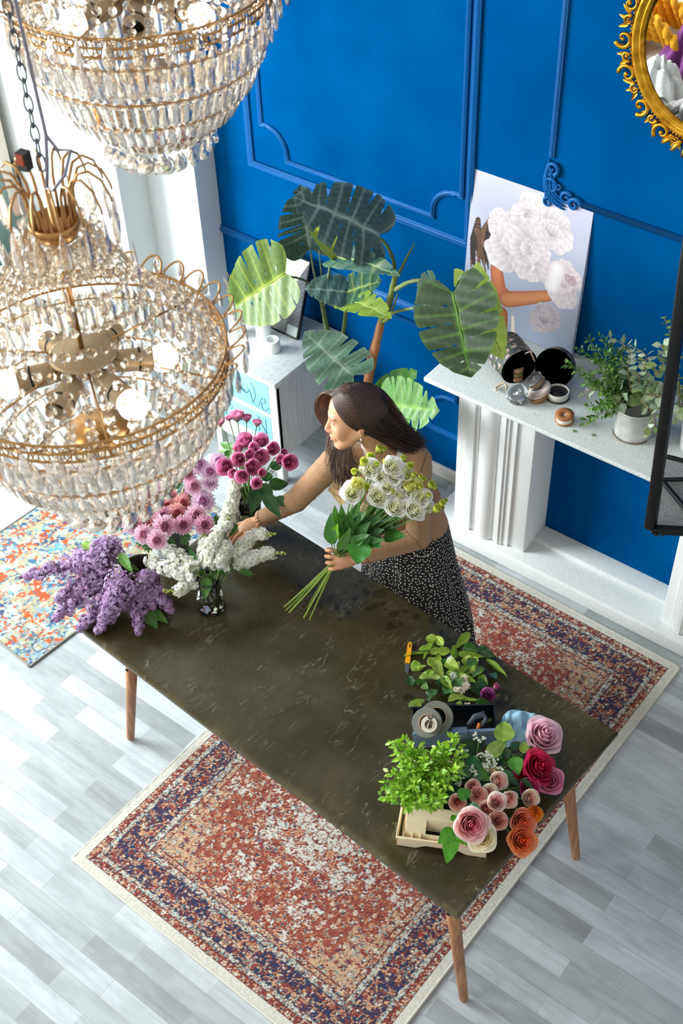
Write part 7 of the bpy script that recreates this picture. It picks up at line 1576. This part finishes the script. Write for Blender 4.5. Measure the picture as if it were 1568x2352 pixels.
# open V at the front, down to the waist
nrm_c = None
P0_ = Vc; loc = np.stack([(P0_ - CH) @ tx, (P0_ - CH) @ tf, P0_[:, 2]], 1)
openv = (loc[:, 1] > .02) & (np.abs(loc[:, 0] - .004) < .006 + .25 * np.clip(loc[:, 2] - 1.12, 0, .13)) & (loc[:, 2] > 1.05)
neck = (np.linalg.norm((P0_ - (NB + V3((0, 0, -.005)))) * V3((1, 1, .9)), axis=1) < .072)
kill = openv | neck; Fc = [f for f in Fc if not any(kill[list(f)])]
def ribattr(P_):
    segs = [(SR, ER), (ER, WR), (SL, EL), (EL, WL), (WA - V3((0, 0, .1)), CH + V3((0, 0, .1)))]; best = np.full(len(P_), 9.); out = np.zeros(len(P_))
    for k, (a, b) in enumerate(segs):
        ab = b - a; t = np.clip(((P_ - a) @ ab) / (ab @ ab), 0, 1); d = P_ - a - t[:, None] * ab; l = np.linalg.norm(d, axis=1) - (.13 if k == 4 else .045); z = nrm(ab); x = nrm(np.cross(z, (.1, .9, .2) if k != 4 else (.2, 1, 0))); y = np.cross(z, x)
        an = np.arctan2(d @ y, d @ x) * (120 if k == 4 else 50); m_ = l < best; best = np.where(m_, l, best); out = np.where(m_, an, out)
    return out
mb = MB(); mb.add(Vc, Fc); co_ = obj('cardigan', mb, M_knit, ppl)
Pw = np.zeros(len(co_.data.vertices) * 3); co_.data.vertices.foreach_get('co', Pw); Pw = Pw.reshape(-1, 3) + V3(WM[ppl.name].translation)
ra_ = co_.data.attributes.new('rib', 'FLOAT', 'POINT'); ra_.data.foreach_set('value', ribattr(Pw).astype(np.float32))
for wr, el, rr in ((WR, ER, .0315), (WL, EL, .0325)):
    d = nrm(wr - el); c = wr - (wr - el) * (.05 if rr < .032 else .09); mb = MB(); g = MB(); g.lathe([(rr - .004, -.012), (rr + .001, -.012), (rr + .0015, .004), (rr - .0005, .007), (rr - .005, .006)], n=32); mb.addm(g, frame_to(d, (0, 0, 1), c)); o = obj('cuff', mb, M_knit, ppl)
    a2 = o.data.attributes.new('rib', 'FLOAT', 'POINT'); a2.data.foreach_set('value', np.array([(k % 32) * PI for k in range(len(o.data.vertices))], np.float32))
# white blouse showing in the opening, with its collar strips
M_blouse = vcmat('white_cotton', .85, bumpscale=200, bs=.2, bd=.001)
cgb = MB(); torso(cgb, .0045); Vt, Ft = remesh(cgb, .006, 4); lt = np.stack([(Vt - CH) @ tx, (Vt - CH) @ tf, Vt[:, 2]], 1)
k_ = (lt[:, 2] < 1.255 - 0.0 * lt[:, 0]) & ~((lt[:, 1] > 0) & (np.abs(lt[:, 0]) < .30 * (lt[:, 2] - 1.09))) ; Ft = [f for f in Ft if all(k_[list(f)])]
mb = MB(); mb.add(Vt, Ft, 'e9e7e0')
obj('blouse', mb, M_blouse, ppl)
for s in (-1, 1):
    top = NB + tx * s * .062 + V3((0, 0, -.005)) - tf * .02; mid_ = CH + tx * s * .062 + tf * .105 + V3((0, 0, .065)); low = CH + tx * s * .012 + tf * .128 + V3((0, 0, -.06)); mb = MB(); C3 = bez(top + V3((0, 0, .01)), mid_ + tf * .03, low, 14)
    n_c = nrm(tf + V3((0, 0, .6))); mb.tube(C3 + n_c * .006, np.linspace(.018, .012, 14), 8, 'ebe8e2', flat=.25); obj('collar', mb, M_blouse, ppl)
# woven straw bodice panel hanging open on her right side
M_woven = mat('straw_weave', 'd9b078', rough=.8); bw = N(M_woven, 'TexBrick'); bw.inputs['Scale'].default_value = 90; bw.inputs['Color1'].default_value = (.62, .40, .19, 1); bw.inputs['Color2'].default_value = (.75, .53, .28, 1); bw.inputs['Mortar'].default_value = (.3, .18, .08, 1); L(M_woven, coords(M_woven), bw.inputs[0]); L(M_woven, bw.outputs[0], bsdf(M_woven).inputs['Base Color']); bump(M_woven, bw.outputs[1], .5, .002)
wp = [at(775, 1090, 1, -1.30), at(753, 1125, 1, -1.31), at(768, 1142, 1, -1.31), at(782, 1160, 1, -1.31), at(793, 1155, 1, -1.31), at(795, 1100, 1, -1.30)]; wp = V3(wp); mb = MB(); nw = V3((.3, -.8, .4)) * .006; mb.add(list(wp) + list(wp + nw), [tuple(range(6)), tuple(range(6, 12))[::-1]] + [(i, (i + 1) % 6, 6 + (i + 1) % 6, 6 + i) for i in range(6)]); obj('straw_panel', mb, M_woven, ppl, False)
# ---- skirt
M_skirt = mat('black_dotted_cloth', '0b0d10', rough=.8); vt = N(M_skirt, 'TexVoronoi'); vt.voronoi_dimensions = '2D'; vt.inputs['Scale'].default_value = 1; vt.inputs['Randomness'].default_value = .75
L(M_skirt, coords(M_skirt, 'UV', (1, 1, 1)), vt.inputs[0]); L(M_skirt, ramp(M_skirt, vt.outputs['Distance'], [(.0, 'eeeadc'), (.17, 'e8e4d6'), (.21, '0a0c10'), (1, '0a0c10')]).outputs[0], bsdf(M_skirt).inputs['Base Color'])
mb = MB(); zz = np.array([1.005, .96, .90, .82, .72, .60, .48, .36, .24]); rx = np.array([.115, .128, .152, .168, .186, .205, .222, .24, .255]); ry = np.array([.092, .10, .112, .118, .125, .14, .155, .17, .185]); cxs = np.array([1.434, 1.43, 1.43, 1.432, 1.437, 1.442, 1.45, 1.455, 1.455]); cys = np.array([-1.095, -1.09, -1.075, -1.075, -1.075, -1.07, -1.065, -1.06, -1.06])
def skf(U, W_):
    a = U * 2 * PI; z = 1.005 - .765 * W_; f = lambda arr: np.interp(-z, -zz, arr); fold = 1 + .05 * W_ * np.sin(a * 9 + 1) + .03 * W_ * np.sin(a * 17 + 2)
    x = f(rx) * fold * np.cos(a); y = f(ry) * fold * np.sin(a); c_, s_ = math.cos(.2), math.sin(.2); return np.stack([f(cxs) + x * c_ - y * s_, np.maximum(f(cys) + x * s_ + y * c_, -1.262 + 0 * x), z + 0 * a], -1)
mb.grid(skf, 160, 70, None, True); so = obj('skirt', mb, M_skirt, ppl)
uv = so.data.uv_layers.new(name='UV'); li = np.zeros(len(so.data.loops), np.int32); so.data.loops.foreach_get('vertex_index', li); iu = (li // 70) / 160.0; iv = (li % 70) / 69.0
ls = np.arange(len(li)) // 4; mx_ = np.maximum.reduceat(iu, np.arange(0, len(iu), 4)); mx_ = np.repeat(mx_, 4)[:len(iu)]; iu = np.where((mx_ > .9) & (iu < .1), iu + 1, iu)
uv.data.foreach_set('uv', np.stack([iu * 84, iv * 56], 1).ravel().astype(np.float32))
mb = MB(); mb.tube([V3(at(*q_)) for q_ in ((946, 1266, 1, -1.20), (952, 1275, 1, -1.205), (968, 1279, 1, -1.19), (985, 1275, 1, -1.16), (996, 1262, 1, -1.12), (998, 1255, 1, -1.10))], .0017, 6, 'cfc4ae'); obj('cord_belt', mb, M_vc, ppl)
# ---- jewellery
mb = MB(); bc_ = WL - (WL - EL) * .02 + hand_dir * .004; F_ = frame_to(hand_dir, (0, 0, 1), bc_); g = MB()
for k in range(26): a = k / 26 * 2 * PI; g.ell((.0265 * math.cos(a), .0265 * math.sin(a), 0), .0029, 'efe4d6', 6, 5)
mb.addm(g, F_); obj('bead_bracelet', mb, M_vcg, ppl)
mb = MB(); e0 = H(.074, -.004, -.036); mb.ell(e0, .0035, 'cfae72', 8, 6); mb.tube([e0, e0 - V3((0, 0, .014))], .0008, 5, 'cfae72'); mb.ell(e0 - V3((0, 0, .018)), (.004, .004, .0075), 'e6dccb', 8, 6); obj('earring', mb, M_vcg, ppl)
mb = MB(); mb.tube(bez(NB + tx * .045 + V3((0, 0, .02)), CH + tf * .15 + V3((0, 0, .10)), NB - tx * .045 + V3((0, 0, .02)), 20), .0012, 5, 'b58d55'); obj('necklace', mb, M_vcg, ppl)
# ---- hair: a close cap and hundreds of strands
M_hair = vcmat('brown_hair', .42); bsdf(M_hair).inputs['Specular IOR Level'].default_value = .5
hr = random.Random(21); HCOL = ['241611', '2e1c14', '38241a', '1d120e', '4a3122', '2a1a13']
def capz(x, y): return 0
mb = MB()
def hc(U, W_):
    a = U * 2 * PI; p = W_ * 1.95; d = np.stack([np.sin(p) * np.sin(a), np.sin(p) * np.cos(a), np.cos(p)], -1)
    # hairline: shorter at the face
    front = np.clip(np.cos(a), 0, 1); lim = 1.95 - front ** .7 * .98; p = W_ * lim; d = np.stack([np.sin(p) * np.sin(a), np.sin(p) * np.cos(a), np.cos(p)], -1)
    v = V3((0, -.010, .036)) + d * V3((.0735, .0920, .0825)); return (HC + (v[..., 0:1] * HL + v[..., 1:2] * HF + v[..., 2:3] * HU) * HS)
mb.grid(hc, 60, 24, '21140f', True); hair = obj('hair', mb, M_hair, ppl)
def strand(pts, r, col, n=4): mb2.tube(pts, r, n, col, cap=False, flat=.6)
def spl(P, n=16):
    P = V3(P); k = len(P); q_ = np.linspace(0, k - 1, n); S = np.stack([np.interp(q_, range(k), P[:, i]) for i in range(3)], 1)
    for _ in range(3): S[1:-1] = (S[:-2] + S[1:-1] * 2 + S[2:]) / 4
    return S
def onskull(x, y, z, e=.0): v = V3((x, y + .010, z - .036)) / V3((.0785, .098, .088)); v = v / np.linalg.norm(v) * (1 + e); w_ = V3((0, -.010, .036)) + v * V3((.0785, .098, .088)); return H(*w_)
# back lock endpoint (over her left shoulder blade) and front lock endpoint (over her right shoulder)
BE = V3(at(955, 1028, 1, -1.10)); FE = V3(at(785, 1090, 1, -1.345))
mb2 = MB()
RS = np.concatenate([np.full(16, .0014), [.0012, .0009, .0006, .0002]])
for i in range(2500):         # near side and back: from the part over the skull to behind the left shoulder
    s = hr.random() ** .9; v_ = hr.random(); y0 = .088 - .185 * s
    p0 = onskull(.004, y0, .105 - .5 * max(0, -y0 - .02), .015 + .03 * s); p1 = onskull(.045 - .012 * s, y0 * .8 - .012, .088 - .035 * v_, .05 + .04 * v_); p2 = onskull(.074 - .045 * s, .020 - .12 * s, .026 - .045 * v_, .06 + .07 * v_)
    e = BE + V3((hr.gauss(0, .018), hr.gauss(0, .014), hr.gauss(0, .016))) + HL * (.035 * (.5 - s)) + HU * (.02 * s); p3 = p2 * .66 + e * .34 + HU * (.012 - .01 * s) - HF * .012; p4 = p2 * .3 + e * .7 + HU * .004
    A0 = V3((.004, y0, .105 - .5 * max(0, -y0 - .02))); B0 = V3((.074 - .045 * s, .020 - .12 * s, .026 - .045 * v_)); lf = .045 + .05 * v_
    sk = [onskull(*(A0 * (1 - t) + B0 * t + V3((.05, 0, .03)) * t * (1 - t)), lf * (.4 + .6 * t)) for t in (0, .2, .4, .6, .8, 1)]
    S = spl(sk + [sk[-1] * .66 + e * .34 + HU * (.010 - .008 * s), sk[-1] * .3 + e * .7 + HU * .004, e], 20); strand(S, RS, V3(lin(hr.choice(HCOL))) * hr.uniform(.9, 2.1 if s < .35 else 1.4))
for i in range(1250):          # far side: part over, forward past the cheek, then down over the right shoulder
    s = hr.random(); v_ = hr.random(); p0 = onskull(-.002, .090 - .15 * s, .1, .02); p1 = H(-.045 - .02 * v_, .098 - .09 * s, .092 - .01 * s); p2 = H(-.085, .128 - .10 * s + .010 * v_, .05); p3 = H(-.095, .140 - .11 * s + .012 * v_, -.012); p4 = H(-.088 + .02 * s, .112 - .08 * s, -.075)
    e = FE + CR * hr.gauss(.012, .022) + CU * hr.gauss(0, .018) + V3((0, -.004, 0)) * v_; p5 = p4 * .5 + e * .5 + HF * .010; S = spl([p0, p1, p2, p3, p4, p5, e], 20); strand(S, RS, V3(lin(hr.choice(['3a251a', '4a3022', '5a3c29', '704c33', '2e1c14']))) * hr.uniform(.8, 1.4))
for i in range(300):          # crown volume
    s = hr.random(); p0 = onskull(.012 * hr.uniform(-1, 1), .085 - .03 * s, .1, .05); p1 = onskull(.035 * hr.uniform(-1, 1.3), .02, .12, .11); p2 = onskull(.05 * hr.uniform(-.5, 1.3), -.07, .09, .11); e = BE + V3((hr.gauss(0, .02), hr.gauss(0, .01), hr.gauss(0, .02))); p3 = p2 * .65 + e * .35 + HU * .016; S = spl([p0, p1, p2, p3, p2 * .3 + e * .7, e], 20); strand(S, RS * .9, V3(lin(hr.choice(HCOL))) * hr.uniform(1.1, 2.4))
for i in range(24):           # loose wisps at the ends
    a = BE + V3((hr.gauss(0, .015), 0, hr.gauss(0, .015))); b = V3(at(hr.uniform(955, 985), hr.uniform(1000, 1040), 1, -1.08)); strand(bez(a, (a + b) / 2 + V3((0, 0, .01)), b, 7), [.0009, .0009, .0008, .0007, .0006, .0004, .0002], '4a3022')
for i in range(60):          # curled ends of the front lock
    a = FE + V3((hr.gauss(0, .015), hr.gauss(0, .01), hr.gauss(0, .02))); b = a + V3((hr.uniform(-.02, .02), -.01, -.05)); strand(bez(a, a + V3((.02, -.02, -.02)), b, 7), [.0014, .0014, .0012, .001, .0008, .0005, .0002], '5e4029')
obj('strands', mb2, M_hair, hair)
# ================================================================ BOUQUET IN HER HAND
GRP = 'white lisianthus held in the hand'; gp = GR - pn * .012 - hand_dir * .004
def dd(px, py, dep): return V3(CAMPOS) + (CF + CR * (px - 784) / FPX + CU * (1176 - py) / FPX) * dep
zz6 = lambda x, y: (600 + x / 3.136, 840 + y / 3.136)
heads = [(790, 745, .034, 0), (870, 790, .033, 0), (945, 725, .033, 0), (955, 800, .030, 0), (1020, 772, .034, 0), (842, 942, .038, 0), (650, 915, .036, 0), (960, 1020, .036, 0), (985, 945, .028, 0), (1150, 950, .033, 0), (1105, 1040, .036, 0), (1050, 1020, .024, 0), (1195, 1010, .022, 0), (905, 870, .026, 0), (1100, 860, .024, 1), (690, 860, .024, 1), (1055, 880, .02, 1), (1080, 920, .02, 0),
         (838, 612, .017, 2), (878, 610, .011, 2), (780, 665, .017, 2), (730, 705, .018, 2), (668, 775, .014, 2), (752, 880, .014, 2), (1020, 680, .014, 2), (1070, 732, .016, 2), (1210, 862, .017, 2), (1250, 1040, .018, 2), (1292, 998, .014, 2), (1326, 972, .008, 2), (1240, 880, .009, 2), (1140, 800, .010, 2), (885, 700, .011, 2), (1045, 800, .012, 2), (1135, 880, .012, 2), (945, 910, .011, 2), (825, 720, .012, 2), (1200, 940, .010, 2), (1090, 790, .012, 2), (710, 760, .009, 2), (1165, 825, .010, 2), (1298, 1025, .009, 2), (1110, 1018, .012, 2)]
nm = {0: 'white lisianthus bloom', 1: 'half-open yellow-white lisianthus', 2: 'green-yellow lisianthus bud'}
for i, (x, y, R, kd) in enumerate(heads):
    px_, py_ = zz6(x, y); p = dd(px_, py_, 4.20 + (.05 if py_ < 1060 else 0) + rnd.uniform(-.012, .012)); out_ = nrm(p - gp); d = nrm(out_ * .9 + nrm(V3(CAMPOS) - p) * (.75 if kd == 0 else .2) + V3((rnd.uniform(-.3, .3), rnd.uniform(-.3, .3), rnd.uniform(0, .3))))
    hv = 'at the left' if px_ < 835 else ('at the right' if px_ > 935 else 'in the middle'); vv = 'top' if py_ < 1075 else ('bottom' if py_ > 1140 else 'centre')
    if kd == 2: rm = MB(); F0 = rose_mb(R * .8, 'd3da6a', 'b9c44a', i, 3, .1, .02, 1.6); rm.addm(F0, np.eye(4)); cal = MB(); calyx(cal, R * .9, '8fa53c')
    elif kd == 1: rm = rose_mb(R, 'ecebb0', 'd5d870', i, 5, .5, .08, 1.1); cal = MB(); calyx(cal, R, '7f9a3c')
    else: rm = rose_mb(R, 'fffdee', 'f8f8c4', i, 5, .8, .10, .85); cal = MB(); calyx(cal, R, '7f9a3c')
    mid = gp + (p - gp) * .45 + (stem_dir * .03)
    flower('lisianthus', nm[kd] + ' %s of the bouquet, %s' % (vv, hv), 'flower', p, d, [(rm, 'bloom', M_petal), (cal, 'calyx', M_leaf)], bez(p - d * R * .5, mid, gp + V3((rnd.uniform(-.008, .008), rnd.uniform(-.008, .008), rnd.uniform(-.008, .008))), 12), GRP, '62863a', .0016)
ends = [(652, 1395), (656, 1403), (663, 1408), (668, 1402), (675, 1392), (697, 1420), (710, 1425), (704, 1398), (660, 1388), (682, 1380)]
bs_ = thing('stem_bundle', 'bundle of green lisianthus stems below her hand', 'stems', tuple(gp))
for i, (x, y) in enumerate(ends):
    e = V3(at(x, y, 2, .772 + .004 * (i % 3))); mb = MB(); st_ = gp + V3((rnd.uniform(-.010, .010), rnd.uniform(-.010, .010), rnd.uniform(-.006, .006))); S = bez(st_ + (gp - e) * .18, st_ + V3((rnd.uniform(-.01, .01), rnd.uniform(-.01, .01), -.02)), e, 14); mb.tube(S, [.0032 * (1.35 if k in (8, 9) else 1) for k in range(14)], 7, ['7f9a35', '6d8a30', '8fa843'][i % 3]); obj('stem', mb, M_stem, bs_)
lv = [(505, 1290, 495, 1075, .05, '4a8040'), (560, 1250, 525, 1020, .045, '528838'), (520, 1250, 540, 1150, .04, '78a82c'), (600, 1230, 575, 1015, .04, '4f7f3c'), (620, 1230, 640, 1050, .05, '44763a'), (650, 1180, 700, 980, .05, '3f6f34'), (560, 1330, 640, 1180, .04, '5a8a4a'), (640, 1300, 760, 1215, .045, '55854a'), (660, 1280, 770, 1130, .05, '44763a'), (690, 1180, 850, 1080, .055, '3d6b38'), (720, 1150, 950, 1090, .055, '4b7a48'), (800, 1180, 1000, 1100, .05, '3a6634'), (700, 1230, 870, 1180, .05, '365f30'), (640, 1150, 740, 1060, .04, '6f9a6a'), (640, 1350, 790, 1230, .045, '3f7034'), (820, 1130, 900, 1010, .04, '3f6f34'),
      (700, 1270, 870, 1260, .055, '5d8f52'), (720, 1260, 690, 1430, .085, '3f8a2a'), (760, 1250, 850, 1300, .05, '2f6a28'), (880, 1230, 1030, 1220, .05, '4c8a3c'), (900, 1180, 940, 1160, .06, '7fa078'), (960, 1160, 1060, 1100, .03, '4a7d34'), (700, 1200, 690, 1090, .035, '58894a'), (760, 1100, 830, 960, .035, '47783a'), (590, 1100, 560, 1060, .03, '5f9030'), (830, 1200, 940, 1150, .045, '3d6b38'), (660, 1230, 600, 1130, .04, '3c6a36')]
lw = {17: 'large heart-shaped leaf hanging over her wrist', 0: 'narrow upright leaf at the far left of the bouquet', 2: 'bright yellow-green leaf low at the left of the bouquet', 19: 'rounded leaf at the right over her forearm', 20: 'pale folded leaf against the sleeve', 6: 'pale leaf just above her fingers'}
for i, (x0, y0, x1, y1, W_, col) in enumerate(lv):
    b = dd(*zz6(x0, y0), 4.42 - (.0 if i != 17 else .05)); e = dd(*zz6(x1, y1), 4.32 + (.04 if i == 17 else 0)); nn_ = nrm(V3(CAMPOS) - b) + V3((rnd.uniform(-.5, .5), rnd.uniform(-.5, .5), rnd.uniform(-.3, .3)))
    loose_leaf(lw.get(i, 'dark green lisianthus leaf in the middle of the bouquet'), b, e, W_ * 1.1, nn_, col, 'bouquet_leaf', 'bouquet leaves' if i not in lw else 'marked bouquet leaves', .25, .08, stempt=gp + (b - gp) * .25)
# ================================================================ LABELS OF LOOK-ALIKES: say which one by its place in the row
ORD = ['leftmost', 'second from left', 'third from left', 'fourth from left', 'fifth from left', 'sixth from left', 'seventh from left', 'eighth from left', 'ninth from left', 'tenth from left', 'eleventh from left',
       'tenth from right', 'ninth from right', 'eighth from right', 'seventh from right', 'sixth from right', 'fifth from right', 'fourth from right', 'third from right', 'second from right', 'rightmost']
def seen_x(o):
    P = []
    for q in [o] + list(o.children):
        if q.type == 'MESH' and len(q.data.vertices):
            a = np.zeros(len(q.data.vertices) * 3, np.float32); q.data.vertices.foreach_get('co', a); M = np.array(WM[q.name] if q is not o else Matrix.Identity(4)); P.append(a.reshape(-1, 3) @ M[:3, :3].T + M[:3, 3])
    p = np.vstack(P).mean(0) - CAMPOS; return float(p @ CR / (p @ CF))
same = {}
for o in COL.objects:
    if o.parent is None and o.get('label') and o.get('group'): same.setdefault(o['label'], []).append(o)
for lab, os_ in same.items():
    k = len(os_)
    if 1 < k <= 21:
        os_.sort(key=seen_x)
        for i, o in enumerate(os_):
            word = ORD[i] if i <= 10 and i < (k + 1) // 2 + (k > 20) else ORD[20 - (k - 1 - i)]
            w_ = (lab + ', ' + word).split(); o['label'] = ' '.join(w_) if len(w_) <= 16 else ' '.join(lab.split()[:12]) + ', ' + word
